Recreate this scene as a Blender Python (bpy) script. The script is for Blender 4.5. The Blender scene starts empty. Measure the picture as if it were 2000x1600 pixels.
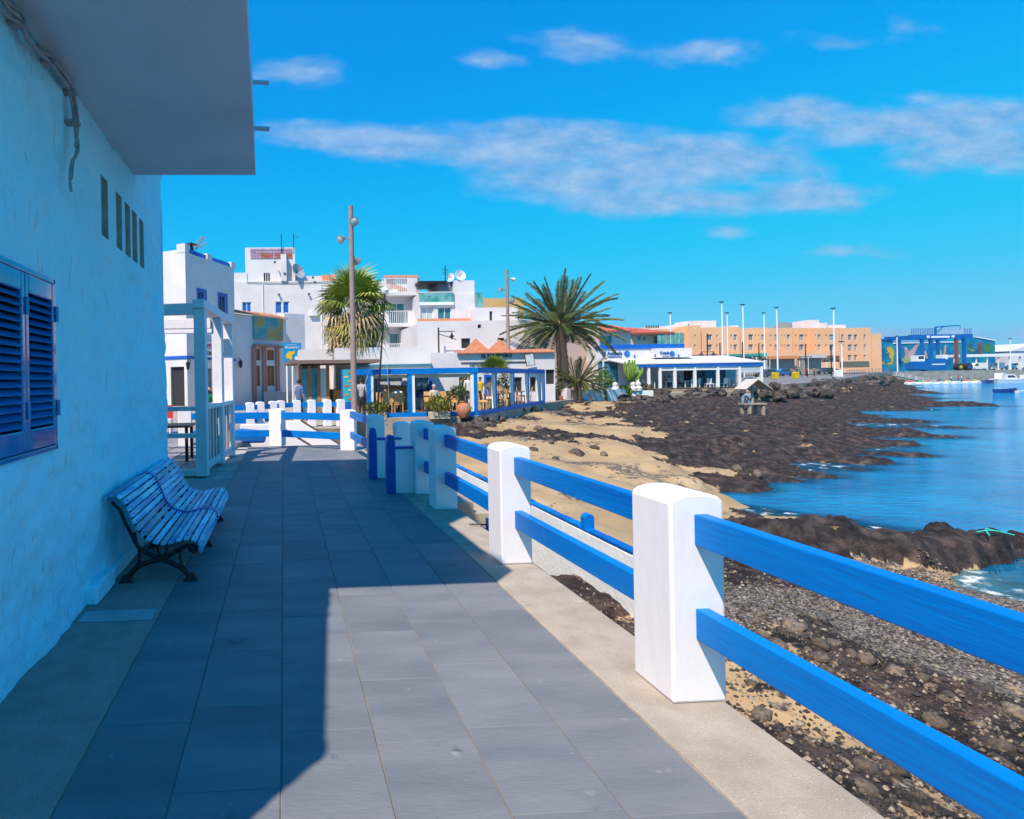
import bpy, math, random
import numpy as np
from mathutils import Vector, Matrix
random.seed(7); rng = np.random.default_rng(7)
S = bpy.context.scene
COL = S.collection
rad = math.radians

# ------------------------------------------------------------------ camera
FPX, PX, PY, RHO, H = 1150., 614., 745., .018, 1.65     # photograph is 2000 x 1600
PSI = math.atan(60 / 1150)
_F = Vector((math.sin(PSI), math.cos(PSI), 0)); _R = Vector((math.cos(PSI), -math.sin(PSI), 0)); _U = Vector((0, 0, 1))
CR = _R * math.cos(RHO) - _U * math.sin(RHO); CU = _U * math.cos(RHO) + _R * math.sin(RHO)
cam = bpy.data.cameras.new('camera'); camo = bpy.data.objects.new('camera', cam); COL.objects.link(camo)
M = Matrix.Identity(4)
for i in range(3):
    M[i][0], M[i][1], M[i][2] = CR[i], CU[i], -_F[i]
M[2][3] = H
camo.matrix_world = M
cam.sensor_width = 36; cam.lens = 36 * FPX / 2000
cam.shift_x = (1000 - PX) / 2000; cam.shift_y = (PY - 800) / 2000
cam.clip_start = .05; cam.clip_end = 20000
S.camera = camo

def ray(u, v): return _F + CR * ((u - PX) / FPX) - CU * ((v - PY) / FPX)
def onz(u, v, z=0.):
    d = ray(u, v); t = (z - H) / d.z; return Vector((d.x * t, d.y * t, z))
def ony(u, v, y):
    d = ray(u, v); t = y / d.y; return Vector((d.x * t, y, H + d.z * t))
def onx(u, v, x):
    d = ray(u, v); t = x / d.x; return Vector((x, d.y * t, H + d.z * t))
def azel(u, v):
    d = ray(u, v); return d.x / d.y, d.z / d.y

# ------------------------------------------------------------------ sky, sun, exposure
LX, LY = .48, .54                                        # sunlight travels (LX, LY, -1)
SUN_EL = math.atan2(1, math.hypot(LX, LY)); SUN_AZ = math.atan2(-LX, -LY)
EXPOSURE = .42
W = bpy.data.worlds.new('World'); S.world = W; W.use_nodes = True
wn, wl = W.node_tree.nodes, W.node_tree.links
wn.clear()
def wnode(t, **k):
    n = wn.new(t)
    for a, b in k.items(): setattr(n, a, b)
    return n
def wmath(op, a, b=None, c=None):
    n = wn.new('ShaderNodeMath'); n.operation = op
    for i, q in enumerate((a, b, c)):
        if q is None: continue
        if isinstance(q, (int, float)): n.inputs[i].default_value = q
        else: wl.new(q, n.inputs[i])
    return n.outputs[0]
sky = wnode('ShaderNodeTexSky', sky_type='NISHITA', sun_disc=False)
sky.sun_elevation = SUN_EL; sky.sun_rotation = SUN_AZ % (2 * math.pi); sky.altitude = 0
sky.air_density = 1.0; sky.dust_density = .0; sky.ozone_density = 4.0
tc = wnode('ShaderNodeTexCoord'); sep = wnode('ShaderNodeSeparateXYZ'); wl.new(tc.outputs['Generated'], sep.inputs[0])
YF = wmath('MAXIMUM', sep.outputs[1], .08); AZ = wmath('DIVIDE', sep.outputs[0], YF); EL = wmath('DIVIDE', sep.outputs[2], YF)
K_EXP = 2 ** EXPOSURE * .11
hs0 = wnode('ShaderNodeMix', data_type='RGBA', blend_type='MULTIPLY'); hs0.inputs['Factor'].default_value = 1; hs0.inputs[7].default_value = (.20 * .150, .74 * .150, 1.12 * .150, 1)
wl.new(sky.outputs[0], hs0.inputs[6])
cu = wnode('ShaderNodeRGBCurve'); wl.new(hs0.outputs[2], cu.inputs['Color'])     # deepens the blue of the whole sky
for ch, pts in ((0, ((0, 0), (.065, .0), (.10, .03), (.144, .095), (.3, .19), (1, .35))), (1, ((0, 0), (.178, .29), (.407, .53), (.76, .61), (1, .64))), (2, ((0, 0), (.25, .45), (.521, .83), (.8, .94), (1, .95)))):
    c = cu.mapping.curves[ch]
    for q in pts[1:-1]: c.points.new(*q)
    c.points[0].location = pts[0]; c.points[-1].location = pts[-1]
cu.mapping.extend = 'HORIZONTAL'; cu.mapping.update()
hs = wnode('ShaderNodeMix', data_type='RGBA', blend_type='MULTIPLY'); hs.inputs['Factor'].default_value = 1; hs.inputs[7].default_value = (1 / K_EXP, 1 / K_EXP, 1 / K_EXP, 1)
wl.new(cu.outputs[0], hs.inputs[6])
cv = wnode('ShaderNodeCombineXYZ'); wl.new(wmath('MULTIPLY', AZ, 4.6), cv.inputs[0]); wl.new(wmath('MULTIPLY', EL, 11.), cv.inputs[1])
nz = wnode('ShaderNodeTexNoise'); nz.inputs['Scale'].default_value = 1.3; nz.inputs['Detail'].default_value = 12; nz.inputs['Roughness'].default_value = .6; nz.inputs['Distortion'].default_value = .1
wl.new(cv.outputs[0], nz.inputs['Vector'])
CL = [(620, 268, 190, 38, .95), (820, 275, 260, 50, 1.), (1080, 290, 320, 70, 1.15), (1300, 320, 330, 85, 1.15), (1180, 345, 330, 62, 1.), (1560, 385, 190, 48, 1.), (1330, 390, 360, 42, .95), (1560, 225, 200, 40, .9), (1750, 250, 260, 62, 1.1), (1900, 290, 260, 70, 1.1), (1960, 230, 220, 50, .9), (1800, 195, 90, 28, .6),
      (1120, 82, 130, 44, .85), (1360, 98, 150, 34, .85), (950, 118, 100, 24, .6), (590, 145, 140, 30, .6), (1610, 80, 90, 20, .4), (1790, 62, 110, 26, .35),
      (1830, 655, 330, 26, 1.), (1560, 640, 240, 12, .7), (1990, 685, 240, 22, 1.), (1640, 492, 140, 18, .5), (1420, 455, 90, 14, .5)]
mask = None
for (u, v, ru, rv, k) in CL:
    a0, e0 = azel(u, v); ra = abs(azel(u + ru, v)[0] - azel(u - ru, v)[0]) / 2; re = abs(azel(u, v + rv)[1] - azel(u, v - rv)[1]) / 2
    da = wmath('DIVIDE', wmath('SUBTRACT', AZ, a0), ra); de = wmath('DIVIDE', wmath('SUBTRACT', EL, e0), re)
    m = wmath('SUBTRACT', 1., wmath('SQRT', wmath('ADD', wmath('MULTIPLY', da, da), wmath('MULTIPLY', de, de))))
    m = wmath('MULTIPLY', wmath('MAXIMUM', m, -1.1), k)
    mask = m if mask is None else wmath('SMOOTH_MAX', mask, m, .25)
nn = wmath('MULTIPLY', wmath('SUBTRACT', nz.outputs['Fac'], .5), 2.0)
mr = wnode('ShaderNodeMapRange', interpolation_type='SMOOTHSTEP'); mr.inputs['From Min'].default_value = .0; mr.inputs['From Max'].default_value = .8
wl.new(wmath('ADD', mask, nn), mr.inputs['Value'])
cv2 = wnode('ShaderNodeCombineXYZ'); wl.new(wmath('MULTIPLY', AZ, 9.), cv2.inputs[0]); wl.new(wmath('ADD', wmath('MULTIPLY', EL, 20.), 3.7), cv2.inputs[1])
nz2 = wnode('ShaderNodeTexNoise'); nz2.inputs['Scale'].default_value = 1.6; nz2.inputs['Detail'].default_value = 12; nz2.inputs['Roughness'].default_value = .62; wl.new(cv2.outputs[0], nz2.inputs['Vector'])
tex = wnode('ShaderNodeMapRange'); tex.inputs['From Min'].default_value = .32; tex.inputs['From Max'].default_value = .68; wl.new(nz2.outputs['Fac'], tex.inputs['Value'])
ccol = wnode('ShaderNodeMix', data_type='RGBA'); wl.new(tex.outputs[0], ccol.inputs['Factor']); ccol.inputs[6].default_value = (.17 / K_EXP, .39 / K_EXP, .74 / K_EXP, 1); ccol.inputs[7].default_value = (.42 / K_EXP, .60 / K_EXP, .86 / K_EXP, 1)
cm = wnode('ShaderNodeMix', data_type='RGBA'); wl.new(wmath('MULTIPLY', mr.outputs[0], wmath('ADD', wmath('MULTIPLY', tex.outputs[0], .22), .66)), cm.inputs['Factor'])
wl.new(hs.outputs[2], cm.inputs[6]); wl.new(ccol.outputs[2], cm.inputs[7])
bg = wnode('ShaderNodeBackground'); bg.inputs['Strength'].default_value = .11; wl.new(cm.outputs[2], bg.inputs['Color'])
wo = wnode('ShaderNodeOutputWorld'); wl.new(bg.outputs[0], wo.inputs[0])
sl = bpy.data.lights.new('sun', 'SUN'); sl.energy = 5.0; sl.angle = rad(.53); sl.color = (1, .87, .72)
so = bpy.data.objects.new('sun', sl); COL.objects.link(so)
so.rotation_euler = Vector((LX, LY, -1)).to_track_quat('-Z', 'Y').to_euler(); so.location = (-20, -20, 40)
S.view_settings.view_transform = 'Standard'; S.view_settings.look = 'None'; S.view_settings.exposure = EXPOSURE; S.view_settings.gamma = 1
S.view_settings.use_curve_mapping = False
S.cycles.max_bounces = 6; S.cycles.transparent_max_bounces = 12; S.cycles.caustics_reflective = False; S.cycles.caustics_refractive = False

# ------------------------------------------------------------------ materials
MATS = {}
def mat(name, col, rough=.7, col2=None, nscale=3., nlo=.35, nhi=.65, bump=0., bscale=40., metal=0., spec=.35, rnd=0., stretch=None, speck=None, alpha=1., trans=0., emit=None, nn_detail=6., bump2=None, coat=0.):
    """procedural principled material: colour noise, bump, optional speckle (colour, scale, threshold), random value per object"""
    if name in MATS: return MATS[name]
    m = bpy.data.materials.new(name); m.use_nodes = True; MATS[name] = m
    n, l = m.node_tree.nodes, m.node_tree.links
    b = n['Principled BSDF']
    b.inputs['Roughness'].default_value = rough; b.inputs['Metallic'].default_value = metal; b.inputs['Specular IOR Level'].default_value = spec
    b.inputs['Alpha'].default_value = alpha; b.inputs['Transmission Weight'].default_value = trans; b.inputs['Coat Weight'].default_value = coat
    c = (*col, 1); b.inputs['Base Color'].default_value = c
    if emit: b.inputs['Emission Color'].default_value = (*emit[0], 1); b.inputs['Emission Strength'].default_value = emit[1]
    t = n.new('ShaderNodeTexCoord'); vec = t.outputs['Object']
    oi = n.new('ShaderNodeObjectInfo')
    ad = n.new('ShaderNodeVectorMath'); ad.operation = 'MULTIPLY_ADD'; l.new(oi.outputs['Random'], ad.inputs[0]); ad.inputs[1].default_value = (31, 17, 23); l.new(vec, ad.inputs[2]); vec = ad.outputs[0]
    if stretch:
        mp = n.new('ShaderNodeVectorMath'); mp.operation = 'MULTIPLY'; l.new(vec, mp.inputs[0]); mp.inputs[1].default_value = stretch; svec = mp.outputs[0]
    else: svec = vec
    out = None
    if col2:
        nt = n.new('ShaderNodeTexNoise'); nt.inputs['Scale'].default_value = nscale; nt.inputs['Detail'].default_value = nn_detail; l.new(svec, nt.inputs['Vector'])
        rp = n.new('ShaderNodeMapRange'); rp.inputs['From Min'].default_value = nlo; rp.inputs['From Max'].default_value = nhi; l.new(nt.outputs['Fac'], rp.inputs['Value'])
        mx = n.new('ShaderNodeMix'); mx.data_type = 'RGBA'; l.new(rp.outputs[0], mx.inputs['Factor']); mx.inputs[6].default_value = c; mx.inputs[7].default_value = (*col2, 1)
        out = mx.outputs[2]
    if speck:
        for (sc, scl, th) in (speck if isinstance(speck, list) else [speck]):
            nt = n.new('ShaderNodeTexNoise'); nt.inputs['Scale'].default_value = scl; nt.inputs['Detail'].default_value = 3; l.new(vec, nt.inputs['Vector'])
            rp = n.new('ShaderNodeMapRange'); rp.inputs['From Min'].default_value = th; rp.inputs['From Max'].default_value = th + .06; l.new(nt.outputs['Fac'], rp.inputs['Value'])
            mx = n.new('ShaderNodeMix'); mx.data_type = 'RGBA'; l.new(rp.outputs[0], mx.inputs['Factor'])
            if out: l.new(out, mx.inputs[6])
            else: mx.inputs[6].default_value = c
            mx.inputs[7].default_value = (*sc, 1); out = mx.outputs[2]
    if rnd:
        h = n.new('ShaderNodeHueSaturation')
        if out: l.new(out, h.inputs['Color'])
        else: h.inputs['Color'].default_value = c
        rp = n.new('ShaderNodeMapRange'); rp.inputs['To Min'].default_value = 1 - rnd; rp.inputs['To Max'].default_value = 1 + rnd; l.new(oi.outputs['Random'], rp.inputs['Value']); l.new(rp.outputs[0], h.inputs['Value'])
        out = h.outputs[0]
    if out: l.new(out, b.inputs['Base Color'])
    if bump:
        nt = n.new('ShaderNodeTexNoise'); nt.inputs['Scale'].default_value = bscale; nt.inputs['Detail'].default_value = 5; l.new(svec, nt.inputs['Vector'])
        bp = n.new('ShaderNodeBump'); bp.inputs['Strength'].default_value = bump; bp.inputs['Distance'].default_value = .02; l.new(nt.outputs['Fac'], bp.inputs['Height'])
        l.new(bp.outputs[0], b.inputs['Normal'])
    return m

# ------------------------------------------------------------------ mesh helpers
class MB:
    """collects shapes, then links them as one mesh object"""
    def __init__(s): s.v = []; s.f = []; s.mi = []; s.m = 0
    def add(s, vs, fs, m=None):
        o = len(s.v); s.v += [tuple(q) for q in vs]; s.f += [tuple(i + o for i in q) for q in fs]; s.mi += [s.m if m is None else m] * len(fs); return s
    def box(s, x0, x1, y0, y1, z0, z1, m=None):
        v = [(x, y, z) for z in (z0, z1) for y in (y0, y1) for x in (x0, x1)]
        return s.add(v, [(0, 2, 3, 1), (4, 5, 7, 6), (0, 1, 5, 4), (2, 6, 7, 3), (0, 4, 6, 2), (1, 3, 7, 5)], m)
    def quad(s, a, b, c, d, m=None): return s.add([a, b, c, d], [(0, 1, 2, 3)], m)
    def bar(s, p, q, w, h, up=(0, 0, 1), m=None):
        p, q = Vector(p), Vector(q); d = (q - p).normalized(); r = d.cross(Vector(up)).normalized(); u = r.cross(d)
        v = [a + r * (i * w / 2) + u * (j * h / 2) for a in (p, q) for j in (-1, 1) for i in (-1, 1)]
        return s.add(v, [(0, 1, 3, 2), (4, 6, 7, 5), (0, 4, 5, 1), (2, 3, 7, 6), (0, 2, 6, 4), (1, 5, 7, 3)], m)
    def tube(s, pts, r, n=8, m=None, caps=True):
        pts = [Vector(p) for p in pts]; k = len(pts); rs = r if isinstance(r, (list, tuple)) else [r] * k
        vs, fs = [], []; ref = None
        for i, p in enumerate(pts):
            d = (pts[min(i + 1, k - 1)] - pts[max(i - 1, 0)]).normalized()
            if ref is None: ref = Vector((0, 0, 1)) if abs(d.z) < .9 else Vector((1, 0, 0))
            a = d.cross(ref).normalized(); b = d.cross(a); ref = -b if False else ref
            for j in range(n):
                t = 2 * math.pi * j / n; vs.append(p + (a * math.cos(t) + b * math.sin(t)) * rs[i])
        for i in range(k - 1):
            for j in range(n):
                fs.append((i * n + j, i * n + (j + 1) % n, (i + 1) * n + (j + 1) % n, (i + 1) * n + j))
        if caps: fs.append(tuple(range(n - 1, -1, -1))); fs.append(tuple((k - 1) * n + j for j in range(n)))
        return s.add(vs, fs, m)
    def lathe(s, prof, c=(0, 0, 0), n=16, m=None):
        vs = [(c[0] + r * math.cos(2 * math.pi * j / n), c[1] + r * math.sin(2 * math.pi * j / n), c[2] + z) for r, z in prof for j in range(n)]
        fs = [(i * n + j, i * n + (j + 1) % n, (i + 1) * n + (j + 1) % n, (i + 1) * n + j) for i in range(len(prof) - 1) for j in range(n)]
        if prof[0][0] > 1e-4: fs.append(tuple(range(n - 1, -1, -1)))
        if prof[-1][0] > 1e-4: fs.append(tuple((len(prof) - 1) * n + j for j in range(n)))
        return s.add(vs, fs, m)
    def prism(s, pts, a, b, axis='y', m=None):
        """polygon in the two other axes, extruded along axis from a to b"""
        def P(p, t): return {'y': (p[0], t, p[1]), 'x': (t, p[0], p[1]), 'z': (p[0], p[1], t)}[axis]
        n = len(pts); v = [P(p, a) for p in pts] + [P(p, b) for p in pts]
        f = [tuple(range(n)), tuple(range(2 * n - 1, n - 1, -1))] + [(i + n, (i + 1) % n + n, (i + 1) % n, i) for i in range(n)]
        return s.add(v, f, m)
    def build(s, name, mats, parent=None, smooth=False, bevel=0., segs=2, loc=None, rotz=None, angle=40):
        me = bpy.data.meshes.new(name); me.from_pydata(s.v, [], s.f)
        ms = mats if isinstance(mats, (list, tuple)) else [mats]
        for q in ms: me.materials.append(q)
        if any(s.mi): me.polygons.foreach_set('material_index', s.mi)
        import bmesh as _b
        bm = _b.new(); bm.from_mesh(me); _b.ops.recalc_face_normals(bm, faces=bm.faces); bm.to_mesh(me); bm.free()
        if smooth:
            me.polygons.foreach_set('use_smooth', [True] * len(me.polygons))
            me.set_sharp_from_angle(angle=rad(angle))
        o = bpy.data.objects.new(name, me); COL.objects.link(o)
        if parent: o.parent = parent
        if loc is not None: o.location = loc
        if rotz is not None: o.rotation_euler.z = rotz
        if bevel:
            b = o.modifiers.new('bevel', 'BEVEL'); b.width = bevel; b.segments = segs; b.limit_method = 'ANGLE'; b.angle_limit = rad(35)
        return o
def tag(o, label=None, cat=None, group=None, kind=None):
    if label: o['label'] = label
    if cat: o['category'] = cat
    if group: o['group'] = group
    if kind: o['kind'] = kind
    return o
def thing(name, label, cat, loc=(0, 0, 0), rotz=0., group=None):
    o = bpy.data.objects.new(name, None); o.empty_display_size = .2; COL.objects.link(o); o.location = loc; o.rotation_euler.z = rotz
    return tag(o, label, cat, group)
def struct(o): o['kind'] = 'structure'; return o
def setting(name, loc=(0, 0, 0)):
    o = bpy.data.objects.new(name, None); COL.objects.link(o); o.location = loc; o['kind'] = 'structure'; return o
def place(me_obj, name, parent, loc, rot=(0, 0, 0), scale=(1, 1, 1)):
    o = bpy.data.objects.new(name, me_obj.data if hasattr(me_obj, 'data') else me_obj); COL.objects.link(o); o.parent = parent
    o.location = loc; o.rotation_euler = rot; o.scale = scale; return o
def copy_tree(o, parent=None):
    c = o.copy(); COL.objects.link(c); c.parent = parent
    for ch in o.children: copy_tree(ch, c)
    return c
# value noise
def _hash(ix, iy, iz, seed):
    h = (ix.astype(np.int64) * 374761393 + iy.astype(np.int64) * 668265263 + iz.astype(np.int64) * 2147483647 + seed * 974711) & 0x7fffffff
    h = ((h ^ (h >> 13)) * 1274126177) & 0x7fffffff
    return ((h ^ (h >> 16)) & 0xffff) / 65535.
def vnoise(x, y, z=None, seed=0):
    x = np.asarray(x, float); y = np.asarray(y, float); z = np.zeros_like(x) if z is None else np.asarray(z, float)
    ix, iy, iz = np.floor(x), np.floor(y), np.floor(z); fx, fy, fz = x - ix, y - iy, z - iz
    fx, fy, fz = [q * q * (3 - 2 * q) for q in (fx, fy, fz)]
    r = 0
    for a in (0, 1):
        for b in (0, 1):
            for c in ((0, 1) if z.any() else (0,)):
                w = (fx if a else 1 - fx) * (fy if b else 1 - fy) * ((fz if c else 1 - fz) if z.any() else 1)
                r = r + w * _hash(ix + a, iy + b, iz + c, seed)
    return r - .5
def fbm(x, y, z=None, o=4, seed=0, g=.5):
    r = 0; a = 1.; k = 1.
    for i in range(o):
        r = r + a * vnoise(np.asarray(x) * k, np.asarray(y) * k, None if z is None else np.asarray(z) * k, seed + i); a *= g; k *= 2.03
    return r
def rock_mesh(name, seed, sub=2, rough=.35, flat=.7):
    import bmesh
    bm = bmesh.new(); bmesh.ops.create_icosphere(bm, subdivisions=sub, radius=1)
    P = np.array([v.co for v in bm.verts]); r = 1 + rough * fbm(P[:, 0] * 1.3 + seed * 3.1, P[:, 1] * 1.3 + 7, P[:, 2] * 1.3 + 5, 3, seed)*1.6
    for v, q, s in zip(bm.verts, P, r): v.co = Vector((q[0] * s, q[1] * s * .8, q[2] * s * flat))
    me = bpy.data.meshes.new(name); bm.to_mesh(me); bm.free(); return me

# common materials
WHITE = mat('white_paint', (.80, .80, .78), .75, (.70, .70, .69), 2.5, bump=.25, bscale=25)
WHITE_F = mat('white_facade', (.70, .66, .68), .8, (.61, .575, .60), .6, bump=.1, bscale=8)
BLUE = mat('blue_paint', (.0, .135, .50), .45, (.0, .19, .58), 1.6, .3, .7, bump=.25, bscale=14, stretch=(3, .35, 3), spec=.18, speck=[((.10, .36, .55), 9, .74), ((.35, .42, .42), 34, .79)])
NAVY = mat('dark_blue_paint', (.0, .085, .36), .4, (.0, .11, .42), 4, bump=.1, spec=.2)
IRON = mat('black_iron', (.012, .011, .012), .5, (.05, .02, .012), 14, .55, .75, bump=.3, bscale=60, spec=.4)
WOOD = mat('warm_wood', (.30, .13, .045), .6, (.42, .2, .08), 6, bump=.2, stretch=(6, 6, .6))
GLASS = mat('window_glass', (.05, .08, .10), .06, (.12, .16, .18), 1.3, spec=.8)
DARK = mat('dark_interior', (.03, .03, .035), .8)
TILE_R = mat('roof_tile', (.40, .14, .07), .8, (.50, .21, .11), 4, bump=.2)

# ------------------------------------------------------------------ promenade
XT = [-.92, -.48, -.04, .395, .83, 1.265, 1.69]          # joints between the rows of slabs
SLAB = mat('slate_slab', (.125, .137, .155), .6, (.205, .212, .222), 1.7, .28, .74, bump=.22, bscale=26, rnd=.08, stretch=(.7, 2.4, 1), spec=.3, speck=[((.34, .29, .22), 120, .715), ((.10, .11, .128), 4.2, .70), ((.27, .27, .27), 5.5, .70)])
GROUT = mat('sand_grout', (.30, .25, .19), .95, (.20, .18, .16), 6)
GRAN = mat('granite_kerb', (.33, .275, .225), .85, (.42, .355, .29), 5, bump=.4, bscale=120, speck=[((.20, .17, .15), 170, .62), ((.62, .56, .48), 140, .66)], nn_detail=3)
CONC = mat('grey_concrete_edge', (.36, .235, .21), .9, (.42, .29, .26), 6, bump=.4, bscale=110, speck=[((.07, .07, .07), 150, .62), ((.36, .34, .31), 160, .68)], nn_detail=3)
RETAIN = mat('retaining_wall', (.45, .42, .38), .9, (.3, .27, .24), 3, bump=.4, bscale=14)
PROM = setting('promenade')
m = MB(); m.box(-6, 2.16, -4, 15.4, -2.6, -.034); m.build('retaining_wall', RETAIN, PROM)
m = MB(); m.box(XT[0] - .01, XT[-1] + .01, -4, 15.2, -.033, -.007); m.build('grout_bed', GROUT, PROM)
slab_me = {}
k = 0
for c in range(6):
    y = -1.2 + (.31 if c % 2 else 0) + (c * .13) % .3
    w = XT[c + 1] - XT[c]
    while y < 15.1:
        L = random.choice((.56, .62, .62, .68, .74)); L = min(L, 15.2 - y)
        if L < .15: break
        key = (c, round(L, 2))
        if key not in slab_me:
            g = .0028; mm = MB(); b = .003
            x0, x1, y0, y1 = g, w - g, .0005, L - .0005
            mm.add([(x0, y0, -.03), (x1, y0, -.03), (x1, y1, -.03), (x0, y1, -.03), (x0, y0, -b), (x1, y0, -b), (x1, y1, -b), (x0, y1, -b), (x0 + b, y0 + b, 0), (x1 - b, y0 + b, 0), (x1 - b, y1 - b, 0), (x0 + b, y1 - b, 0)],
                   [(0, 1, 5, 4), (1, 2, 6, 5), (2, 3, 7, 6), (3, 0, 4, 7), (4, 5, 9, 8), (5, 6, 10, 9), (6, 7, 11, 10), (7, 4, 8, 11), (8, 9, 10, 11)])
            o = mm.build('paving_slab', SLAB, PROM); slab_me[key] = o.data; o.location = (XT[c], y, 0)
        else: place(slab_me[key], 'paving_slab', PROM, (XT[c], y, random.uniform(-.0012, .0012)))
        y += L
y = -3.
while y < 15.2:                                          # kerb stones and edge strips
    L = 2.4; yy = min(y + L, 15.3)
    MB().box(XT[-1] + .006, 2.19, y + .002, yy - .002, -.3, .004).build('kerb_stone', GRAN, PROM, bevel=.012)
    if y < 10.2: MB().box(-1.62, XT[0] - .006, y + .002, min(yy, 10.2) - .002, -.1, .003).build('edge_strip', CONC, PROM, bevel=.006)
    y += L
p = onz(174, 1214); q = onz(302, 1187)
MB().box(-1.46, XT[0] - .03, p.y - .03, q.y - .05, .004, .012).build('access_cover', mat('pale_metal', (.42, .43, .44), .5, (.33, .34, .35), 8), PROM, bevel=.004)

# ------------------------------------------------------------------ near building (left)
WX = -1.5; WEND = 7.55; SOF = 3.78
PLAST = mat('blue_white_plaster', (.40, .80, .93), .8)
def _plaster():
    n, l = PLAST.node_tree.nodes, PLAST.node_tree.links; b = n['Principled BSDF']; t = n.new('ShaderNodeTexCoord')
    def nz(sc, st, det=5, ro=.55):
        mp = n.new('ShaderNodeMapping'); mp.inputs['Scale'].default_value = st; l.new(t.outputs['Object'], mp.inputs['Vector']); q = n.new('ShaderNodeTexNoise'); q.inputs['Scale'].default_value = sc; q.inputs['Detail'].default_value = det; q.inputs['Roughness'].default_value = ro; l.new(mp.outputs[0], q.inputs['Vector']); return q.outputs['Fac']
    def st(v, lo, hi):
        q = n.new('ShaderNodeMapRange'); q.interpolation_type = 'SMOOTHSTEP'; q.inputs['From Min'].default_value = lo; q.inputs['From Max'].default_value = hi; l.new(v, q.inputs['Value']); return q.outputs[0]
    def mx(f, a, c):
        q = n.new('ShaderNodeMix'); q.data_type = 'RGBA'; l.new(f, q.inputs['Factor'])
        if isinstance(a, tuple): q.inputs[6].default_value = (*a, 1)
        else: l.new(a, q.inputs[6])
        q.inputs[7].default_value = (*c, 1); return q.outputs[2]
    c = mx(st(nz(.8, (1, 1, 1)), .3, .7), (.38, .84, .97), (.48, .88, .97))
    c = mx(st(nz(1., (1, 26, 3.2), 3), .61, .69), c, (.80, .93, .96))      # pale drips of whitewash
    c = mx(st(nz(2.2, (1, 1, 1.3), 6, .65), .66, .74), c, (.62, .80, .86))
    c = mx(st(nz(30, (1, 1, 1), 2), .74, .80), c, (.26, .38, .44))
    l.new(c, b.inputs['Base Color'])
    bk = n.new('ShaderNodeTexVoronoi'); bk.feature = 'SMOOTH_F1'; mp = n.new('ShaderNodeMapping'); mp.inputs['Scale'].default_value = (1, 3.2, 6.5); l.new(t.outputs['Object'], mp.inputs['Vector']); l.new(mp.outputs[0], bk.inputs['Vector']); bk.inputs['Scale'].default_value = 1.
    def m2(op, a, c):
        q = n.new('ShaderNodeMath'); q.operation = op
        for i, k in enumerate((a, c)):
            if isinstance(k, float): q.inputs[i].default_value = k
            else: l.new(k, q.inputs[i])
        return q.outputs[0]
    h = m2('ADD', m2('ADD', m2('MULTIPLY', bk.outputs['Distance'], -.7), m2('MULTIPLY', nz(9, (1, 1, .7), 6, .6), .9)), m2('MULTIPLY', st(nz(1., (1, 26, 3.2), 3), .62, .74), .35))
    bp = n.new('ShaderNodeBump'); bp.inputs['Strength'].default_value = 1.; bp.inputs['Distance'].default_value = .045; l.new(h, bp.inputs['Height']); l.new(bp.outputs[0], b.inputs['Normal'])
_plaster()
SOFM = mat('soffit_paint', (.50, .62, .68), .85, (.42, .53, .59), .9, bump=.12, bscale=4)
NB = thing('seaside_house', 'pale blue plastered house with an overhanging balcony and dark blue louvred shutters', 'house', (WX, 2.5, 0))
ox, oy = WX, 2.5
def nb(mb, name, mt, parent=NB, **k):
    mb.v = [(a - ox, b - oy, c) for a, b, c in mb.v]; return mb.build(name, mt, parent, **k)
slots = []
for a, b in (((196, 335), (212, 470)), ((227, 376), (238, 492)), ((245, 400), (254, 505)), ((259, 415), (267, 513)), ((272, 425), (281, 523))):
    P1, P2 = onx(*a, WX), onx(*b, WX); yc = (P1.y + P2.y) / 2; slots.append((yc - .095, yc + .095, 2.91, 3.42))
win = (2.50, 3.93, 1.24, 2.345)
holes = slots + [win]
def snap(lo, hi, st, marks):
    g = list(np.arange(lo, hi, st)) + [hi]
    return np.array(sorted(set([round(float(q), 4) for q in g if all(abs(q - k) > st * .45 for k in marks)] + [round(k, 4) for k in marks if lo <= k <= hi] + [lo, hi])))
gy = snap(.73, WEND, .03, [q for h_ in holes for q in h_[:2]]); gz = snap(-.05, 4.7, .03, [q for h_ in holes for q in h_[2:]])
YY, ZZ = np.meshgrid(gy, gz)
fade = np.ones_like(YY)
for a, b, c, d in holes:
    dx = np.maximum(np.maximum(a - YY, YY - b), 0); dz = np.maximum(np.maximum(c - ZZ, ZZ - d), 0); fade = np.minimum(fade, np.clip(np.hypot(dx, dz) / .12, 0, 1))
D = .05 * fbm(YY * .9, ZZ * .8, None, 3, 3) + .03 * fbm(YY * 3.6, ZZ * 4.2, None, 4, 11, .6)
drip = np.clip(vnoise(YY * 9, ZZ * 1.6, None, 21) - .2, 0, 1) * .05
D = (D + drip) * fade + np.clip(.35 - ZZ, 0, 1) * .05 - np.clip(WEND - .05 - YY, -1, 0) * 0
idx = lambda i, j: i * len(gy) + j
fs = []
for i in range(len(gz) - 1):
    zc = (gz[i] + gz[i + 1]) / 2
    for j in range(len(gy) - 1):
        yc = (gy[j] + gy[j + 1]) / 2
        if any(a < yc < b and c < zc < d for a, b, c, d in holes) or zc > 3.45 + (yc - .73) * .17 or (zc > SOF + .02 and yc < 6.0): continue
        fs.append((idx(i, j), idx(i, j + 1), idx(i + 1, j + 1), idx(i + 1, j)))
m = MB(); m.add(np.stack([WX + D, YY, ZZ], -1).reshape(-1, 3).tolist(), fs)
nb(m, 'wall', PLAST, smooth=True, angle=60)
m = MB(); m.prism([(.73, -.05), (WEND, -.05), (WEND, SOF + .04), (2.7, SOF + .04), (.73, 3.45)], -8, WX - .14, 'x')   # the volume behind the front wall
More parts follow.
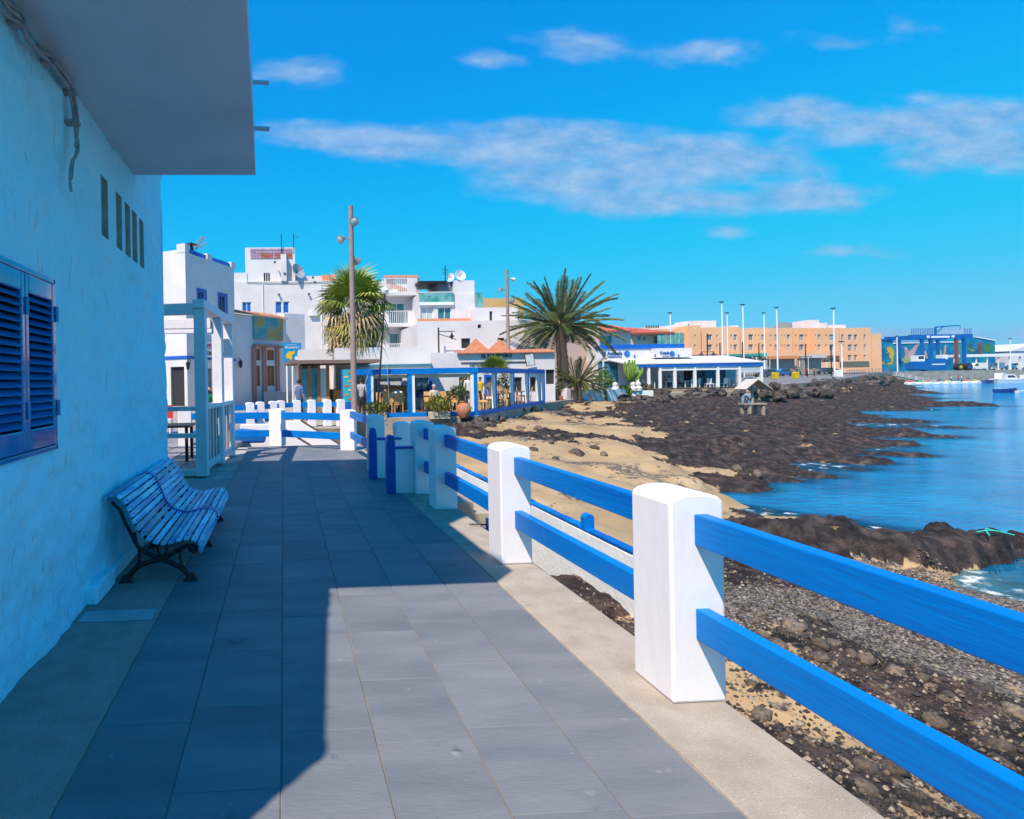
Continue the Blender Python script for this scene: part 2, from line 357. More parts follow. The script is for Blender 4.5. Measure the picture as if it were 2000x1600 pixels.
m.quad((WX + .0, WEND, -.05), (-8, WEND, -.05), (-8, WEND, SOF), (WX + .0, WEND, SOF)); m.quad((WX, .73, -.05), (-8, .73, -.05), (-8, .73, 3.45), (WX, .73, 3.45)); m.quad((WX, .73, 3.45), (-8, .73, 3.45), (-8, 2.7, SOF + .04), (WX, 2.7, SOF + .04))
nb(m, 'house_body', PLAST)
m = MB(); m.box(-8, WX - .06, 2.75, WEND, SOF + .05, 8.75); nb(m, 'upper_storey', PLAST)
SLOTM = mat('slot_grey', (.46, .46, .42), .9, (.34, .34, .31), 8, bump=.3)
for a, b, c, d in slots:
    m = MB(); x0, x1 = WX - .045, WX + .002
    m.quad((x0, a, c), (x0, b, c), (x0, b, d), (x0, a, d))
    m.quad((x0, a, c), (x0, a, d), (x1, a, d), (x1, a, c)); m.quad((x0, b, c), (x0, b, d), (x1, b, d), (x1, b, c)); m.quad((x0, a, c), (x0, b, c), (x1, b, c), (x1, a, c)); m.quad((x0, a, d), (x0, b, d), (x1, b, d), (x1, a, d))
    nb(m, 'slot_window', SLOTM)
# balcony: soffit slab with solid parapet, edge slightly skewed
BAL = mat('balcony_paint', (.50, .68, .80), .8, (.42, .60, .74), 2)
bx = [(WX + .01, 2.63), (-.12, 2.63), (-.17, 3.3), (-.205, 4.6), (-.25, 6.07), (WX + .01, 6.07)]
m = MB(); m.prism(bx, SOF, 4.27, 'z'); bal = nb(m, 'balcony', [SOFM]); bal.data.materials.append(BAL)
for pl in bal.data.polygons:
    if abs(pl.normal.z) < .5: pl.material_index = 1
for (u, v) in ((503, 160), (503, 250)):
    yy = onx(u, v, -.2).y; zz = onx(u, v, -.2).z
    m = MB(); m.tube([(-.3, yy, zz), (-.09, yy, zz - .01)], .02, 10); nb(m, 'drain_spout', mat('spout_grey', (.4, .45, .5), .5), bal, smooth=True)
# shutters
GLOSS = mat('gloss_blue_frame', (.0, .13, .36), .10, (.0, .17, .43), 3, bump=.06, bscale=5, spec=.7, coat=.6)
SLATM = mat('shutter_slat_blue', (.0, .16, .42), .3, (.0, .20, .5), 5, spec=.4)
y0, y1, z0, z1 = win
m = MB(); m.box(WX - .13, WX - .12, y0, y1, z0, z1); nb(m, 'window_back', DARK)
m = MB()
for a, b, c, d in ((y0, y1, z1 - .035, z1), (y0, y1, z0, z0 + .03), (y0, y0 + .035, z0, z1), (y1 - .03, y1, z0, z1)): m.box(WX - .12, WX + .022, a, b, c, d)
nb(m, 'window_frame', GLOSS, bevel=.006)
leafs = [(y0 + .038, (y0 + 3.455) / 2 - .003), ((y0 + 3.455) / 2 + .003, 3.452), (3.458, y1 - .033)]
for a, b in leafs:
    m = MB(); st = .045; x0, x1 = WX - .01, WX + .03
    m.box(x0, x1, a, a + st, z0 + .035, z1 - .04); m.box(x0, x1, b - st, b, z0 + .035, z1 - .04)
    m.box(x0, x1, a + st, b - st, z0 + .035, z0 + .16); m.box(x0, x1, a + st, b - st, z1 - .15, z1 - .04)
    lf = nb(m, 'shutter', GLOSS, bevel=.008)
    zz = z0 + .185
    ns = 17; st_z = (z1 - .15 - z0 - .175) / ns
    for i in range(ns):
        zz = z0 + .17 + st_z * (i + .5)
        m = MB(); m.bar((WX + .012, a + st + .001, zz), (WX + .012, b - st - .001, zz), .052, .007, up=(.62, 0, .78)); nb(m, 'slat', SLATM, lf)
    for zz in (z0 + .22, z1 - .28):
        m = MB(); m.tube([(WX + .035, b + .012, zz), (WX + .035, b + .012, zz + .1)], .013, 8); nb(m, 'hinge', GLOSS, lf, smooth=True)
# low white plinth at the wall base
p = onz(172, 1187); 
m = MB(); m.box(WX - .02, WX + .085, p.y + .02, 4.95, .004, .15); nb(m, 'plinth', PLAST, bevel=.02)
m = MB(); m.box(WX - .02, WX + .055, 4.951, WEND, .004, .13); nb(m, 'plinth', PLAST, bevel=.015)
# cables
CAB = mat('grey_cable', (.34, .36, .37), .6, (.24, .25, .26), 9)
cb = thing('cable_bundle', 'grey cables clipped under the balcony and hanging down the blue wall', 'cable', (WX, 4.4, 3.7))
path = [(-60, -120), (0, 5), (38, 42), (58, 88), (100, 122), (138, 178), (145, 240), (147, 290)]
for i, (off, end) in enumerate(((0, 8), (.018, 8), (-.016, 7), (.034, 6), (.008, 8))):
    pts = []
    for j, (u, v) in enumerate(path[:end]):
        P = onx(u + (3 * math.sin(j * 2.1 + i * 1.3)), v + 3 * math.cos(j * 1.7 + i * 2), WX + .06)
        pts.append(Vector((WX + .065 + .012 * math.sin(i * 2.4 + j), P.y, P.z + off)))
    if i in (0, 4):
        for (u, v) in ((140, 318), (137, 350), (139, 375))[: 3 if i == 0 else 2]: pts.append(onx(u + i, v, WX + .06))
    sm = []
    for j in range(len(pts) - 1):
        a, b, c, d = pts[max(j - 1, 0)], pts[j], pts[j + 1], pts[min(j + 2, len(pts) - 1)]
        for t in np.linspace(0, 1, 6)[:-1]:
            sm.append(.5 * ((2 * b) + (c - a) * t + (2 * a - 5 * b + 4 * c - d) * t * t + (3 * b - a - 3 * c + d) * t ** 3))
    sm.append(pts[-1]); m = MB(); m.tube(sm, .011 if i < 4 else .006, 6); m.v = [(a - WX, b - 4.4, c - 3.7) for a, b, c in m.v]
    m.build('cable', CAB, cb, smooth=True)
for (u, v) in ((40, 48), (100, 124), (138, 180), (143, 240)):
    P = onx(u, v, WX + .06); m = MB(); m.box(-.0, .1, P.y - 4.4 - .035, P.y - 4.4 + .035, P.z - 3.7 - .012, P.z - 3.7 + .012); m.build('clip', CAB, cb)

# ------------------------------------------------------------------ fences
def post_mesh(mb, w=.28, d=.33, h=1.05, ch=.02):
    n = 10; sh = h - .055; P = [(-w / 2, 0), (-w / 2, sh)]
    for i in range(1, n): 
        t = math.pi * i / n; P.append((-w / 2 * math.cos(t) , sh + .055 * math.sin(t) ** .8))
    P += [(w / 2, sh), (w / 2, 0)]
    mb.prism(P, -d / 2, d / 2, 'y'); return mb
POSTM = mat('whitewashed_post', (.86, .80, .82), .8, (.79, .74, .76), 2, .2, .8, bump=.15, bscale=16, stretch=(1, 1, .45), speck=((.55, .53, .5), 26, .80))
def rail(mb, p, q, z, hh=.155, t=.07): return mb.bar((p[0], p[1], z), (q[0], q[1], z), t, hh)
FN = thing('promenade_fence', 'fence of rounded white posts and broad blue rails along the beach side of the promenade', 'fence', (2.05, 3.0, 0))
posts = [(2.05, -1.52), (2.05, .74), (2.055, 3.01), (2.03, 5.26), (2.02, 7.48), (2.0, 8.5)]
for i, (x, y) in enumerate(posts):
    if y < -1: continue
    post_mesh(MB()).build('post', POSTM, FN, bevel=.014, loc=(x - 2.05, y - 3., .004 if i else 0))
for (a, b) in zip(posts[:-1], posts[1:]):
    for z in (.40, .873):
        m = MB(); rail(m, (a[0] + .02 - 2.05, a[1] + .16 - 3), (b[0] + .02 - 2.05, b[1] - .16 - 3), z); m.build('rail', BLUE, FN, bevel=.006)
# gate walls with blue end boards
def gate_wall(x0, x1, y, hh, label):
    t = thing('gate_wall', label, 'wall', (x0, y, 0))
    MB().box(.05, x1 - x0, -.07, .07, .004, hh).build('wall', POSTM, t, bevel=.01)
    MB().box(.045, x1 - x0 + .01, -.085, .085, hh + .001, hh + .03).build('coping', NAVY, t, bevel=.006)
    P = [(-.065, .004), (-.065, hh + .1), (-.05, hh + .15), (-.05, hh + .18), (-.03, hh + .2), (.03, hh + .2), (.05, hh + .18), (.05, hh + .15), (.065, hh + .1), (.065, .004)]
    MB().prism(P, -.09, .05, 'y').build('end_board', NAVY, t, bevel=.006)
gate_wall(1.53, 1.86, 8.53, .65, 'low white gate wall with blue end board built against the last fence post')
gate_wall(1.47, 1.95, 9.85, .65, 'low white gate wall with blue end board across the beach steps, apart from any post')
for (x, y, l) in ((1.64, 10.55, 'white rounded fence post standing behind the beach steps gate'),):
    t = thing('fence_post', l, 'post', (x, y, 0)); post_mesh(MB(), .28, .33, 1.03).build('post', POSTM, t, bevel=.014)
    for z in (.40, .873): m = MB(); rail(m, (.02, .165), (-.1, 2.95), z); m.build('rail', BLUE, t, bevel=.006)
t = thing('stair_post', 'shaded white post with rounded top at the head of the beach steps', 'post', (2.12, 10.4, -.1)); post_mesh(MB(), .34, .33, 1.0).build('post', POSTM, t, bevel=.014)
# beach steps and outer wall
ST = thing('beach_steps', 'concrete steps leading down from the gate to the sand', 'steps', (2.2, 9.2, 0))
for i in range(5): MB().box(i * .3, i * .3 + .3, -.55, .55, -1.5, -.02 - .17 * i).build('step', GRAN, ST, bevel=.01)
OW = thing('beach_wall', 'low white wall with blue coping running beside the beach steps below the fence', 'wall', (3.3, 5, 0))
WALLM = mat('flaking_whitewash', (.84, .84, .83), .85, (.76, .77, .78), 1.6, .3, .75, bump=.4, bscale=12, speck=((.42, .36, .3), 3.2, .76))
m = MB(); m.box(-.05, .05, .05, 8.2, -1.6, -.035); m.build('wall', WALLM, OW, bevel=.02)
y = .05
while y < 8.2:
    L = random.uniform(.2, .36); yy = min(y + L, 8.2); dz = random.uniform(0, .012)
    MB().box(-.055, .055, y, yy - .004, -.034, -.012 + dz).build('coping_brick', random.choice((BLUE, NAVY, NAVY)), OW, bevel=.008); y = yy
P = onx(1147, 1000, 3.3)
m = MB(); n_ = 8; pts = [(-.055, -.02), (-.055, .1)] + [(-.055 * math.cos(math.pi * i / n_), .1 + .05 * math.sin(math.pi * i / n_)) for i in range(1, n_)] + [(.055, .1), (.055, -.02)]
m.prism(pts, P.y - 5 - .05, P.y - 5 + .05, 'y'); m.build('finial', BLUE, OW, bevel=.008)
P = onz(945, 1030)
t = thing('blue_stump', 'short dark blue timber stump at the kerb edge behind a fence post', 'stump', (2.25, 6.4, 0))
MB().box(-.04, .04, -.04, .04, -.35, .1).build('stump', NAVY, t, bevel=.008); 
m = MB(); m.tube([(-.2, .1, .02), (-.1, .03, .03), (-.03, 0, .03)], .008, 6); m.build('pipe', IRON, t, smooth=True)
# fence across the end of the promenade
EF = thing('end_fence', 'white posted fence with blue rails closing off the far end of the promenade', 'fence', (0, 14.6, 0))
ep = [(-2.6, 15.6, .1), (-.18, 15.3, -.35), (1.52, 13.95, -.3)]
for (x, y, r) in ep:
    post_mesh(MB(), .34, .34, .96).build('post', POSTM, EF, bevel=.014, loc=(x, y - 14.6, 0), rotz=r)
ep2 = [ep[0], (-.28, 15.22, 0), (1.35, 13.95, 0)]
for a, b in ((ep[0], ep[1]), (ep[1], ep[2])):
    d = (Vector(b[:2]) - Vector(a[:2])).normalized() * .17
    for z in (.33, .79):
        m = MB(); rail(m, (a[0] + d.x, a[1] + d.y - 14.68), (b[0] - d.x, b[1] - d.y - 14.68), z, .17); m.build('rail', BLUE, EF, bevel=.006)

# ------------------------------------------------------------------ bench
BN = thing('park_bench', 'blue slatted park bench with black cast iron legs standing against the wall', 'bench', (-1.05, 6.05, .003))
def bpx(cx, cy, Y=4.9): P = ony(180 + cx / 5.333, 860 + cy / 5.333, Y); return (P.x, P.z)
prof = [bpx(*q) for q in ((150, 600), (215, 572), (285, 592), (338, 645), (378, 712), (406, 778), (434, 848), (468, 918), (518, 982), (588, 1035), (665, 1062), (745, 1075), (825, 1064), (905, 1040), (985, 1026), (1062, 1034), (1118, 1075), (1132, 1140))]
Y0, Y1, YM = 4.88, 7.22, 6.02
SLB = mat('worn_blue_slat', (.03, .33, .56), .5, (.30, .66, .76), 4, .36, .6, bump=.25, bscale=30, stretch=(3, .5, 3), rnd=.3, spec=.2)
bo = Vector((-1.05, 6.05, .003))
C_ = Vector((sum(p[0] for p in prof) / len(prof) + .1, 0, .75))
for i, p in enumerate(prof):
    a, b = prof[max(i - 1, 0)], prof[min(i + 1, len(prof) - 1)]
    tx, tz = b[0] - a[0], b[1] - a[1]; L = math.hypot(tx, tz); nx, nz = -tz / L, tx / L
    w = .045 if i not in (0, len(prof) - 1) else .04
    for (ya, yb) in ((Y0 + random.uniform(-.004, .004), YM - .012), (YM + .012, Y1)):
        m = MB(); m.bar(Vector((p[0], ya, p[1])) - bo, Vector((p[0], yb, p[1])) - bo, w, .022, up=(nx, 0, nz)); s_ = m.build('slat', SLB, BN, bevel=.003, segs=1)
        for yy in (ya + .06, yb - .06):
            m = MB(); c = Vector((p[0] + nx * .0125, yy, p[1] + nz * .0125)) - bo; m.box(c.x - .006, c.x + .006, c.y - .006, c.y + .006, c.z - .004, c.z + .004); m.build('screw', NAVY, s_)
for yy in (YM,):
    m = MB()
    for a, b in zip(prof[:-1], prof[1:]):
        tx, tz = b[0] - a[0], b[1] - a[1]; L = math.hypot(tx, tz); n = Vector((-tz / L, 0, tx / L)) * .006
        m.bar(Vector((a[0], yy, a[1])) - bo + n, Vector((b[0], yy, b[1])) - bo + n, .03, .03, up=(n.x, 0, n.z))
    m.build('strap', NAVY, BN)
def iron(pts, w, h, m, Y):
    for a, b in zip(pts[:-1], pts[1:]): m.bar(Vector((a[0], Y, a[1])) - bo, Vector((b[0], Y, b[1])) - bo, h, w, up=(0, 1, 0)) if False else m.tube([Vector((a[0], Y, a[1])) - bo, Vector((b[0], Y, b[1])) - bo], w, 8)
def spl(pts, k=5):
    out = []; P = [Vector((p[0], 0, p[1])) for p in pts]
    for j in range(len(P) - 1):
        a, b, c, d = P[max(j - 1, 0)], P[j], P[j + 1], P[min(j + 2, len(P) - 1)]
        for t in np.linspace(0, 1, k + 1)[:-1]: out.append(.5 * ((2 * b) + (c - a) * t + (2 * a - 5 * b + 4 * c - d) * t * t + (3 * b - a - 3 * c + d) * t ** 3))
    return out + [P[-1]]
for Y in (4.99, YM, 7.12):
    m = MB()
    def T(pts, r, k=5):
        q = [Vector((v.x, Y, v.z)) - bo for v in spl(pts, k)]
        m.tube(q, r if not isinstance(r, tuple) else list(np.linspace(r[0], r[1], len(q))), 8)
    under = [(p[0] - .0, p[1]) for p in prof]
    off = []
    for i, p in enumerate(prof):
        a, b = prof[max(i - 1, 0)], prof[min(i + 1, len(prof) - 1)]; tx, tz = b[0] - a[0], b[1] - a[1]; L = math.hypot(tx, tz); off.append((p[0] + tz / L * .028, p[1] - tx / L * .028))
    T(off[1:-1], .014)
    B = lambda x, y: bpx(x, y, 4.99)
    T([B(210, 640), B(240, 680), B(290, 730), B(340, 850), B(400, 960), B(450, 1060), B(500, 1130), B(600, 1190), B(710, 1235), B(850, 1290), B(950, 1350), B(1000, 1400), B(1025, 1440)], (.013, .024))
    T([B(1040, 1160), B(1010, 1130), B(1040, 1090), B(1085, 1120), B(1060, 1165), B(1000, 1100), B(920, 1130), B(800, 1200), B(700, 1240), B(560, 1280), B(460, 1330), B(390, 1410), B(370, 1450)], (.012, .025))
    T([B(440, 960), B(460, 1060), B(490, 1150), B(490, 1250), B(470, 1300)], .014)
    T([B(925, 1130), B(912, 1200), B(925, 1270), B(960, 1330)], .011)
    T([B(695, 1090), B(685, 1150), B(710, 1195), B(760, 1190), B(775, 1150), B(765, 1095)], .01)
    for fx in (B(360, 1465), B(1030, 1452)):
        c = Vector((fx[0], Y, 0)) - bo; m.add([(c.x - .06, c.y - .035, 0.001), (c.x + .06, c.y - .035, 0.001), (c.x + .06, c.y + .035, 0.001), (c.x - .06, c.y + .035, 0.001), (c.x - .025, c.y - .025, .06), (c.x + .025, c.y - .025, .06), (c.x + .025, c.y + .025, .06), (c.x - .025, c.y + .025, .06)],
              [(3, 2, 1, 0), (4, 5, 6, 7), (0, 1, 5, 4), (1, 2, 6, 5), (2, 3, 7, 6), (3, 0, 4, 7)])
    m.build('cast_iron_leg', IRON, BN, smooth=True)

# ------------------------------------------------------------------ beach, sea and far ground
SEA = -1.85
CP = [  # u, v, height, lava share, pebble share
    (1120, 1140, -.55, .9, .2), (1230, 1230, -.6, .7, .5), (1450, 1330, -.75, .36, .3), (1600, 1470, -.85, .38, .25), (1800, 1590, -.95, .38, .25), (1990, 1598, -1.05, .42, .2),
    (1480, 1180, -1.0, .3, .9), (1600, 1270, -1.05, .6, .6), (1750, 1330, -1.15, .6, .5), (1950, 1450, -1.2, .62, .4), (1700, 1210, -1.25, .0, 1.), (1850, 1290, -1.35, .1, 1.), (1990, 1350, -1.4, .2, 1.),
    (1500, 1110, -1.25, .6, .7), (1650, 1130, -1.45, .15, 1.), (1800, 1150, -1.6, .1, 1.), (1930, 1200, -1.68, .15, 1.), (1860, 1100, -1.84, .2, .7), (1960, 1150, -1.93, .1, .5), (1999, 1120, -2.05, .1, .5), (1760, 1105, -1.70, .1, .9),
    (1450, 1030, -1.5, 1., .1), (1500, 1050, -1.35, 1, .1), (1600, 1045, -1.4, 1, .1), (1600, 1018, -1.82, .5, .5), (1520, 1012, -1.76, .3, .5), (1430, 1005, -1.6, .6, .6), (1480, 1000, -1.84, .9, .3),
    (1450, 975, -1.95, .6, .5), (1560, 985, -2.0, .5, .5), (1680, 1000, -2.15, .5, .4), (1850, 1000, -2.4, 0, 0), (1990, 1000, -2.6, 0, 0), (1990, 900, -2.7, 0, 0), (1850, 930, -2.5, 0, 0), (1720, 955, -2.2, .2, 0), (1600, 955, -1.98, .4, .2),
    (1440, 945, -1.72, .9, .2), (1520, 935, -1.78, 1, .1), (1600, 925, -1.74, 1, 0), (1680, 918, -1.82, 1, 0), (1650, 940, -1.9, .8, 0), (1740, 925, -2.05, .4, 0),
    (1700, 895, -1.70, 1, 0), (1780, 888, -1.76, 1, 0), (1810, 905, -2.0, .4, 0), (1820, 868, -1.9, .8, 0), (1760, 862, -1.70, 1, 0), (1840, 852, -1.8, 1, 0), (1900, 850, -2.15, 0, 0), (1850, 832, -1.76, 1, 0), (1900, 832, -2.1, 0, 0), (1990, 830, -2.6, 0, 0),
    (1760, 840, -1.6, 1, 0), (1750, 820, -1.72, 1, 0), (1690, 812, -1.82, .9, 0), (1780, 808, -2.05, 0, 0), (1900, 812, -2.3, 0, 0), (1620, 800, -1.3, 1, 0), (1720, 792, -1.55, 1, 0), (1800, 788, -1.55, 1, 0), (1880, 785, -1.50, 1, 0), (1925, 789, -1.7, 1, 0), (1970, 792, -2.2, 0, 0), (1880, 796, -2.0, .3, 0),
    (1800, 772, -2.05, .2, 0), (1760, 765, -2.0, .1, 0), (1900, 772, -2.3, 0, 0), (1990, 765, -2.6, 0, 0), (1720, 772, -1.5, .8, 0), (1650, 772, -1.0, .8, .1), (1560, 780, -.95, .8, .1),
    (1640, 850, -1.5, 1, 0), (1560, 870, -1.45, 1, 0), (1480, 900, -1.5, 1, 0), (1420, 920, -1.5, .4, .3), (1380, 960, -1.5, .1, .8), (1360, 1000, -1.35, .2, .8), (1330, 930, -1.35, .05, .4), (1480, 840, -1.15, 1, 0), (1400, 850, -1.05, 1, 0), (1560, 820, -1.2, 1, 0), (1450, 812, -.95, .9, 0),
    (1300, 880, -1.15, .75, .2), (1340, 840, -.9, .9, 0), (1290, 820, -.7, .7, .2), (1220, 835, -.7, .2, .2), (1180, 862, -.85, .1, .2), (1250, 900, -1.15, .1, .3), (1180, 905, -1.0, .2, .7), (1230, 930, -1.2, .15, .9), (1120, 925, -.95, .0, .1), (1050, 900, -.85, 0, 0), (1150, 940, -1.05, .0, .1), (1090, 850, -.7, .8, .2), (1040, 830, -.55, .05, .1), (1110, 830, -.6, .1, .2), (1000, 860, -.7, .1, .1),
    (920, 850, -.6, .7, .3), (890, 830, -.4, .6, .5), (960, 820, -.45, .3, .4), (1100, 805, -.4, .3, .8), (1180, 812, -.5, .5, .6), (1010, 805, -.35, .3, .4), (880, 870, -.65, .0, 0), (1000, 960, -.8, .0, 0), (1080, 1010, -.8, .1, .2), (1180, 1000, -.95, .1, .5), (1250, 1010, -1.1, .3, .5), (1300, 1040, -1.15, .5, .5), (640, 865, -.9, 0, 0), (760, 860, -.7, 0, 0), (600, 850, -.9, 0, 0), (1350, 1100, -1.0, .6, .6),
    (1300, 790, -.45, .9, 0), (1500, 770, -.5, .9, 0), (1620, 762, -.7, .9, 0), (1700, 758, -1.0, .8, 0), (1790, 757, -1.75, .3, 0), (1400, 778, -.55, .9, 0), (1200, 785, -.2, .3, .2), (1640, 750, 0.2, .7, 0), (1750, 745, -.6, .5, 0)]
CP = [(u, v, z - (.45 if z < -1.87 else .04 if z < -1.74 else 0) if u > 1430 and v < 1010 else z, a, b) for u, v, z, a, b in CP]
CP += [(u, v, -2.6, .8, 0) for u, v in ((1760, 945), (1800, 960), (1900, 950), (1870, 900), (1930, 870), (1990, 860), (1960, 845), (1880, 875), (1840, 915), (1700, 975), (1620, 975), (1950, 815), (1850, 812), (1800, 815), (1990, 805), (1960, 775), (1850, 775), (2080, 800), (2080, 900), (2080, 1000), (1850, 765), (1930, 760), (1985, 785), (2000, 790), (1965, 782), (1990, 797), (1990, 755), (1900, 755), (1830, 757), (2060, 760), (1960, 800))]
cp_xy = np.array([[*onz(u, v, min(z, -1.85) if z < -1.84 else z)[:2]] if z > -1.85 else [*onz(u, v, SEA)[:2]] for u, v, z, a, b in CP]); cp_val = np.array([[z, max(a, .85) if (u > 1560 and v < 960) else a, b] for u, v, z, a, b in CP])
def lp(x, y): return np.stack([np.log(np.hypot(x, y)) * 1.25, np.arctan2(x, y)], -1)
cp_lp = lp(cp_xy[:, 0], cp_xy[:, 1])
def terrain_vals(x, y):
    q = lp(x.ravel(), y.ravel()); out = np.zeros((len(q), 3))
    for s in range(0, len(q), 20000):
        d2 = ((q[s:s + 20000, None, :] - cp_lp[None]) ** 2).sum(-1); w = 1 / (d2 + 2.5e-5) ** 1.7; out[s:s + 20000] = (w @ cp_val) / w.sum(1, keepdims=True)
    z, lava, peb = out.T
    n1 = fbm(x.ravel() * .55, y.ravel() * .55, None, 5, 40); n2 = fbm(x.ravel() * 2.3, y.ravel() * 2.3, None, 5, 60, .58)
    r = np.hypot(x, y).ravel()
    lava_m = np.clip((lava + n1 * .5 + n2 * .3 - .5) * 4.5 + .5, 0, 1)
    ridge = 1 - np.abs(fbm(x.ravel() * .9, y.ravel() * .9, None, 5, 80, .55)) * 2.4
    n3 = 1 - np.abs(fbm(x.ravel() * 4.1, y.ravel() * 4.1, None, 3, 90, .6)) * 2.2
    amp = np.clip(r / 12, .55, 1.25)
    wet = np.clip((z + 2.15) / .55, .12, 1)
    z = z + n1 * .05 + n2 * .012 + lava_m * wet * ((.10 * ridge + .06 * n3 + .04 * n2) * amp - .05)
    return z, lava_m, np.clip(peb + n1 * .9 + n2 * .3, 0, 1)
# the long lava outcrop near the water's edge
OUT = [(onz(u, v, z), h_, w_) for u, v, z, h_, w_ in ((1470, 1040, -1.4, .16, .35), (1560, 1050, -1.4, .26, .45), (1650, 1058, -1.45, .34, .5), (1750, 1068, -1.5, .46, .55), (1850, 1062, -1.6, .52, .55), (1950, 1062, -1.7, .45, .5), (2060, 1070, -1.8, .4, .5))]
def outcrop(x, y):
    h = np.zeros_like(x)
    wob = .3 * fbm(x * 1.1, y * 1.1, None, 4, 120)
    for (a, ha, wa), (b, hb, wb) in zip(OUT[:-1], OUT[1:]):
        dx, dy = b.x - a.x, b.y - a.y; t = np.clip(((x - a.x) * dx + (y - a.y) * dy) / (dx * dx + dy * dy), 0, 1)
        d = np.hypot(x - a.x - t * dx, y - a.y - t * dy) + wob; w = wa + (wb - wa) * t; hh = ha + (hb - ha) * t
        k = np.clip((w - d) / w, 0, 1); h = np.maximum(h, hh * np.clip(k * 2.6, 0, 1) ** .7)
    return h
NT, NR = 560, 620
th = np.linspace(rad(-9), rad(72), NT); rr = np.geomspace(2.6, 175, NR)
TH, RR = np.meshgrid(th, rr); TX, TY = RR * np.sin(TH), RR * np.cos(TH)
tz, lavam, pebm = terrain_vals(TX, TY)
oc = outcrop(TX.ravel(), TY.ravel()); tz = tz + oc * (1 + .35 * fbm(TX.ravel() * 3, TY.ravel() * 3, None, 4, 33)); lavam = np.maximum(lavam, np.clip(oc * 12, 0, 1))
me = bpy.data.meshes.new('beach')
ii = np.arange(NR - 1)[:, None] * NT + np.arange(NT - 1)[None]; F4 = np.stack([ii, ii + 1, ii + NT + 1, ii + NT], -1).reshape(-1, 4)
me.vertices.add(NT * NR); me.vertices.foreach_set('co', np.stack([TX.ravel(), TY.ravel(), tz], -1).ravel())
me.loops.add(F4.size); me.loops.foreach_set('vertex_index', F4[:, ::-1].ravel()); me.polygons.add(len(F4)); me.polygons.foreach_set('loop_start', np.arange(len(F4)) * 4); me.update(calc_edges=True)
me.polygons.foreach_set('use_smooth', [True] * len(F4))
for nm, vals in (('lava', lavam), ('pebble', pebm)):
    at = me.attributes.new(nm, 'FLOAT', 'POINT'); at.data.foreach_set('value', vals.astype(np.float32))
bm_ = bpy.data.materials.new('beach_ground'); bm_.use_nodes = True; n, l = bm_.node_tree.nodes, bm_.node_tree.links; B_ = n['Principled BSDF']; B_.inputs['Roughness'].default_value = .9; B_.inputs['Specular IOR Level'].default_value = .2
tcn = n.new('ShaderNodeTexCoord')
def nz_(scale, det=6, ro=.55):
    q = n.new('ShaderNodeTexNoise'); q.inputs['Scale'].default_value = scale; q.inputs['Detail'].default_value = det; q.inputs['Roughness'].default_value = ro; l.new(tcn.outputs['Object'], q.inputs['Vector']); return q.outputs['Fac']
def ramp(fac, stops):
    q = n.new('ShaderNodeValToRGB'); e = q.color_ramp.elements
    while len(e) < len(stops): e.new(.5)
    for el, (p, c) in zip(e, stops): el.position = p; el.color = (*c, 1)
    l.new(fac, q.inputs[0]); return q.outputs[0]
def mixc(f, a, b):
    q = n.new('ShaderNodeMix'); q.data_type = 'RGBA'; l.new(f, q.inputs['Factor']); l.new(a, q.inputs[6]); l.new(b, q.inputs[7]); return q.outputs[2]
def att(nm): q = n.new('ShaderNodeAttribute'); q.attribute_name = nm; return q.outputs['Fac']
def mth(op, a, b):
    q = n.new('ShaderNodeMath'); q.operation = op
    for i, k in enumerate((a, b)):
        if isinstance(k, (int, float)): q.inputs[i].default_value = k
        else: l.new(k, q.inputs[i])
    return q.outputs[0]
def step(v, lo, hi):
    q = n.new('ShaderNodeMapRange'); q.interpolation_type = 'SMOOTHSTEP'; q.inputs['From Min'].default_value = lo; q.inputs['From Max'].default_value = hi; l.new(v, q.inputs['Value']); return q.outputs[0]
sand = ramp(nz_(.9), [(.3, (.30, .205, .115)), (.55, (.40, .28, .155)), (.75, (.46, .335, .20))])
vo = n.new('ShaderNodeTexVoronoi'); vo.inputs['Scale'].default_value = 42; l.new(tcn.outputs['Object'], vo.inputs['Vector'])
sepc = n.new('ShaderNodeSeparateColor'); l.new(vo.outputs['Color'], sepc.inputs[0])
pebc = ramp(sepc.outputs[0], [(0, (.035, .032, .035)), (.5, (.11, .09, .085)), (.72, (.2, .16, .13)), (.9, (.27, .225, .18)), (1, (.38, .34, .29))])
lavc = ramp(nz_(3.2, 8, .62), [(.3, (.008, .008, .010)), (.48, (.026, .024, .026)), (.60, (.062, .052, .050)), (.80, (.15, .115, .095))])
lav2 = ramp(nz_(.5, 4), [(.45, (1.1, 1, .98)), (.65, (1.45, 1.1, .98))])
mm_ = n.new('ShaderNodeMix'); mm_.data_type = 'RGBA'; mm_.blend_type = 'MULTIPLY'; mm_.inputs['Factor'].default_value = 1; l.new(lavc, mm_.inputs[6]); l.new(lav2, mm_.inputs[7]); lavc = mm_.outputs[2]
och = ramp(nz_(2.1, 5), [(.0, (.30, .17, .06)), (1, (.5, .36, .2))])
lavc = mixc(step(nz_(1.3, 7, .65), .645, .70), lavc, och)
pf = step(mth('ADD', att('pebble'), mth('MULTIPLY', mth('SUBTRACT', nz_(7, 4), .5), 1.6)), .42, .62)
c_ = mixc(pf, sand, pebc); lf_ = step(mth('ADD', att('lava'), mth('MULTIPLY', mth('SUBTRACT', nz_(5, 6, .7), .5), .9)), .38, .56); c_ = mixc(lf_, c_, lavc)
l.new(c_, B_.inputs['Base Color'])
bp = n.new('ShaderNodeBump'); bp.inputs['Strength'].default_value = .8; bp.inputs['Distance'].default_value = .05
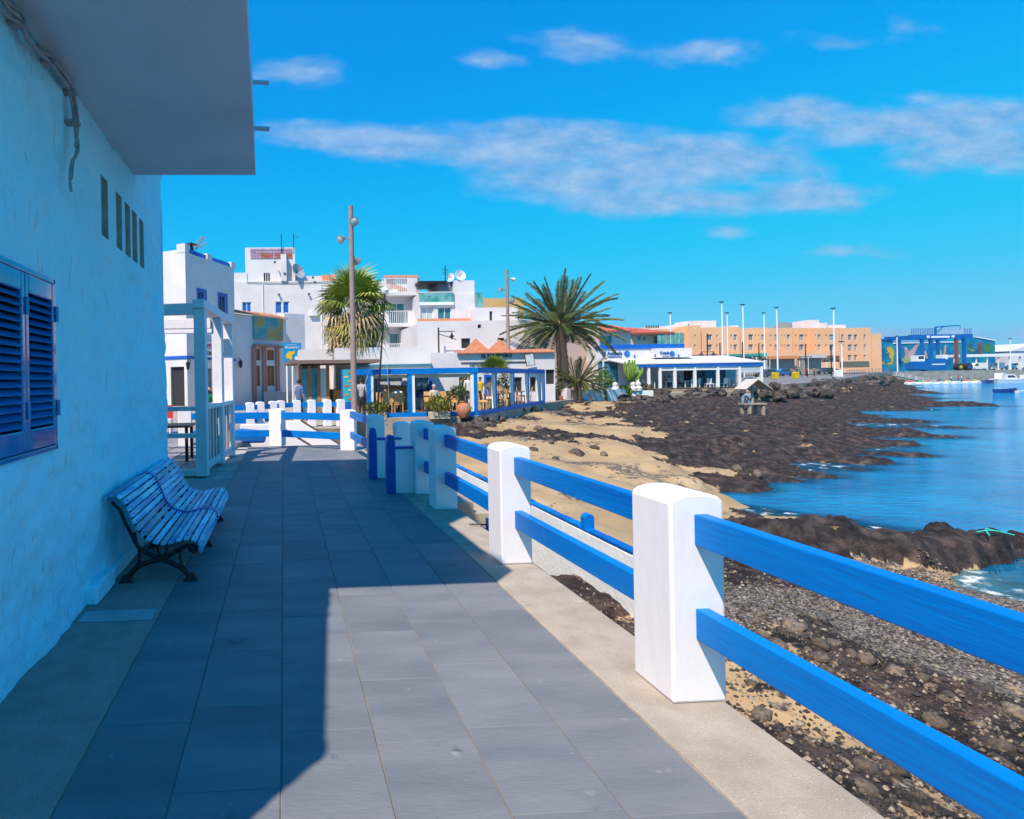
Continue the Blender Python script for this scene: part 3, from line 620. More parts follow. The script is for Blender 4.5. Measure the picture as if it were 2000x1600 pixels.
l.new(mth('ADD', mth('MULTIPLY', nz_(9, 8, .68), mth('ADD', mth('MULTIPLY', lf_, 1.2), .12)), mth('MULTIPLY', mth('MULTIPLY', vo.outputs['Distance'], pf), -.5)), bp.inputs['Height']); l.new(bp.outputs[0], B_.inputs['Normal'])
me.materials.append(bm_); beach = bpy.data.objects.new('beach', me); COL.objects.link(beach); struct(beach)
# fast height lookup on the grid
def ground(x, y):
    r = math.hypot(x, y); i = np.clip(math.log(r / 2.6) / math.log(175 / 2.6) * (NR - 1), 0, NR - 1); j = np.clip((math.atan2(x, y) - th[0]) / (th[-1] - th[0]) * (NT - 1), 0, NT - 1)
    k = int(round(i)) * NT + int(round(j)); return tz[k]
# sea
sm_ = bpy.data.materials.new('sea_water'); sm_.use_nodes = True; n, l = sm_.node_tree.nodes, sm_.node_tree.links; B_ = n['Principled BSDF']
B_.inputs['Roughness'].default_value = .06; B_.inputs['IOR'].default_value = 1.33; B_.inputs['Specular IOR Level'].default_value = .5
tcn = n.new('ShaderNodeTexCoord')
c_ = ramp(nz_(.06, 5), [(.35, (.0, .17, .40)), (.65, (.0, .27, .54))]); c2 = ramp(nz_(.5, 5), [(.3, (.55, .66, .75)), (.7, (1.2, 1.2, 1.12))])
mm_ = n.new('ShaderNodeMix'); mm_.data_type = 'RGBA'; mm_.blend_type = 'MULTIPLY'; mm_.inputs['Factor'].default_value = 1; l.new(c_, mm_.inputs[6]); l.new(c2, mm_.inputs[7]); l.new(mm_.outputs[2], B_.inputs['Base Color'])
mpn = n.new('ShaderNodeMapping'); mpn.inputs['Scale'].default_value = (.8, 1.7, 1); mpn.inputs['Rotation'].default_value = (0, 0, .5); l.new(tcn.outputs['Object'], mpn.inputs['Vector'])
w1 = n.new('ShaderNodeTexNoise'); w1.inputs['Scale'].default_value = 1.9; w1.inputs['Detail'].default_value = 6; w1.inputs['Roughness'].default_value = .6; l.new(mpn.outputs[0], w1.inputs['Vector'])
bp = n.new('ShaderNodeBump'); bp.inputs['Strength'].default_value = .9; bp.inputs['Distance'].default_value = .30; l.new(w1.outputs['Fac'], bp.inputs['Height']); l.new(bp.outputs[0], B_.inputs['Normal'])
tr_ = n.new('ShaderNodeBsdfTransparent'); tr_.inputs['Color'].default_value = (.55, .85, .9, 1); mxs = n.new('ShaderNodeMixShader')
atd = n.new('ShaderNodeAttribute'); atd.attribute_name = 'depth'; l.new(atd.outputs['Fac'], mxs.inputs[0]); l.new(tr_.outputs[0], mxs.inputs[1]); l.new(B_.outputs[0], mxs.inputs[2])
fm = n.new('ShaderNodeBsdfDiffuse'); fm.inputs['Color'].default_value = (.75, .8, .8, 1); ats = n.new('ShaderNodeAttribute'); ats.attribute_name = 'shore'
ff = step(mth('ADD', mth('MULTIPLY', ats.outputs['Fac'], .5), mth('SUBTRACT', nz_(3.1, 7, .7), .5)), .44, .64); mx2 = n.new('ShaderNodeMixShader'); l.new(ff, mx2.inputs[0]); l.new(mxs.outputs[0], mx2.inputs[1]); l.new(fm.outputs[0], mx2.inputs[2])
l.new(mx2.outputs[0], n['Material Output'].inputs['Surface'])
thw = np.linspace(rad(8), rad(95), 260); rw = np.concatenate([np.geomspace(3, 175, 260), [300, 700, 2500, 6000]])
TW, RW = np.meshgrid(thw, rw); wx, wy = RW * np.sin(TW), RW * np.cos(TW)
dz = np.ones(wx.size) * 3; inn = (RW.ravel() <= 175)
zz = terrain_vals(wx.ravel()[inn], wy.ravel()[inn])[0]; dz[inn] = SEA - zz
vs = np.stack([wx.ravel(), wy.ravel(), np.full(wx.size, SEA)], -1)
me = bpy.data.meshes.new('sea'); a, b = RW.shape
ii = np.arange(a - 1)[:, None] * b + np.arange(b - 1)[None]; F4 = np.stack([ii, ii + b, ii + b + 1, ii + 1], -1).reshape(-1, 4)
me.from_pydata(vs.tolist(), [], F4.tolist()); at = me.attributes.new('depth', 'FLOAT', 'POINT'); at.data.foreach_set('value', np.clip(.28 + dz * 1.5, .28, 1).astype(np.float32))
at = me.attributes.new('shore', 'FLOAT', 'POINT'); at.data.foreach_set('value', np.clip(1 - np.abs(dz - .06) / .16, 0, 1).astype(np.float32))
me.materials.append(sm_); sea = bpy.data.objects.new('sea', me); COL.objects.link(sea); struct(sea)
# far ground behind the cove and out to the horizon
FG = mat('far_ground', (.30, .27, .23), .95, (.38, .33, .27), .08, bump=.2, bscale=1)
# pebbles and stones
PEB = mat('beach_stone', (.06, .05, .045), .7, (.17, .12, .08), 3, bump=.4, bscale=14, rnd=.5, speck=((.36, .30, .24), 9, .66))
stone_me = [rock_mesh('stone_mesh', 10 + i, 2, .5, .62) for i in range(6)]
for q in stone_me: q.materials.append(PEB); q.polygons.foreach_set('use_smooth', [True] * len(q.polygons))
for (u0, u1, v0, v1, cnt, s0, s1) in ((1430, 2000, 1180, 1600, 70, .03, .09), (1480, 1850, 1210, 1340, 22, .05, .13), (1900, 2000, 1330, 1560, 10, .04, .1), (880, 1060, 815, 870, 26, .08, .22), (1060, 1180, 845, 880, 12, .08, .25), (1420, 1700, 930, 960, 12, .1, .3)):
    for k in range(cnt):
        u, v = random.uniform(u0, u1), random.uniform(v0, v1); P = onz(u, v, -1.); z = ground(P.x, P.y); P = onz(u, v, z); z = ground(P.x, P.y)
        s = random.uniform(s0, s1) * random.uniform(.6, 1.2)
        place(random.choice(stone_me), 'stone', beach, (P.x, P.y, z - s * .1), (random.uniform(-.3, .3), random.uniform(-.3, .3), random.uniform(0, 6.3)), (s, s, s))
PEBS = [mat('pebble_dark', (.05, .043, .04), .8), mat('pebble_brown', (.15, .11, .08), .8), mat('pebble_pale', (.30, .24, .18), .8)]
m = MB(); oc8 = [(1, 0, 0), (0, 1, 0), (-1, 0, 0), (0, -1, 0), (0, 0, 1), (0, 0, -1)]; of8 = [(0, 1, 4), (1, 2, 4), (2, 3, 4), (3, 0, 4), (1, 0, 5), (2, 1, 5), (3, 2, 5), (0, 3, 5)]
for k in range(22000):
    u, v = random.uniform(1120, 2080), 1095 + 560 * random.random() ** 2.2
    if u > 1860 and v < 1180: continue
    P = onz(u, v, -1.1); z = ground(P.x, P.y); P = onz(u, v, z)
    if P.x < 2.6 or z < SEA - .05: continue
    s = random.choice((.006, .009, .012, .016, .024)) * random.uniform(.7, 1.3); z = ground(P.x, P.y) + s * .2; a = random.uniform(0, 6.28); ca, sa = math.cos(a), math.sin(a); e = random.uniform(.5, 1)
    m.add([(P.x + s * (x * ca - y * e * sa), P.y + s * (x * sa + y * e * ca), z + s * w * .8) for x, y, w in oc8], of8, random.choices((0, 1, 2), (5, 3, 2))[0])
o = m.build('pebbles', PEBS, beach, smooth=True, angle=80); o['kind'] = 'stuff'

# ------------------------------------------------------------------ town: helpers
class Fr:
    """a facade frame: origin on the ground, x along the wall, y into the building"""
    def __init__(s, u, Y, ang=0., z=0., xy=None):
        P = ony(u, 745, Y) if xy is None else Vector((*xy, 0)); s.o = Vector((P.x, P.y, 0)); s.a = rad(ang); s.z = z
        s.ax = Vector((math.cos(s.a), math.sin(s.a), 0)); s.ay = Vector((-math.sin(s.a), math.cos(s.a), 0))
    def px(s, u, v, d=0.):
        r = ray(u, v); c = Vector((0, 0, H)); q = s.o + s.ay * d; t = (q - c).dot(s.ay) / r.dot(s.ay); P = c + r * t
        return (P - s.o).dot(s.ax), P.z - s.z
    def rect(s, u0, v0, u1, v1, d=0.):
        x0, z1 = s.px(u0, v0, d); x1, z0 = s.px(u1, v1, d); return x0, x1, z0, z1
    def w(s, p): return s.o + s.ax * p[0] + s.ay * p[1] + Vector((0, 0, s.z + p[2]))
def part(mb, fr, name, mt, t, **k):
    """build mb (given in frame coordinates) as a child of t, an object at top level or a part of one"""
    root = t
    while root.parent: root = root.parent
    inv = Matrix.LocRotScale(root.location, root.rotation_euler, None).inverted()
    mb.v = [tuple(inv @ fr.w(p)) for p in mb.v]; return mb.build(name, mt, t, **k)
def bthing(fr, name, label, cat, group=None): return thing(name, label, cat, (fr.o.x, fr.o.y, fr.z), fr.a, group)
WFRAME = mat('white_window_frame', (.75, .76, .76), .5); TEAL = mat('teal_glass', (.02, .14, .20), .1, (.06, .22, .28), 2, spec=.8)
CURT = mat('pale_curtain', (.55, .60, .62), .6, (.42, .48, .52), 5, stretch=(6, 6, .3)); MIDBLUE = mat('door_blue', (.005, .10, .46), .5, (.01, .13, .52), 3)
def wall(fr, t, x0, x1, z0, z1, ops=(), mt=None, depth=.16, d=0., name='wall', pane=GLASS, frame=WFRAME, back=None):
    """front wall at y=d with real openings; ops: (rect, kind)"""
    mt = mt or WHITE_F
    R = [o[0] for o in ops]
    R = [(max(a, x0 + .02), min(b, x1 - .02), max(c, z0 + .001), min(e, z1 - .02)) for a, b, c, e in R]
    xs = sorted({x0, x1, *[q for r in R for q in r[:2]]}); zs = sorted({z0, z1, *[q for r in R for q in r[2:]]})
    m = MB()
    for i in range(len(xs) - 1):
        for j in range(len(zs) - 1):
            xc, zc = (xs[i] + xs[i + 1]) / 2, (zs[j] + zs[j + 1]) / 2
            if any(a < xc < b and c < zc < e for a, b, c, e in R): continue
            m.quad((xs[i], d, zs[j]), (xs[i + 1], d, zs[j]), (xs[i + 1], d, zs[j + 1]), (xs[i], d, zs[j + 1]))
    for a, b, c, e in R:
        y = d + depth
        m.quad((a, d, c), (a, y, c), (a, y, e), (a, d, e)); m.quad((b, d, c), (b, y, c), (b, y, e), (b, d, e)); m.quad((a, d, e), (b, d, e), (b, y, e), (a, y, e)); m.quad((a, d, c), (b, d, c), (b, y, c), (a, y, c))
    if back:
        y = d + back
        m.quad((x0, d, z0), (x0, y, z0), (x0, y, z1), (x0, d, z1)); m.quad((x1, d, z0), (x1, y, z0), (x1, y, z1), (x1, d, z1)); m.quad((x0, d, z1), (x1, d, z1), (x1, y, z1), (x0, y, z1)); m.quad((x0, y, z0), (x1, y, z0), (x1, y, z1), (x0, y, z1))
    wl_ = part(m, fr, name, mt, t)
    for (a, b, c, e), o in zip(R, ops):
        k = o[1]; y = d + depth - .03; fw = min(.07, (b - a) * .14)
        pm = {'win': pane, 'curtain': CURT, 'teal': TEAL, 'dark': DARK, 'blue': MIDBLUE, 'open': DARK, 'door': MIDBLUE, 'bluewin': GLASS, 'wood': WOOD}[k]
        m = MB(); m.quad((a, y + .02, c), (b, y + .02, c), (b, y + .02, e), (a, y + .02, e)); wn_ = part(m, fr, 'window' if k != 'door' else 'door', pm, t)
        if k in ('win', 'curtain', 'teal', 'bluewin', 'blue', 'wood'):
            m = MB(); f_ = fw
            for q in ((a, b, e - f_, e), (a, b, c, c + f_), (a, a + f_, c, e), (b - f_, b, c, e)): m.box(q[0], q[1], y - .04, y + .01, q[2], q[3])
            if (b - a) > .75: m.box((a + b) / 2 - f_ * .4, (a + b) / 2 + f_ * .4, y - .035, y + .01, c, e)
            part(m, fr, 'frame', {'bluewin': MIDBLUE, 'blue': WFRAME, 'wood': WOOD}.get(k, frame), wn_)
        if k == 'bluewin':
            m = MB(); q = .17
            for r in ((a - q, b + q, e, e + q), (a - q, b + q, c - q, c), (a - q, a, c, e), (b, b + q, c, e)): m.box(r[0], r[1], d - .03, d + .01, r[2], r[3])
            part(m, fr, 'surround', MIDBLUE, wn_)
    return wl_
def text(body, fr, x, z, size, mt, t, d=-.03, width=None, name='lettering', bold=0.):
    cu_ = bpy.data.curves.new('txt', 'FONT'); cu_.body = body; cu_.size = size; cu_.extrude = .01; cu_.offset = bold; cu_.resolution_u = 2
    o = bpy.data.objects.new('txt', cu_); COL.objects.link(o); dg = bpy.context.evaluated_depsgraph_get(); me = bpy.data.meshes.new_from_object(o.evaluated_get(dg)); bpy.data.objects.remove(o)
    P = [v.co.copy() for v in me.vertices]; wd = max(p.x for p in P) - min(p.x for p in P); sx = (width / wd) if width else 1.
    m = MB(); m.add([(x + p.x * sx, d - p.z, z + p.y) for p in P], [tuple(f.vertices) for f in me.polygons]); return part(m, fr, name, mt, t)
def tiles(fr, t, x0, x1, y0, y1, z0, z1, mt=TILE_R, step=.24, name='tile_row'):
    """sloping roof of half-round tile rows running from y0,z0 (eave) to y1,z1 (ridge)"""
    n = max(1, int(round((x1 - x0) / step))); w = (x1 - x0) / n
    for i in range(n):
        m = MB(); xc = x0 + (i + .5) * w; pts = [(xc + w * .5 * math.cos(a), w * .3 * math.sin(a)) for a in np.linspace(math.pi, 0, 6)]
        v = [(px_, y0, z0 + pz) for px_, pz in pts] + [(px_, y1, z1 + pz) for px_, pz in pts]
        m.add(v, [(i_, i_ + 1, i_ + 7, i_ + 6) for i_ in range(5)] + [tuple(range(6))]); part(m, fr, name, mt, t, smooth=True)
def rail_fence(fr, t, x0, x1, z0, z1, d=0., mt=None, step=.14, name='balustrade', r=.015):
    m = MB(); m.box(x0, x1, d - .025, d + .025, z1 - .05, z1); m.box(x0, x1, d - .02, d + .02, z0, z0 + .04)
    x = x0 + step / 2
    while x < x1: m.box(x - r, x + r, d - r, d + r, z0 + .04, z1 - .05); x += step
    return part(m, fr, name, mt or WFRAME, t)

# people ------------------------------------------------------------
SKIN = mat('skin', (.42, .22, .14), .6); HAIR_D = mat('dark_hair', (.025, .018, .014), .7); HAIR_G = mat('grey_hair', (.35, .33, .31), .7)
def cloth(name, c): return mat('cloth_' + name, c, .85, tuple(q * .75 for q in c), 9)
POSES = {
    'stand': dict(pel=(0, 0, .93), che=(0, 0, 1.28), nec=(0, 0, 1.47), hea=(0, -.015, 1.60), top=(0, 0, 1.71), sl=(.18, 0, 1.40), el=(.24, .02, 1.13), hl=(.25, -.06, .90), sr=(-.18, 0, 1.40), er=(-.24, .02, 1.13), hr=(-.25, -.07, .89), kl=(.10, -.02, .50), fl=(.11, .02, .08), tl=(.12, -.13, .03), kr=(-.10, -.02, .50), fr=(-.11, .02, .08), tr=(-.12, -.13, .03)),
    'walk': dict(pel=(0, 0, .92), che=(0, -.03, 1.27), nec=(0, -.04, 1.46), hea=(0, -.06, 1.59), top=(0, -.05, 1.70), sl=(.18, -.02, 1.39), el=(.24, .1, 1.14), hl=(.24, .1, .9), sr=(-.18, -.03, 1.39), er=(-.24, -.12, 1.14), hr=(-.22, -.28, 1.0), kl=(.10, -.2, .52), fl=(.11, -.28, .09), tl=(.11, -.42, .05), kr=(-.10, .05, .48), fr=(-.11, .3, .13), tr=(-.11, .2, .03)),
    'sit': dict(pel=(0, 0, .50), che=(0, -.02, .84), nec=(0, -.03, 1.03), hea=(0, -.06, 1.16), top=(0, -.05, 1.27), sl=(.18, -.02, .96), el=(.24, -.08, .71), hl=(.14, -.34, .74), sr=(-.18, -.02, .96), er=(-.24, -.08, .71), hr=(-.14, -.34, .74), kl=(.12, -.42, .50), fl=(.12, -.44, .08), tl=(.12, -.58, .03), kr=(-.12, -.42, .50), fr=(-.12, -.44, .08), tr=(-.12, -.58, .03)),
    'chin': dict(pel=(0, 0, .50), che=(0, -.04, .84), nec=(0, -.08, 1.03), hea=(0, -.13, 1.15), top=(0, -.11, 1.27), sl=(.18, -.06, .96), el=(.2, -.28, .76), hl=(.05, -.24, 1.0), sr=(-.18, -.06, .96), er=(-.25, -.2, .74), hr=(-.02, -.36, .76), kl=(.12, -.42, .50), fl=(.12, -.44, .08), tl=(.12, -.58, .03), kr=(-.12, -.42, .50), fr=(-.12, -.44, .08), tr=(-.12, -.58, .03)),
    'lean': dict(pel=(0, .1, .92), che=(0, -.1, 1.24), nec=(0, -.2, 1.40), hea=(0, -.27, 1.52), top=(0, -.27, 1.63), sl=(.18, -.15, 1.34), el=(.24, -.32, 1.14), hl=(.16, -.52, 1.1), sr=(-.18, -.15, 1.34), er=(-.24, -.32, 1.14), hr=(-.16, -.52, 1.1), kl=(.10, .06, .50), fl=(.11, .1, .08), tl=(.12, -.05, .03), kr=(-.10, .06, .50), fr=(-.11, .1, .08), tr=(-.12, -.05, .03))}
RADS = dict(pel=.145, che=.15, nec=.058, hea=.095, top=.06, sl=.075, el=.048, hl=.038, sr=.075, er=.048, hr=.038, kl=.066, fl=.045, tl=.035, kr=.066, fr=.045, tr=.035)
EDG = [('pel', 'che'), ('che', 'nec'), ('nec', 'hea'), ('hea', 'top'), ('che', 'sl'), ('sl', 'el'), ('el', 'hl'), ('che', 'sr'), ('sr', 'er'), ('er', 'hr'), ('pel', 'kl'), ('kl', 'fl'), ('fl', 'tl'), ('pel', 'kr'), ('kr', 'fr'), ('fr', 'tr')]
_pm = {}
def body_mesh(pose):
    if pose in _pm: return _pm[pose]
    J = POSES[pose]; names = list(J); me = bpy.data.meshes.new('sk'); me.from_pydata([J[q] for q in names], [(names.index(a), names.index(b)) for a, b in EDG], [])
    o = bpy.data.objects.new('sk', me); COL.objects.link(o)
    sk = o.modifiers.new('s', 'SKIN'); sk.use_smooth_shade = True
    for q, v in zip(names, me.skin_vertices[0].data): v.radius = (RADS[q],) * 2; v.use_root = q == 'pel'
    ss = o.modifiers.new('u', 'SUBSURF'); ss.levels = 1; ss.render_levels = 1
    dg = bpy.context.evaluated_depsgraph_get(); r = bpy.data.meshes.new_from_object(o.evaluated_get(dg)); bpy.data.objects.remove(o)
    seg = []
    for pl in r.polygons:
        c = pl.center; best = None
        for a, b in EDG:
            A, B = Vector(J[a]), Vector(J[b]); t = max(0, min(1, (c - A).dot(B - A) / (B - A).length_squared)); d = (c - A - (B - A) * t).length
            if best is None or d < best[0]: best = (d, a, b)
        seg.append(best[1:])
    _pm[pose] = (r, seg); return _pm[pose]
def person(label, pose, loc, rotz, shirt, trousers, hair=HAIR_D, sleeves=False, shorts=False, group=None, s=1.):
    r, seg = body_mesh(pose); me = r.copy(); me.materials.clear()
    for q in (SKIN, shirt, trousers, mat('shoe', (.05, .045, .04), .7)): me.materials.append(q)
    idx_ = []
    for a, b in seg:
        if (a, b) in (('pel', 'che'), ('che', 'nec'), ('che', 'sl'), ('che', 'sr')): k = 1
        elif (a, b) in (('sl', 'el'), ('sr', 'er')): k = 1
        elif (a, b) in (('el', 'hl'), ('er', 'hr')): k = 1 if sleeves else 0
        elif a == 'pel': k = 2
        elif (a, b) in (('kl', 'fl'), ('kr', 'fr')): k = 0 if shorts else 2
        elif a in ('fl', 'fr'): k = 3
        else: k = 0
        idx_.append(k)
    me.polygons.foreach_set('material_index', idx_); me.polygons.foreach_set('use_smooth', [True] * len(me.polygons))
    t = thing('person', label, 'person', loc, rotz, group); t.scale = (s, s, s)
    b = bpy.data.objects.new('body', me); COL.objects.link(b); b.parent = t
    J = POSES[pose]; h = Vector(J['top']) * .55 + Vector(J['hea']) * .45; m = MB()
    pr = [(.001, .085), (.05, .075), (.085, .04), (.1, -.01), (.098, -.05), (.07, -.075)]
    m.lathe(pr, (h.x, h.y + .03, h.z + .01), 12); 
    if hair: m.build('hair', hair, t, smooth=True)
    m = MB(); hc = Vector(J['hea']); m.lathe([(.001, -.015), (.014, -.008), (.018, 0), (.001, .03)], (hc.x, hc.y - .1, hc.z), 8); m.build('nose', SKIN, t, smooth=True)
    for sx in (-1, 1): m = MB(); m.lathe([(.001, -.01), (.011, 0), (.001, .01)], (hc.x + sx * .035, hc.y - .088, hc.z + .035), 6); m.build('eye', HAIR_D, t)
    return t

# palms ------------------------------------------------------------
def frond_mesh(L, droop, seed, n=46, wid=.5, curl=1.6):
    R_ = random.Random(seed); m = MB(); pts = []
    for i in range(13):
        t = i / 12; pts.append(Vector((L * (t - .18 * droop * t ** 2.4), 0, -L * droop * .62 * t ** curl)))
    m.tube(pts, [.045 * (1 - .85 * i / 12) for i in range(13)], 5, m=1)
    def at(t): q = t * 12; i = min(int(q), 11); return pts[i].lerp(pts[i + 1], q - i), (pts[i + 1] - pts[i]).normalized()
    for i in range(n):
        t = .16 + .84 * i / n
        for sd in (-1, 1):
            p, d = at(t + R_.uniform(-.008, .008)); ll = wid * (math.sin(math.pi * min(1, (t - .08) * .95 + .08)) ** .6) * R_.uniform(.8, 1.15)
            q = (d * .75 + Vector((0, sd * .62, .33 * R_.uniform(.5, 1.2)))).normalized(); tip = p + q * ll - Vector((0, 0, ll * .22)); mid_ = p + q * ll * .5
            w = Vector((.024 * L / 4.2, 0, .032 * L / 4.2)); m.add([p, mid_ - w, tip, mid_ + w], [(0, 1, 2, 3)], 0)
    me = bpy.data.meshes.new('frond_mesh'); me.from_pydata(m.v, [], m.f); me.polygons.foreach_set('material_index', m.mi); return me
FROND = mat('palm_leaf', (.075, .12, .042), .5, (.17, .185, .07), 1.5, rnd=.35, spec=.4); FROND_D = mat('dry_palm_leaf', (.20, .14, .07), .7, (.28, .2, .1), 2, rnd=.3); RACH = mat('palm_stem', (.22, .20, .08), .6)
TRUNK = mat('palm_trunk', (.085, .06, .045), .9, (.17, .125, .09), 9, bump=.9, bscale=14, stretch=(1, 1, 3))
def phoenix(label, loc, trunk_h, L, nf, seed, r0=.42, lean=(0, 0), group=None):
    R_ = random.Random(seed); t = thing('date_palm', label, 'palm tree', loc, 0, group)
    m = MB(); k = 26; pts = []; rs = []
    for i in range(k):
        q = i / (k - 1); pts.append((lean[0] * q, lean[1] * q, -.3 + (trunk_h + .3) * q)); rs.append(r0 * (1.15 - .35 * q + (.12 * (q > .86)) + .06 * (i % 2)))
    m.tube(pts, rs, 12); m.build('trunk', TRUNK, t, smooth=True, angle=30)
    ms = []
    for i in range(7):
        q = frond_mesh(L * R_.uniform(.9, 1.08), (.12, .3, .5, .72, .95, .4, .65)[i], seed * 10 + i, 44, L * .14); q.materials.append(FROND); q.materials.append(RACH); ms.append(q)
    dry = frond_mesh(L * .7, 1.15, seed + 99, 34, L * .1, 1.2); dry.materials.append(FROND_D); dry.materials.append(FROND_D)
    for i in range(nf):
        q = i / nf; el = rad(84 - 92 * q ** .75 + R_.uniform(-8, 8)); az = i * 2.39996 + R_.uniform(-.2, .2); kk = min(6, int(q * 5)) if R_.random() < .75 else R_.randrange(7)
        o = place(dry if (q > .93) else ms[kk], 'frond', t, (lean[0] + .12 * math.cos(az), lean[1] + .12 * math.sin(az), trunk_h + R_.uniform(-.15, .15)), (R_.uniform(-.3, .3), -el, az), (R_.uniform(.85, 1.1),) * 3)
    return t
def fan_mesh(r, n, droop, seed):
    R_ = random.Random(seed); m = MB(); m.tube([(0, 0, 0), (r * .45, 0, -.02), (r * .9, 0, -.12 * r)], [.02, .014, .01], 4, m=1)
    c = Vector((r * .9, 0, -.12 * r))
    for i in range(n):
        a = rad(-125 + 250 * i / (n - 1)); ll = r * R_.uniform(.85, 1.1); d = Vector((math.cos(a), math.sin(a), .08)); s = Vector((-math.sin(a), math.cos(a), 0)) * r * .045
        p1 = c + d * ll * .55 + Vector((0, 0, -.04 * droop)); p2 = c + d * ll * .98 - Vector((0, 0, ll * .5 * droop))
        m.add([c, p1 - s, p1 + s], [(0, 1, 2)], 0); m.add([p1 - s, p2, p1 + s], [(0, 1, 2)], 0)
    me = bpy.data.meshes.new('fan_mesh'); me.from_pydata(m.v, [], m.f); me.polygons.foreach_set('material_index', m.mi); return me
GREENF = mat('fan_leaf', (.14, .22, .025), .5, (.26, .29, .045), 2, rnd=.35, spec=.4); YELF = mat('yellow_fan_leaf', (.28, .26, .04), .6, (.36, .28, .07), 2, rnd=.2); STRAW = mat('dry_fan_leaf', (.40, .27, .14), .8, (.50, .36, .20), 3, rnd=.3)
def fan_palm(label, loc, trunk_h, r, seed, ng=46, nd=70, rt=.22):
    R_ = random.Random(seed); t = thing('fan_palm', label, 'palm tree', loc)
    m = MB(); m.tube([(.05 * math.sin(i), 0, -.1 + (trunk_h + .1) * i / 14) for i in range(15)], [rt * (1.25 - .4 * i / 14 + .04 * (i % 2)) for i in range(15)], 10); m.build('trunk', TRUNK, t, smooth=True)
    g = []
    for i in range(4):
        q = fan_mesh(r * .62, 22, (.2, .5, .9, .6)[i], seed + i); q.materials.append(GREENF); q.materials.append(RACH); g.append(q)
    dr = fan_mesh(r * .62, 18, 1.3, seed + 9); dr.materials.append(STRAW); dr.materials.append(STRAW); yl = fan_mesh(r * .62, 20, 1.1, seed + 8); yl.materials.append(YELF); yl.materials.append(RACH)
    for i in range(ng):
        q = i / ng; el = rad(80 - 85 * q + R_.uniform(-10, 10)); az = i * 2.39996
        place(R_.choice(g), 'fan_leaf', t, (0, 0, trunk_h + R_.uniform(-.1, .2)), (R_.uniform(-.5, .5), -el, az), (R_.uniform(.85, 1.15),) * 3)
    for i in range(nd):
        q = i / max(nd, 1); az = i * 2.39996; el = rad(-8 - 70 * q + R_.uniform(-14, 10))
        place(yl if R_.random() < .3 * (1 - q) + .05 else dr, 'dry_fan_leaf', t, (0, 0, trunk_h - .1 - .95 * r * q), (R_.uniform(-.4, .4), -el, az), (R_.uniform(.75, 1.05),) * 3)
    return t
LEAFM = {}
def bush(name, label, cat, loc, rx, rz, n, mt, leaf=.07, seed=1, stem=True, group=None, pot=None):
    R_ = random.Random(seed); t = thing(name, label, cat, loc, 0, group); m = MB()
    for i in range(n):
        a, b = R_.uniform(0, 6.283), R_.uniform(-1, 1); k = R_.uniform(.35, 1) ** .5; lump = 1 + .22 * math.sin(3 * a + seed) * math.cos(2.3 * b * 2)
        p = Vector((rx * k * math.cos(a) * math.sqrt(1 - b * b) * lump, rx * k * math.sin(a) * math.sqrt(1 - b * b) * lump, rz * (1.02 + k * b * lump))); d = Vector((R_.gauss(0, 1), R_.gauss(0, 1), R_.gauss(.3, 1))).normalized(); e = d.cross(Vector((R_.random(), R_.random(), 1))).normalized(); s = leaf * R_.uniform(.6, 1.3)
        m.add([p - d * s, p - e * s * .45, p + d * s, p + e * s * .45], [(0, 1, 2, 3)], 0)
    m.build('foliage', mt, t)
    if stem:
        m = MB(); m.tube([(0, 0, -.1), (.02, 0, rz * .5), (0, .02, rz)], [.05, .04, .02], 6)
        for i in range(5): a = i * 1.3; m.tube([(0, 0, rz * .35), (rx * .5 * math.cos(a), rx * .5 * math.sin(a), rz * 1.1)], [.025, .01], 5)
        m.build('stem', TRUNK, t)
    return t
LEAF_A = mat('bush_leaf', (.06, .17, .02), .6, (.14, .25, .03), 4, rnd=.1); LEAF_Y = mat('yellow_green_leaf', (.20, .22, .03), .6, (.30, .30, .06), 4); LEAF_O = mat('olive_leaf', (.10, .13, .05), .6, (.17, .19, .08), 4)

# ------------------------------------------------------------------ town ground
PAVE = mat('plaza_paving', (.30, .25, .21), .9, (.38, .32, .27), 1.2, bump=.2, bscale=8)
cove = [(-60, 21.), (ony(690, 745, 20.6).x, 20.6), (ony(694, 745, 25.6).x, 25.6), (ony(930, 745, 25.6).x, 25.6), (ony(1064, 745, 36.6).x, 36.6), (ony(1105, 745, 41.).x, 41.), (ony(1150, 745, 45.).x, 45.), (ony(1180, 745, 52.).x, 52.), (ony(1500, 745, 54.2).x, 54.2), (ony(1560, 745, 66.).x, 66), (ony(1600, 745, 90.).x, 90), (60, 105), (-80, 105)]
m = MB(); m.prism(cove, -2.4, -.01, 'z'); struct(m.build('plaza', PAVE))
# harbour ground rising gently, then land to the horizon
HG = mat('harbour_asphalt', (.16, .155, .155), .9, (.21, .2, .2), .3)
def hx(u, Y): return ony(u, 745, Y).x
m = MB()
edge = [(1480, 56.), (1570, 66), (1660, 88), (1700, 120), (1745, 148), (1990, 158), (2150, 165)]
hz = lambda Y: .35 + max(0, min(1, (Y - 60) / 80)) * 1.05
v = [(hx(u, Y), Y, hz(Y)) for u, Y in edge]; vb = [(x, y, -2.6) for x, y, z in v]
n_ = len(v); back_ = [(-90, 100, .8), (-90, 260, 1.4), (500, 260, 1.4), (500, v[-1][1], 1.4)]
m.add(v + back_, [tuple(range(n_ + 3, -1, -1))] if False else [])
V = v; far_ = [(x * 260 / y if i > 2 else x - 10 + (260 - y) * .35, 260., 1.4) for i, (x, y, z) in enumerate(v)]
m.add(V + far_, [(i, i + 1, i + 1 + n_, i + n_) for i in range(n_ - 1)])
far2 = [(-150, 104, .95), (-150, 260, 1.4)]
m.add([V[0], far_[0], (-150, 260, 1.4), (-150, 58, .35)], [(0, 1, 2, 3)])
struct(m.build('harbour_ground', HG))
m = MB()
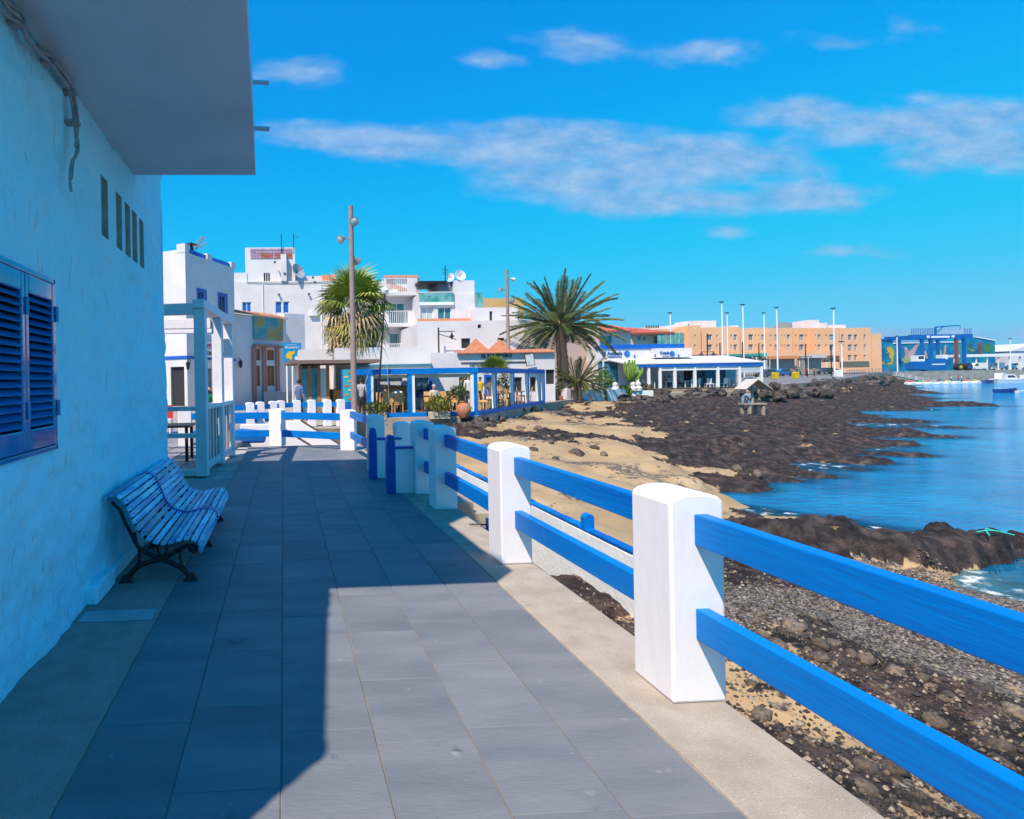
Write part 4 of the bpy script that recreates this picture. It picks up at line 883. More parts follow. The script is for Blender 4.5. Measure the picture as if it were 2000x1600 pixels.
for i in range(n_ - 1): m.quad(vb[i], vb[i + 1], V[i + 1], V[i])
struct(m.build('quay', mat('quay_concrete', (.42, .36, .29), .9, (.30, .25, .2), .7, bump=.3, bscale=3)))
m = MB(); m.quad((-6500, 259, 1.38), (6500, 259, 1.38), (6500, 6500, 1.38), (-6500, 6500, 1.38)); m.quad((-6500, 15, -2.5), (-60, 15, -2.5), (-150, 260, -2.5), (-6500, 260, -2.5)); struct(m.build('land', FG))

# ------------------------------------------------------------------ pergola by the house
PG = thing('pergola', 'white timber pergola with slatted rail beside the path', 'pergola', (-1.5, 10.6, 0))
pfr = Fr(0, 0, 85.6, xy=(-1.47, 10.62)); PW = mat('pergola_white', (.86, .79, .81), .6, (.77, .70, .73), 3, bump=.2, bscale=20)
tL = 2.95
for x in (0, 1.6, tL):
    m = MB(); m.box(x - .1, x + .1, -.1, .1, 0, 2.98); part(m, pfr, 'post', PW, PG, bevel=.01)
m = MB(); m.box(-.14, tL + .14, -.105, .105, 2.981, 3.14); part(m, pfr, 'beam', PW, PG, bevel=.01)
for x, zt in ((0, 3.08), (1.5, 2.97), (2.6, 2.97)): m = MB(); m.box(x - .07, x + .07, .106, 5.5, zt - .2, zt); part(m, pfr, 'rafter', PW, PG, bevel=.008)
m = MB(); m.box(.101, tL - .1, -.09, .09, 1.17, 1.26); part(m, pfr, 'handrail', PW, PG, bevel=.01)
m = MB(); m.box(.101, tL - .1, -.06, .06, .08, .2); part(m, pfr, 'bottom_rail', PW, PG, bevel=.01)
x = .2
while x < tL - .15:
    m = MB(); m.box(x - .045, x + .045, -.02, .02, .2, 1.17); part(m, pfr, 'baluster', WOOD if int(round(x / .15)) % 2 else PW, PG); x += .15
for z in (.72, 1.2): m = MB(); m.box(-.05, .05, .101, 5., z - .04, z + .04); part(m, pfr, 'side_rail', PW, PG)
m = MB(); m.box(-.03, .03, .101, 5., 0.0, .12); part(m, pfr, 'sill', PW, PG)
DECK = mat('deck_tile', (.18, .16, .17), .6, (.30, .28, .29), 8)
m = MB(); m.box(-.0, 12, .12, 6., -.05, .03); part(m, pfr, 'deck', DECK, PG)
for i in range(9):
    m = MB(); m.box(.02, 5.9, .14 + i * .5, .60 + i * .5, .031, .045); part(m, pfr, 'deck_board', DECK, PG)
t = thing('terrace_table', 'dark square table on the pergola deck', 'table', (-2.35, 12.6, .045)); MB().box(-.4, .4, -.4, .4, .7, .75).build('tabletop', IRON, t)
for a in (-.33, .33):
    for b in (-.33, .33): MB().box(a - .03, a + .03, b - .03, b + .03, 0, .7).build('leg', IRON, t)
t = thing('red_chair', 'red backed white chair on the pergola deck', 'chair', (-3.9, 19.5, .045)); MB().box(-.22, .22, -.22, .22, .42, .46).build('seat', PW, t); MB().box(-.22, .22, .18, .22, .46, .9).build('backrest', mat('red_vinyl', (.5, .03, .03), .5), t)
for a in (-.19, .19):
    for b in (-.19, .19): MB().box(a - .02, a + .02, b - .02, b + .02, 0, .42).build('leg', PW, t)
P = ony(408, 782, 23.)
person('seated bald man in a green shirt resting his chin on his hand', 'chin', (P.x, 23., .25), .1, cloth('green', (.02, .20, .07)), cloth('grey', (.1, .1, .12)), None, True)

# ------------------------------------------------------------------ far walkway fence with steps to the beach
WF = thing('walkway_fence', 'white posted fence with blue rails along the walkway beyond the cove steps', 'fence', (hx(560, 21.4), 21.4, 0))
px_ = [(440, 19.8), (487, 20.), (507, 20.4), (532, 20.9), (547, 21.3), (578, 21.6), (607, 21.6), (638, 21.5), (664, 21.4)]
PP = [Vector((hx(u, Y) - WF.location.x, Y - 21.4, 0)) for u, Y in px_]
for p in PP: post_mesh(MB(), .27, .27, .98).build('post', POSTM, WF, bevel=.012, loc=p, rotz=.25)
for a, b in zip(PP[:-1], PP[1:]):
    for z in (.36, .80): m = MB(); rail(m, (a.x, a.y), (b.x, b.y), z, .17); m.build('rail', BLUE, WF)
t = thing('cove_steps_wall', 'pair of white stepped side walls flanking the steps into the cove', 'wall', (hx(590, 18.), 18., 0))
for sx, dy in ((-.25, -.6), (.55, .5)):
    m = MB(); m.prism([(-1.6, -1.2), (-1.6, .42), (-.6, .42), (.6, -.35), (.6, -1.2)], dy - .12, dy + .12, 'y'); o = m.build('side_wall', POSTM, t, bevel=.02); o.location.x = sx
    m = MB(); m.bar((-.6, dy, .44), (.62, dy, -.34), .27, .03); o = m.build('coping', mat('brown_coping', (.12, .07, .06), .7), t); o.location.x = sx
for i in range(4): MB().box(-.6 + i * .3, -.3 + i * .3, -.48, .38, -1.2, .0 - i * .17).build('step', GRAN, t)
MB().box(hx(672, 20.4) - 9, hx(672, 20.4), 20.3, 20.62, -2, .0).build('retaining_kerb', mat('brown_stone_wall', (.16, .12, .09), .9, (.26, .2, .15), 3, bump=.5, bscale=6), PROM)
t = tag(MB().prism([(-.5, 0), (-.62, .3), (-.2, .38), (.5, .3), (.45, 0)], -.25, .25, 'y').build('upturned_boat', mat('boat_blue', (.01, .12, .4), .5), None, bevel=.05), 'small blue upturned boat behind the end fence', 'boat'); t.location = (hx(484, 16.5), 16.6, -.03); t['label'] = 'small blue upturned boat lying behind the end fence'

# ------------------------------------------------------------------ taverna
tf = Fr(366, 36., -26.); TV = bthing(tf, 'tavern_house', 'white two storey tavern with blue balustrade and blue framed windows behind the pergola', 'house')
sf = Fr(0, 0, 64., xy=(tf.o.x, tf.o.y))
Ls = sf.px(458, 600)[0]; zt = sf.px(366, 494)[1]
r1 = tf.rect(333, 717, 361, 790)
wall(tf, TV, -9.5, 0, 0, tf.px(340, 489)[1], [((r1[0], r1[1], 0.01, r1[3]), 'dark')], name='wall_front')
ops = [(sf.rect(387, 568, 401, 612), 'bluewin'), (sf.rect(428, 576, 442, 622), 'bluewin')]
for a, b in ((392, 417), (431, 440), (449, 457)): q = sf.rect(a, 717, b, 780); ops.append(((q[0], q[1], .4, q[3]), 'win'))
wall(sf, TV, 0, Ls, 0, zt, ops, name='wall_side')
m = MB(); m.box(-9.4, -.05, .05, Ls - .05, zt - .3, zt - .25); part(m, tf, 'roof_terrace', WHITE_F, TV)
m = MB(); m.box(-9.45, -9.3, .05, Ls, 0, zt); m.box(-9.3, 0, Ls - .05, Ls, 0, zt); part(m, tf, 'wall_back', WHITE_F, TV)
m = MB(); zp = sf.px(366, 477)[1]; m.box(-.6, .02, -.02, .4, zt, zp); part(m, tf, 'parapet_pillar', WHITE_F, TV)
for u in (410, 456): x = sf.px(u, 520)[0]; m = MB(); m.box(x - .3, x + .25, -.02, .3, zt, zp - .15); part(m, sf, 'parapet_pillar', WHITE_F, TV)
xa, xb, xc = sf.px(370, 500)[0], sf.px(408, 500)[0], sf.px(453, 500)[0]
for a, b in ((xa, xb - .1), (xb + .5, xc - .2)):
    bl = rail_fence(sf, TV, a, b, zt, zp - .25, .12, MIDBLUE, .32, 'blue_balustrade', .07)
q = tf.px(366, 698)[1]
m = MB(); m.box(-9.5, .03, -.035, .0, q - .1, q + .1); m.box(.0, .035, 0, Ls, q - .1, q + .1); part(m, tf, 'blue_band', MIDBLUE, TV)
q = sf.rect(395, 667, 437, 700); sg = thing('tavern_sign', 'white tavern sign with pink banner and black lettering mounted on the shaded wall', 'sign', sf.w((q[0], -.25, q[2])), sf.a)
m = MB(); m.box(q[0], q[1], -.25, -.15, q[2], q[3]); part(m, sf, 'board', mat('sign_white', (.8, .8, .8), .5), sg)
hh = q[3] - q[2]; m = MB(); m.box(q[0] + .1, q[0] + (q[1] - q[0]) * .62, -.27, -.251, q[2] + hh * .55, q[2] + hh * .85); part(m, sf, 'banner', mat('sign_pink', (.6, .01, .12), .5), sg)
text('tavern', sf, q[0] + .2, q[2] + hh * .60, hh * .26, mat('sign_white', (.8, .8, .8)), sg, -.29, (q[1] - q[0]) * .5)
text('OGALUZA', sf, q[0] + .12, q[2] + hh * .14, hh * .34, IRON, sg, -.27, (q[1] - q[0]) * .86, bold=.01)
def lantern(fr, u, v, label, d=-.25):
    x, z = fr.px(u, v, d); t = thing('wall_lantern', label, 'lamp', fr.w((x, d, z)), fr.a)
    m = MB(); m.lathe([(.02, -.28), (.09, -.22), (.13, .1), (.16, .12), (.06, .25), (.015, .3)], (0, 0, 0), 6); m.build('lamp_head', IRON, t)
    m = MB(); m.tube([(0, 0, .3), (0, .1, .42), (0, .25, .3), (0, .25, .0)], .02, 6); m.build('bracket', IRON, t, smooth=True); return t
lantern(tf, 367, 714, 'black wall lantern on the tavern corner'); lantern(sf, 470, 711, 'black wall lantern on the low white wing next to the tavern')
m = MB(); q = tf.rect(333, 792, 383, 815); m.box(q[0] - 3, q[1], -1.2, -.9, 0, q[3]); part(m, tf, 'stone_bench_wall', mat('sandstone', (.42, .32, .2), .9, (.5, .4, .27), 5), TV)
t = thing('roof_aerial', 'pinkish television aerial and dark chimney cowl on the tavern roof', 'aerial', tf.w((-.5, 1., zp)), tf.a)
MB().box(-.6, .5, -.3, .3, .12, .2).build('cowl', IRON, t); 
for a in (-.4, .3): MB().box(a - .06, a + .06, -.1, .1, -.3, .12).build('leg', IRON, t)
m = MB(); m.tube([(.3, .2, -.3), (1.1, .1, .55)], .03, 5); m.tube([(.5, .2, -.1), (1.5, -.1, .1)], .03, 5)
for i in range(5): m.tube([(.55 + .15 * i, -.3, .0 + .12 * i), (.55 + .15 * i, .5, .1 + .12 * i)], .018, 4)
m.build('aerial', mat('aerial_red', (.5, .22, .2), .5), t)

# ------------------------------------------------------------------ sailing school / kiosk row (low wing with mural)
e = sf.w((Ls, 0, 0)); bf = Fr(0, 0, 50., xy=(e.x, e.y)); BV = bthing(bf, 'low_white_wing', 'low white wing with orange tiled eave, painted panel and brown framed windows', 'house')
x1 = bf.px(560, 700)[0]; zt2 = bf.px(500, 617)[1]; x_m0 = bf.px(493, 640)[0]; x_m1 = bf.px(551, 640)[0]
ops = []
for (a, b, c, d_) in ((497, 681, 509, 704), (521, 683, 536, 704), (497, 714, 509, 754), (521, 714, 537, 754)): ops.append((bf.rect(a, c if False else b, c, d_), 'wood'))
wall(bf, BV, 0, x1, 0, zt2, ops, name='wall', back=6.)
q = bf.rect(493, 616, 551, 666); MUR = bpy.data.materials.new('wave_mural'); MUR.use_nodes = True; n, l = MUR.node_tree.nodes, MUR.node_tree.links; tcn = n.new('ShaderNodeTexCoord')
l.new(ramp(nz_(.55, 3), [(.3, (.02, .14, .25)), (.46, (.03, .30, .38)), (.54, (.35, .32, .08)), (.62, (.42, .2, .06)), (.75, (.1, .25, .2))]), n['Principled BSDF'].inputs['Base Color'])
pn = thing('painted_panel', 'teal and ochre painted seascape panel on the low wing under the eave', 'mural', bf.w((q[0], -.1, q[2])), bf.a); m = MB(); m.box(q[0], q[1], -.12, -.02, q[2], q[3]); part(m, bf, 'panel', MUR, pn)
q2 = bf.rect(494, 671, 548, 680); m = MB(); m.box(q2[0], q2[1], -.35, -.01, q2[2], q2[2] + .18); part(m, bf, 'canopy', mat('pinkish_timber', (.36, .2, .17), .8), BV)
for u in (495, 515, 541): x = bf.px(u, 720)[0]; m = MB(); m.box(x - .2, x + .2, -.12, -.01, 0, q2[2]); part(m, bf, 'pilaster', mat('pinkish_timber', (.36, .2, .17), .8), BV)
tiles(bf, BV, 0, x1, -.25, 1.4, zt2 + .0, zt2 + .45)
q = bf.rect(497, 758, 556, 790); m = MB(); x = q[0]
while x < q[1]: m.box(x, x + .12, -.9, -.86, 0, 1.); x += .17
part(m, bf, 'slat_fence', mat('grey_blue_slat', (.3, .36, .42), .8), BV)
kf = Fr(560, 46.5, 0.); K2 = bthing(kf, 'small_annex', 'shaded grey white annex with one small window behind the sign', 'house')
q = kf.rect(558, 612, 591, 745); wall(Fr(0, 0, 30., xy=(kf.o.x - .1, kf.o.y)), K2, 0, 1.9, 0, q[3], [], back=4.)
sfn = Fr(570, 41.); q = sfn.rect(553, 670, 589, 713); sg = thing('surf_sign', 'bright blue square sign with yellow fish and white lettering on two posts', 'sign', sfn.w((q[0], 0, 0)))
m = MB(); m.box(q[0], q[1], -.06, .06, q[2], q[3]); part(m, sfn, 'panel', mat('sign_cyan', (.0, .25, .55), .5), sg)
for u in (560, 571): x = sfn.px(u, 720)[0]; m = MB(); m.box(x - .05, x + .05, -.04, .04, 0, q[2]); part(m, sfn, 'post', WFRAME, sg)
W_, Hh = q[1] - q[0], q[3] - q[2]; SW = mat('sign_white', (.8, .8, .8))
text('Botavento', sfn, q[0] + .12 * W_, q[2] + Hh * .74, Hh * .18, SW, sg, -.08, W_ * .76); text('Restaurante', sfn, q[0] + .25 * W_, q[2] + Hh * .88, Hh * .07, SW, sg, -.08, W_ * .5); text('Pizza', sfn, q[0] + .58 * W_, q[2] + Hh * .16, Hh * .08, SW, sg, -.08); text('Pasta', sfn, q[0] + .58 * W_, q[2] + Hh * .05, Hh * .08, SW, sg, -.08)
m = MB(); F_ = [(.12, .42), (.3, .62), (.52, .6), (.66, .66), (.62, .5), (.45, .44), (.5, .32), (.4, .2), (.34, .3), (.2, .28)]; m.prism([(q[0] + a * W_, q[2] + b * Hh) for a, b in F_], -.085, -.062, 'y'); part(m, sfn, 'fish', mat('sign_yellow', (.7, .45, .02), .5), sg)
m = MB(); m.prism([(q[0] + W_ * (.72 + .09 * math.cos(a)), q[2] + Hh * (.31 + .08 * math.sin(a))) for a in np.linspace(0, 2 * math.pi, 14)[:-1]], -.085, -.062, 'y'); part(m, sfn, 'disc', SW, sg)
# glass kiosk
gf = Fr(586, 29.8, 4.); KK = bthing(gf, 'glass_kiosk', 'small glazed kiosk with brown frame and tiled canopy next to the menu board', 'kiosk')
q = gf.rect(586, 703, 641, 790); z1 = q[3]
for i in range(4):
    x = q[0] + (q[1] - q[0]) * i / 3; m = MB(); m.box(x - .08, x + .08, -.06, .06, 0, z1 - .3); part(m, gf, 'mullion', WOOD, KK)
    if i < 3: m = MB(); m.box(x + .08, x + (q[1] - q[0]) / 3 - .08, -.02, .02, .1, z1 - .45); part(m, gf, 'pane', CURT if i == 2 else TEAL, KK)
m = MB(); m.box(q[0] - .6, q[1] + 2.5, -.9, 3, z1 - .22, z1 - .05); part(m, gf, 'roof', mat('brown_canopy', (.2, .13, .11), .8), KK)
m = MB(); m.box(q[0], q[1], 2.9, 3, 0, z1 - .22); m.box(q[0] - .05, q[0] + .02, 0, 3, 0, z1 - .22); part(m, gf, 'back_wall', WHITE_F, KK)
m = MB(); m.box(q[1] + .3, q[1] + 2.4, .2, 2.9, 0, 1.2); part(m, gf, 'counter', WOOD, KK)
P = ony(585, 770, 25.); person('standing woman in a blue patterned top beside the walkway fence', 'stand', (P.x, 25., 0), 2.2, cloth('blue', (.10, .15, .32)), cloth('navy', (.05, .07, .14)), HAIR_D)
mf = Fr(680, 25.0); q = mf.rect(669, 722, 692, 785); t = thing('menu_board', 'turquoise menu board with food pictures leaning by the brown lamp post', 'sign', mf.w((q[0], 0, 0)))
m = MB(); m.box(q[0], q[1], -.04, .04, q[2], q[3]); part(m, mf, 'board', mat('menu_turquoise', (.03, .38, .45), .5), t); m = MB(); m.box(q[0] + .1, q[0] + .2, .04, .1, 0, q[3]); m.box(q[0] - .06, q[0], -.04, .04, 0, q[3]); m.box(q[0], q[1], -.03, .03, 0, q[2]); part(m, mf, 'stand', MIDBLUE, t)
R_ = random.Random(3)
for i in range(7):
    zz = q[2] + (q[3] - q[2]) * (.06 + .135 * i); xx = q[0] + (q[1] - q[0]) * (.3 if i % 2 else .65); m = MB(); m.prism([(xx + .11 * math.cos(a), zz + .045 + .045 * math.sin(a)) for a in np.linspace(0, 6.28, 11)[:-1]], -.055, -.041, 'y'); part(m, mf, 'dish_picture', mat('dish%d' % (i % 3), ((.5, .12, .06), (.5, .3, .1), (.6, .45, .3))[i % 3], .6), t)

# ------------------------------------------------------------------ white houses behind
GREYM0 = mat('spot_grey', (.2, .2, .21), .6)
def house(u0, v0, u1, v1, Y, name, label, ops=(), depth=10., mt=None, ang=0., zb=0., cat='house', pane=GLASS):
    fr = Fr(u0, Y, ang, zb); t = bthing(fr, name, label, cat); q = fr.rect(u0, v0, u1, v1)
    wall(fr, t, q[0], q[1], 0, q[3], [(fr.rect(*o[0]), o[1]) for o in ops], mt, back=depth, pane=pane); return fr, t, q
fr, t, q = house(440, 550, 655, 760, 58., 'white_townhouse', 'tall white townhouse with a tiled rooftop tower and small blue shuttered windows', [((473, 590, 491, 612), 'blue'), ((538, 589, 551, 612), 'blue'), ((553, 589, 565, 612), 'blue'), ((633, 651, 656, 674), 'curtain')])
q2 = fr.rect(478, 482, 577, 550); slits = [(fr.rect(515 + 4.4 * i, 533, 518.5 + 4.4 * i, 554, .4), 'dark') for i in range(3)]
wall(fr, t, q2[0], q2[1], q[3], q2[3], slits, d=.4, back=5., name='tower')
q3 = fr.rect(488, 484, 571, 503)
nb_ = 15
for i in range(nb_):
    for j in range(4):
        w = (q3[1] - q3[0]) / nb_; h_ = (q3[3] - q3[2]) / 4; m = MB(); m.box(q3[0] + i * w + .02, q3[0] + (i + 1) * w - .02, .33, .41, q3[2] + j * h_ + .02, q3[2] + (j + 1) * h_ - .02)
        part(m, fr, 'brick', mat('lattice_red', (.45, .12, .07), .8, rnd=.2) if (j < 2 and (3 < i < 8 or 8 < i)) else mat('lattice_mauve', (.42, .27, .40), .8, rnd=.15), t)
q4 = fr.rect(440, 532, 482, 551); m = MB(); m.box(q4[0], q4[1], .3, 6, q[3], q4[3]); part(m, fr, 'parapet', WHITE_F, t); q4 = fr.rect(577, 529, 645, 551); m = MB(); m.box(q4[0], q4[1], 3, 6, q[3], q4[3]); part(m, fr, 'roof_room', WHITE_F, t)
q4 = fr.rect(548, 497, 560, 550); m = MB(); m.box(q4[0], q4[1], -.2, .39, q[3] - .02, q4[3]); part(m, fr, 'chimney', WHITE_F, t)
q4 = fr.rect(630, 530, 660, 548); tiles(fr, t, q4[0], q4[1], .6, 2.4, q4[2], q4[3], step=.3)
for (u, v0_, v1_) in ((550, 456, 500), (574, 455, 485)):
    x, z0_ = fr.px(u, v1_); z1_ = fr.px(u, v0_)[1]; a = thing('roof_antenna', 'thin rooftop antenna mast ' + ('standing on the chimney of the white townhouse' if u == 550 else 'with crossbar on the tower edge of the white townhouse'), 'antenna', fr.w((x, .2, z0_)))
    m = MB(); m.tube([(0, 0, -.5), (0, 0, z1_ - z0_)], .045, 6); m.build('mast', IRON, a)
    if u == 574: m = MB(); m.tube([(-.1, 0, z1_ - z0_ - .3), (.5, 0, z1_ - z0_ - .35)], .025, 5); m.build('crossbar', IRON, a)
for (u, v) in ((544, 574), (602, 573), (536, 511), (555, 533), (610, 541)):
    x, z = fr.px(u, v); m = MB(); m.tube([(x, -.02, z), (x + .05, -.3, z - .12)], [.06, .13], 8); part(m, fr, 'wall_spotlight', GREYM0, t)
m = MB(); x0_, z0_ = fr.px(482, 552); x1_, z1_ = fr.px(652, 550); m.tube([(x0_ + (x1_ - x0_) * k / 8, -.06, z0_ + (z1_ - z0_) * k / 8 - .12 * math.sin(math.pi * k / 8)) for k in range(9)], .025, 4); part(m, fr, 'wall_cable', IRON, t)
for u in (513, 627): x, z = fr.px(u, 555); m = MB(); m.tube([(x, -.05, .2), (x, -.05, z)], .05, 6); part(m, fr, 'drainpipe', WFRAME, t)
for (u, v) in ((500, 640), (612, 612)): x, z = fr.px(u, v); m = MB(); m.box(x - .4, x + .4, -.32, -.01, z - .28, z + .28); part(m, fr, 'air_conditioner', WFRAME, t, bevel=.03)
def dish(fr, u, v, r, label, d=-.4, face=(-.3, -1, .35), mt=None):
    x, z = fr.px(u, v, d); t = thing('satellite_dish', label, 'satellite dish', fr.w((x, d, z)))
    m = MB(); m.lathe([(.001, .0), (r * .4, .03 * r * 4), (r * .75, .1 * r * 3), (r, .2 * r * 2.4), (r * .98, .2 * r * 2.5), (r * .7, .12 * r * 3), (.001, .03)], (0, 0, 0), 20); o = m.build('reflector', mt or mat('dish_white', (.7, .7, .7), .5), t, smooth=True); o.rotation_euler = Vector(face).to_track_quat('Z', 'Y').to_euler()
    m = MB(); m.tube([(0, 0, 0), Vector(face) * -.1, Vector(face) * r * 1.1], .03, 5); m.tube([(0, .1, 0), (0, .15, -r * 1.6)], .05, 6); m.build('arm', IRON, t); return t
dish(fr, 578, 533, .8, 'large grey mesh satellite dish beside the white tower', .1, (.75, -.8, .4), mat('dish_grey', (.35, .35, .38), .6))
# flat block with palm in front and balconies to its right
fr, t, q = house(655, 552, 752, 760, 56., 'white_block', 'plain white apartment block with small curtained windows behind the fan palm', [((727, 651, 745, 673), 'curtain')])
m = MB(); xx = fr.px(655, 550)[0]; part(m.box(xx, q[1], -.05, 0., q[3] - .1, q[3] + .06), fr, 'cornice', WHITE_F, t)
fr = Fr(752, 52.); t = bthing(fr, 'balcony_block', 'white apartment block with three stacked balconies and a tiled roof terrace', 'house')
q = fr.rect(750, 570, 818, 700); D_ = 1.5
wall(fr, t, q[0], q[1], 0, q[3], [(fr.rect(759, 592, 791, 632, D_), 'teal'), (fr.rect(760, 651, 795, 685, D_), 'teal'), (fr.rect(805, 590, 809, 611, D_), 'win')], d=D_, back=8., mt=mat('pinkish_white', (.70, .66, .68), .85))
for (va, vb, vc) in ((571, 577, 543), (632, 638, 607), (690, 696, 671)):
    za, zb_ = fr.px(780, va)[1], fr.px(780, vb)[1]; m = MB(); m.box(q[0] - .2, q[1] + .02, 0, D_ - .002, zb_, za); part(m, fr, 'balcony_slab', WHITE_F, t)
    zc = fr.px(780, vc)[1]; xm = fr.px(796, 600)[0]; bl = rail_fence(fr, t, q[0] - .2, xm, za, zc, .06, WFRAME, .17, 'balcony_rail', .02); m = MB(); m.box(xm, q[1], .02, .1, za, zc); part(m, fr, 'balcony_panel', WHITE_F, t)
m = MB(); m.box(q[1] - .16, q[1] + .03, .02, D_ - .01, 0, q[3]); part(m, fr, 'side_wall', WHITE_F, t)
q5 = fr.rect(752, 544, 820, 566, 4); m = MB(); m.box(q5[0], q5[1], 4, 7, q[3], q5[3]); part(m, fr, 'penthouse', mat('penthouse_red', (.48, .22, .16), .8, (.7, .66, .62), 1.5, .4, .5), t); tiles(fr, t, q5[0], q5[1], 3.7, 5, q5[3], q5[3] + .4, step=.3)
# white block with roof terrace, dishes
fr, t, q = house(818, 575, 946, 720, 50., 'terraced_white_house', 'white stepped house with glass roof terrace and teal sliding doors', [((821, 599, 847, 626), 'curtain'), ((855, 600, 882, 626), 'teal')])
q2 = fr.rect(887, 548, 927, 576, .3); m = MB(); m.box(q2[0], q2[1], .3, 5, q[3], q2[3]); part(m, fr, 'roof_room', WHITE_F, t)
q2 = fr.rect(856, 551, 889, 572, .9); m = MB(); m.box(q2[0], q2[1], .9, 5, q[3], q2[3]); part(m, fr, 'grey_room', mat('slate_panel', (.12, .14, .18), .7), t)
q2 = fr.rect(818, 549, 873, 553, .5); m = MB(); m.box(q2[0], q2[1], .5, 4, q2[2], q2[3]); part(m, fr, 'sunshade', IRON, t)
q2 = fr.rect(818, 572, 886, 590, -.1); m = MB(); m.box(q2[0], q2[1], -.16, -.1, q2[2], q2[3]); part(m, fr, 'glass_parapet', mat('green_glass', (.04, .25, .22), .15, (.2, .4, .4), 2, spec=.7), t); m = MB(); m.box(q2[0], q2[1], -.18, -.05, q2[3], q2[3] + .06); m.box(q2[0], q2[1], -.2, -.01, q2[2] - .25, q2[2]); part(m, fr, 'parapet_rail', WFRAME, t)
q2 = fr.rect(927, 572, 944, 600, -.1); m = MB(); m.box(q2[0], q2[1], -.16, -.1, q2[2], q2[3]); part(m, fr, 'glass_parapet', mat('green_glass', (.04, .25, .22)), t)
q2 = fr.rect(816, 626, 967, 631, -.4); tiles(fr, t, q2[0], q2[1], -.75, -.02, q2[2], q2[3] + .1, step=.3)
dish(fr, 897, 540, .5, 'white round satellite dish on the stepped house roof, larger of the pair', .6, (.2, -1, .25)); dish(fr, 882, 543, .38, 'white satellite dish turned left on the stepped house roof, smaller of the pair', .8, (-.8, -.8, .2))
a = thing('roof_antenna', 'tall antenna mast next to the paired white dishes', 'antenna', fr.w((fr.px(870, 545, .6)[0], .6, fr.px(870, 545, .6)[1]))); m = MB(); m.tube([(0, 0, -.6), (0, 0, 1.2)], .04, 5)
for i in range(4): m.tube([(-.25, 0, .4 + .15 * i), (.25, 0, .4 + .15 * i)], .02, 4)
m.build('mast', IRON, a)
fr, t, q = house(815, 632, 1068, 720, 46., 'long_white_house', 'long white house wall with barred window behind the tiled pyramid roofs', [((901, 661, 919, 680), 'dark'), ((933, 634, 940, 641), 'dark'), ((956, 608, 962, 626), 'dark'), ((972, 660, 985, 666), 'dark')])
fr2, t2, q2 = house(928, 601, 1012, 640, 48.5, 'white_rear_house', 'white square house in front of the ochre building', [((956, 608, 962, 626), 'dark')]);
fr3, t3, q3 = house(942, 583, 1023, 640, 58., 'ochre_house', 'ochre yellow flat roofed house behind the second lamp post', [((1011, 608, 1016, 628), 'teal')], mt=mat('ochre_wall', (.56, .33, .13), .85, (.62, .38, .16), 1))
# gallows shaped street lamp on the long white house
fr = Fr(855, 45.2); x, z = fr.px(857, 682); zt_ = fr.px(857, 640)[1]; t = thing('bracket_lamp', 'black bracket lamp post standing against the long white house', 'lamp', fr.w((x, 0, 0))); m = MB(); m.tube([(0, 0, 0), (0, 0, zt_)], .06, 6); m.build('pole', IRON, t); m = MB(); m.tube([(0, 0, zt_ - .3), (1.3, 0, zt_ - .3)], .035, 5); m.tube([(0, 0, zt_ - .5), (1.4, 0, zt_ - .95)], .03, 5); m.build('arm', IRON, t); m = MB(); m.lathe([(.02, .3), (.06, .2), (.1, .05), (.25, -.05), (.1, -.1), (.06, -.25), (.001, -.3)], (1.05, 0, zt_ - .65), 10); m.build('lamp_head', IRON, t, smooth=True)
# parapet wall and facade of the terrace restaurant
rf = Fr(590, 32.); RS = bthing(rf, 'seafront_restaurant', 'low white restaurant with blue framed windows behind the open terrace', 'restaurant')
q = rf.rect(655, 680, 843, 790)
ops = [(rf.rect(733, 736, 787, 777), 'curtain'), (rf.rect(810, 737, 838, 770), 'bluewin')]
wall(rf, RS, q[0], q[1], 0, q[3], ops, back=5., frame=MIDBLUE)
z = rf.px(700, 715)[1]; m = MB(); m.box(rf.px(690, 700)[0], q[1], -.06, -.002, z - .06, z + .06); part(m, rf, 'blue_stripe', TEAL, RS)
q2 = rf.rect(590, 683, 655, 705, 2.); m = MB(); m.box(q2[0] - .2, q2[1] + .1, 2., 5, 0, q2[3]); part(m, rf, 'side_room', WHITE_F, RS)
q2 = rf.rect(800, 683, 846, 720, 1.5); m = MB(); m.box(q2[1] - .5, rf.px(893, 700, 1.5)[0], 1.5, 5, 0, rf.px(870, 689, 1.5)[1]); part(m, rf, 'side_room', WHITE_F, RS)
# El Sombrero
ef = Fr(893, 40.); ES = bthing(ef, 'tiled_restaurant', 'white restaurant with tiled coping, two pyramid tile roofs and black lettering', 'restaurant'); q = ef.rect(890, 690, 1085, 790)
ops = [(ef.rect(*r), 'dark') for r in ((1003, 737, 1020, 765), (1035, 737, 1047, 765), (1066, 722, 1086, 750))] + [(ef.rect(870 + 26, 737, 905, 768), 'curtain'), (ef.rect(950, 737, 966, 768), 'bluewin')]
wall(ef, ES, q[0], q[1], 0, q[3], ops, back=8.)
tiles(ef, ES, q[0], q[1], -.25, .5, q[3] - .05, q[3] + .18, step=.2)
text('EL SOMBRERO', ef, ef.px(940, 700)[0], ef.px(940, 699)[1], .36, IRON, ES, -.02, ef.px(1000, 700)[0] - ef.px(940, 700)[0], bold=.012); text('RESTAURANTE', ef, ef.px(917, 716)[0], ef.px(917, 716)[1], .2, IRON, ES, -.02, 1.6)
z = ef.px(900, 709)[1]; m = MB(); m.box(ef.px(900, 709)[0], ef.px(1026, 709)[0], -.06, -.002, z - .02, z + .03); part(m, ef, 'moulding', IRON, ES)
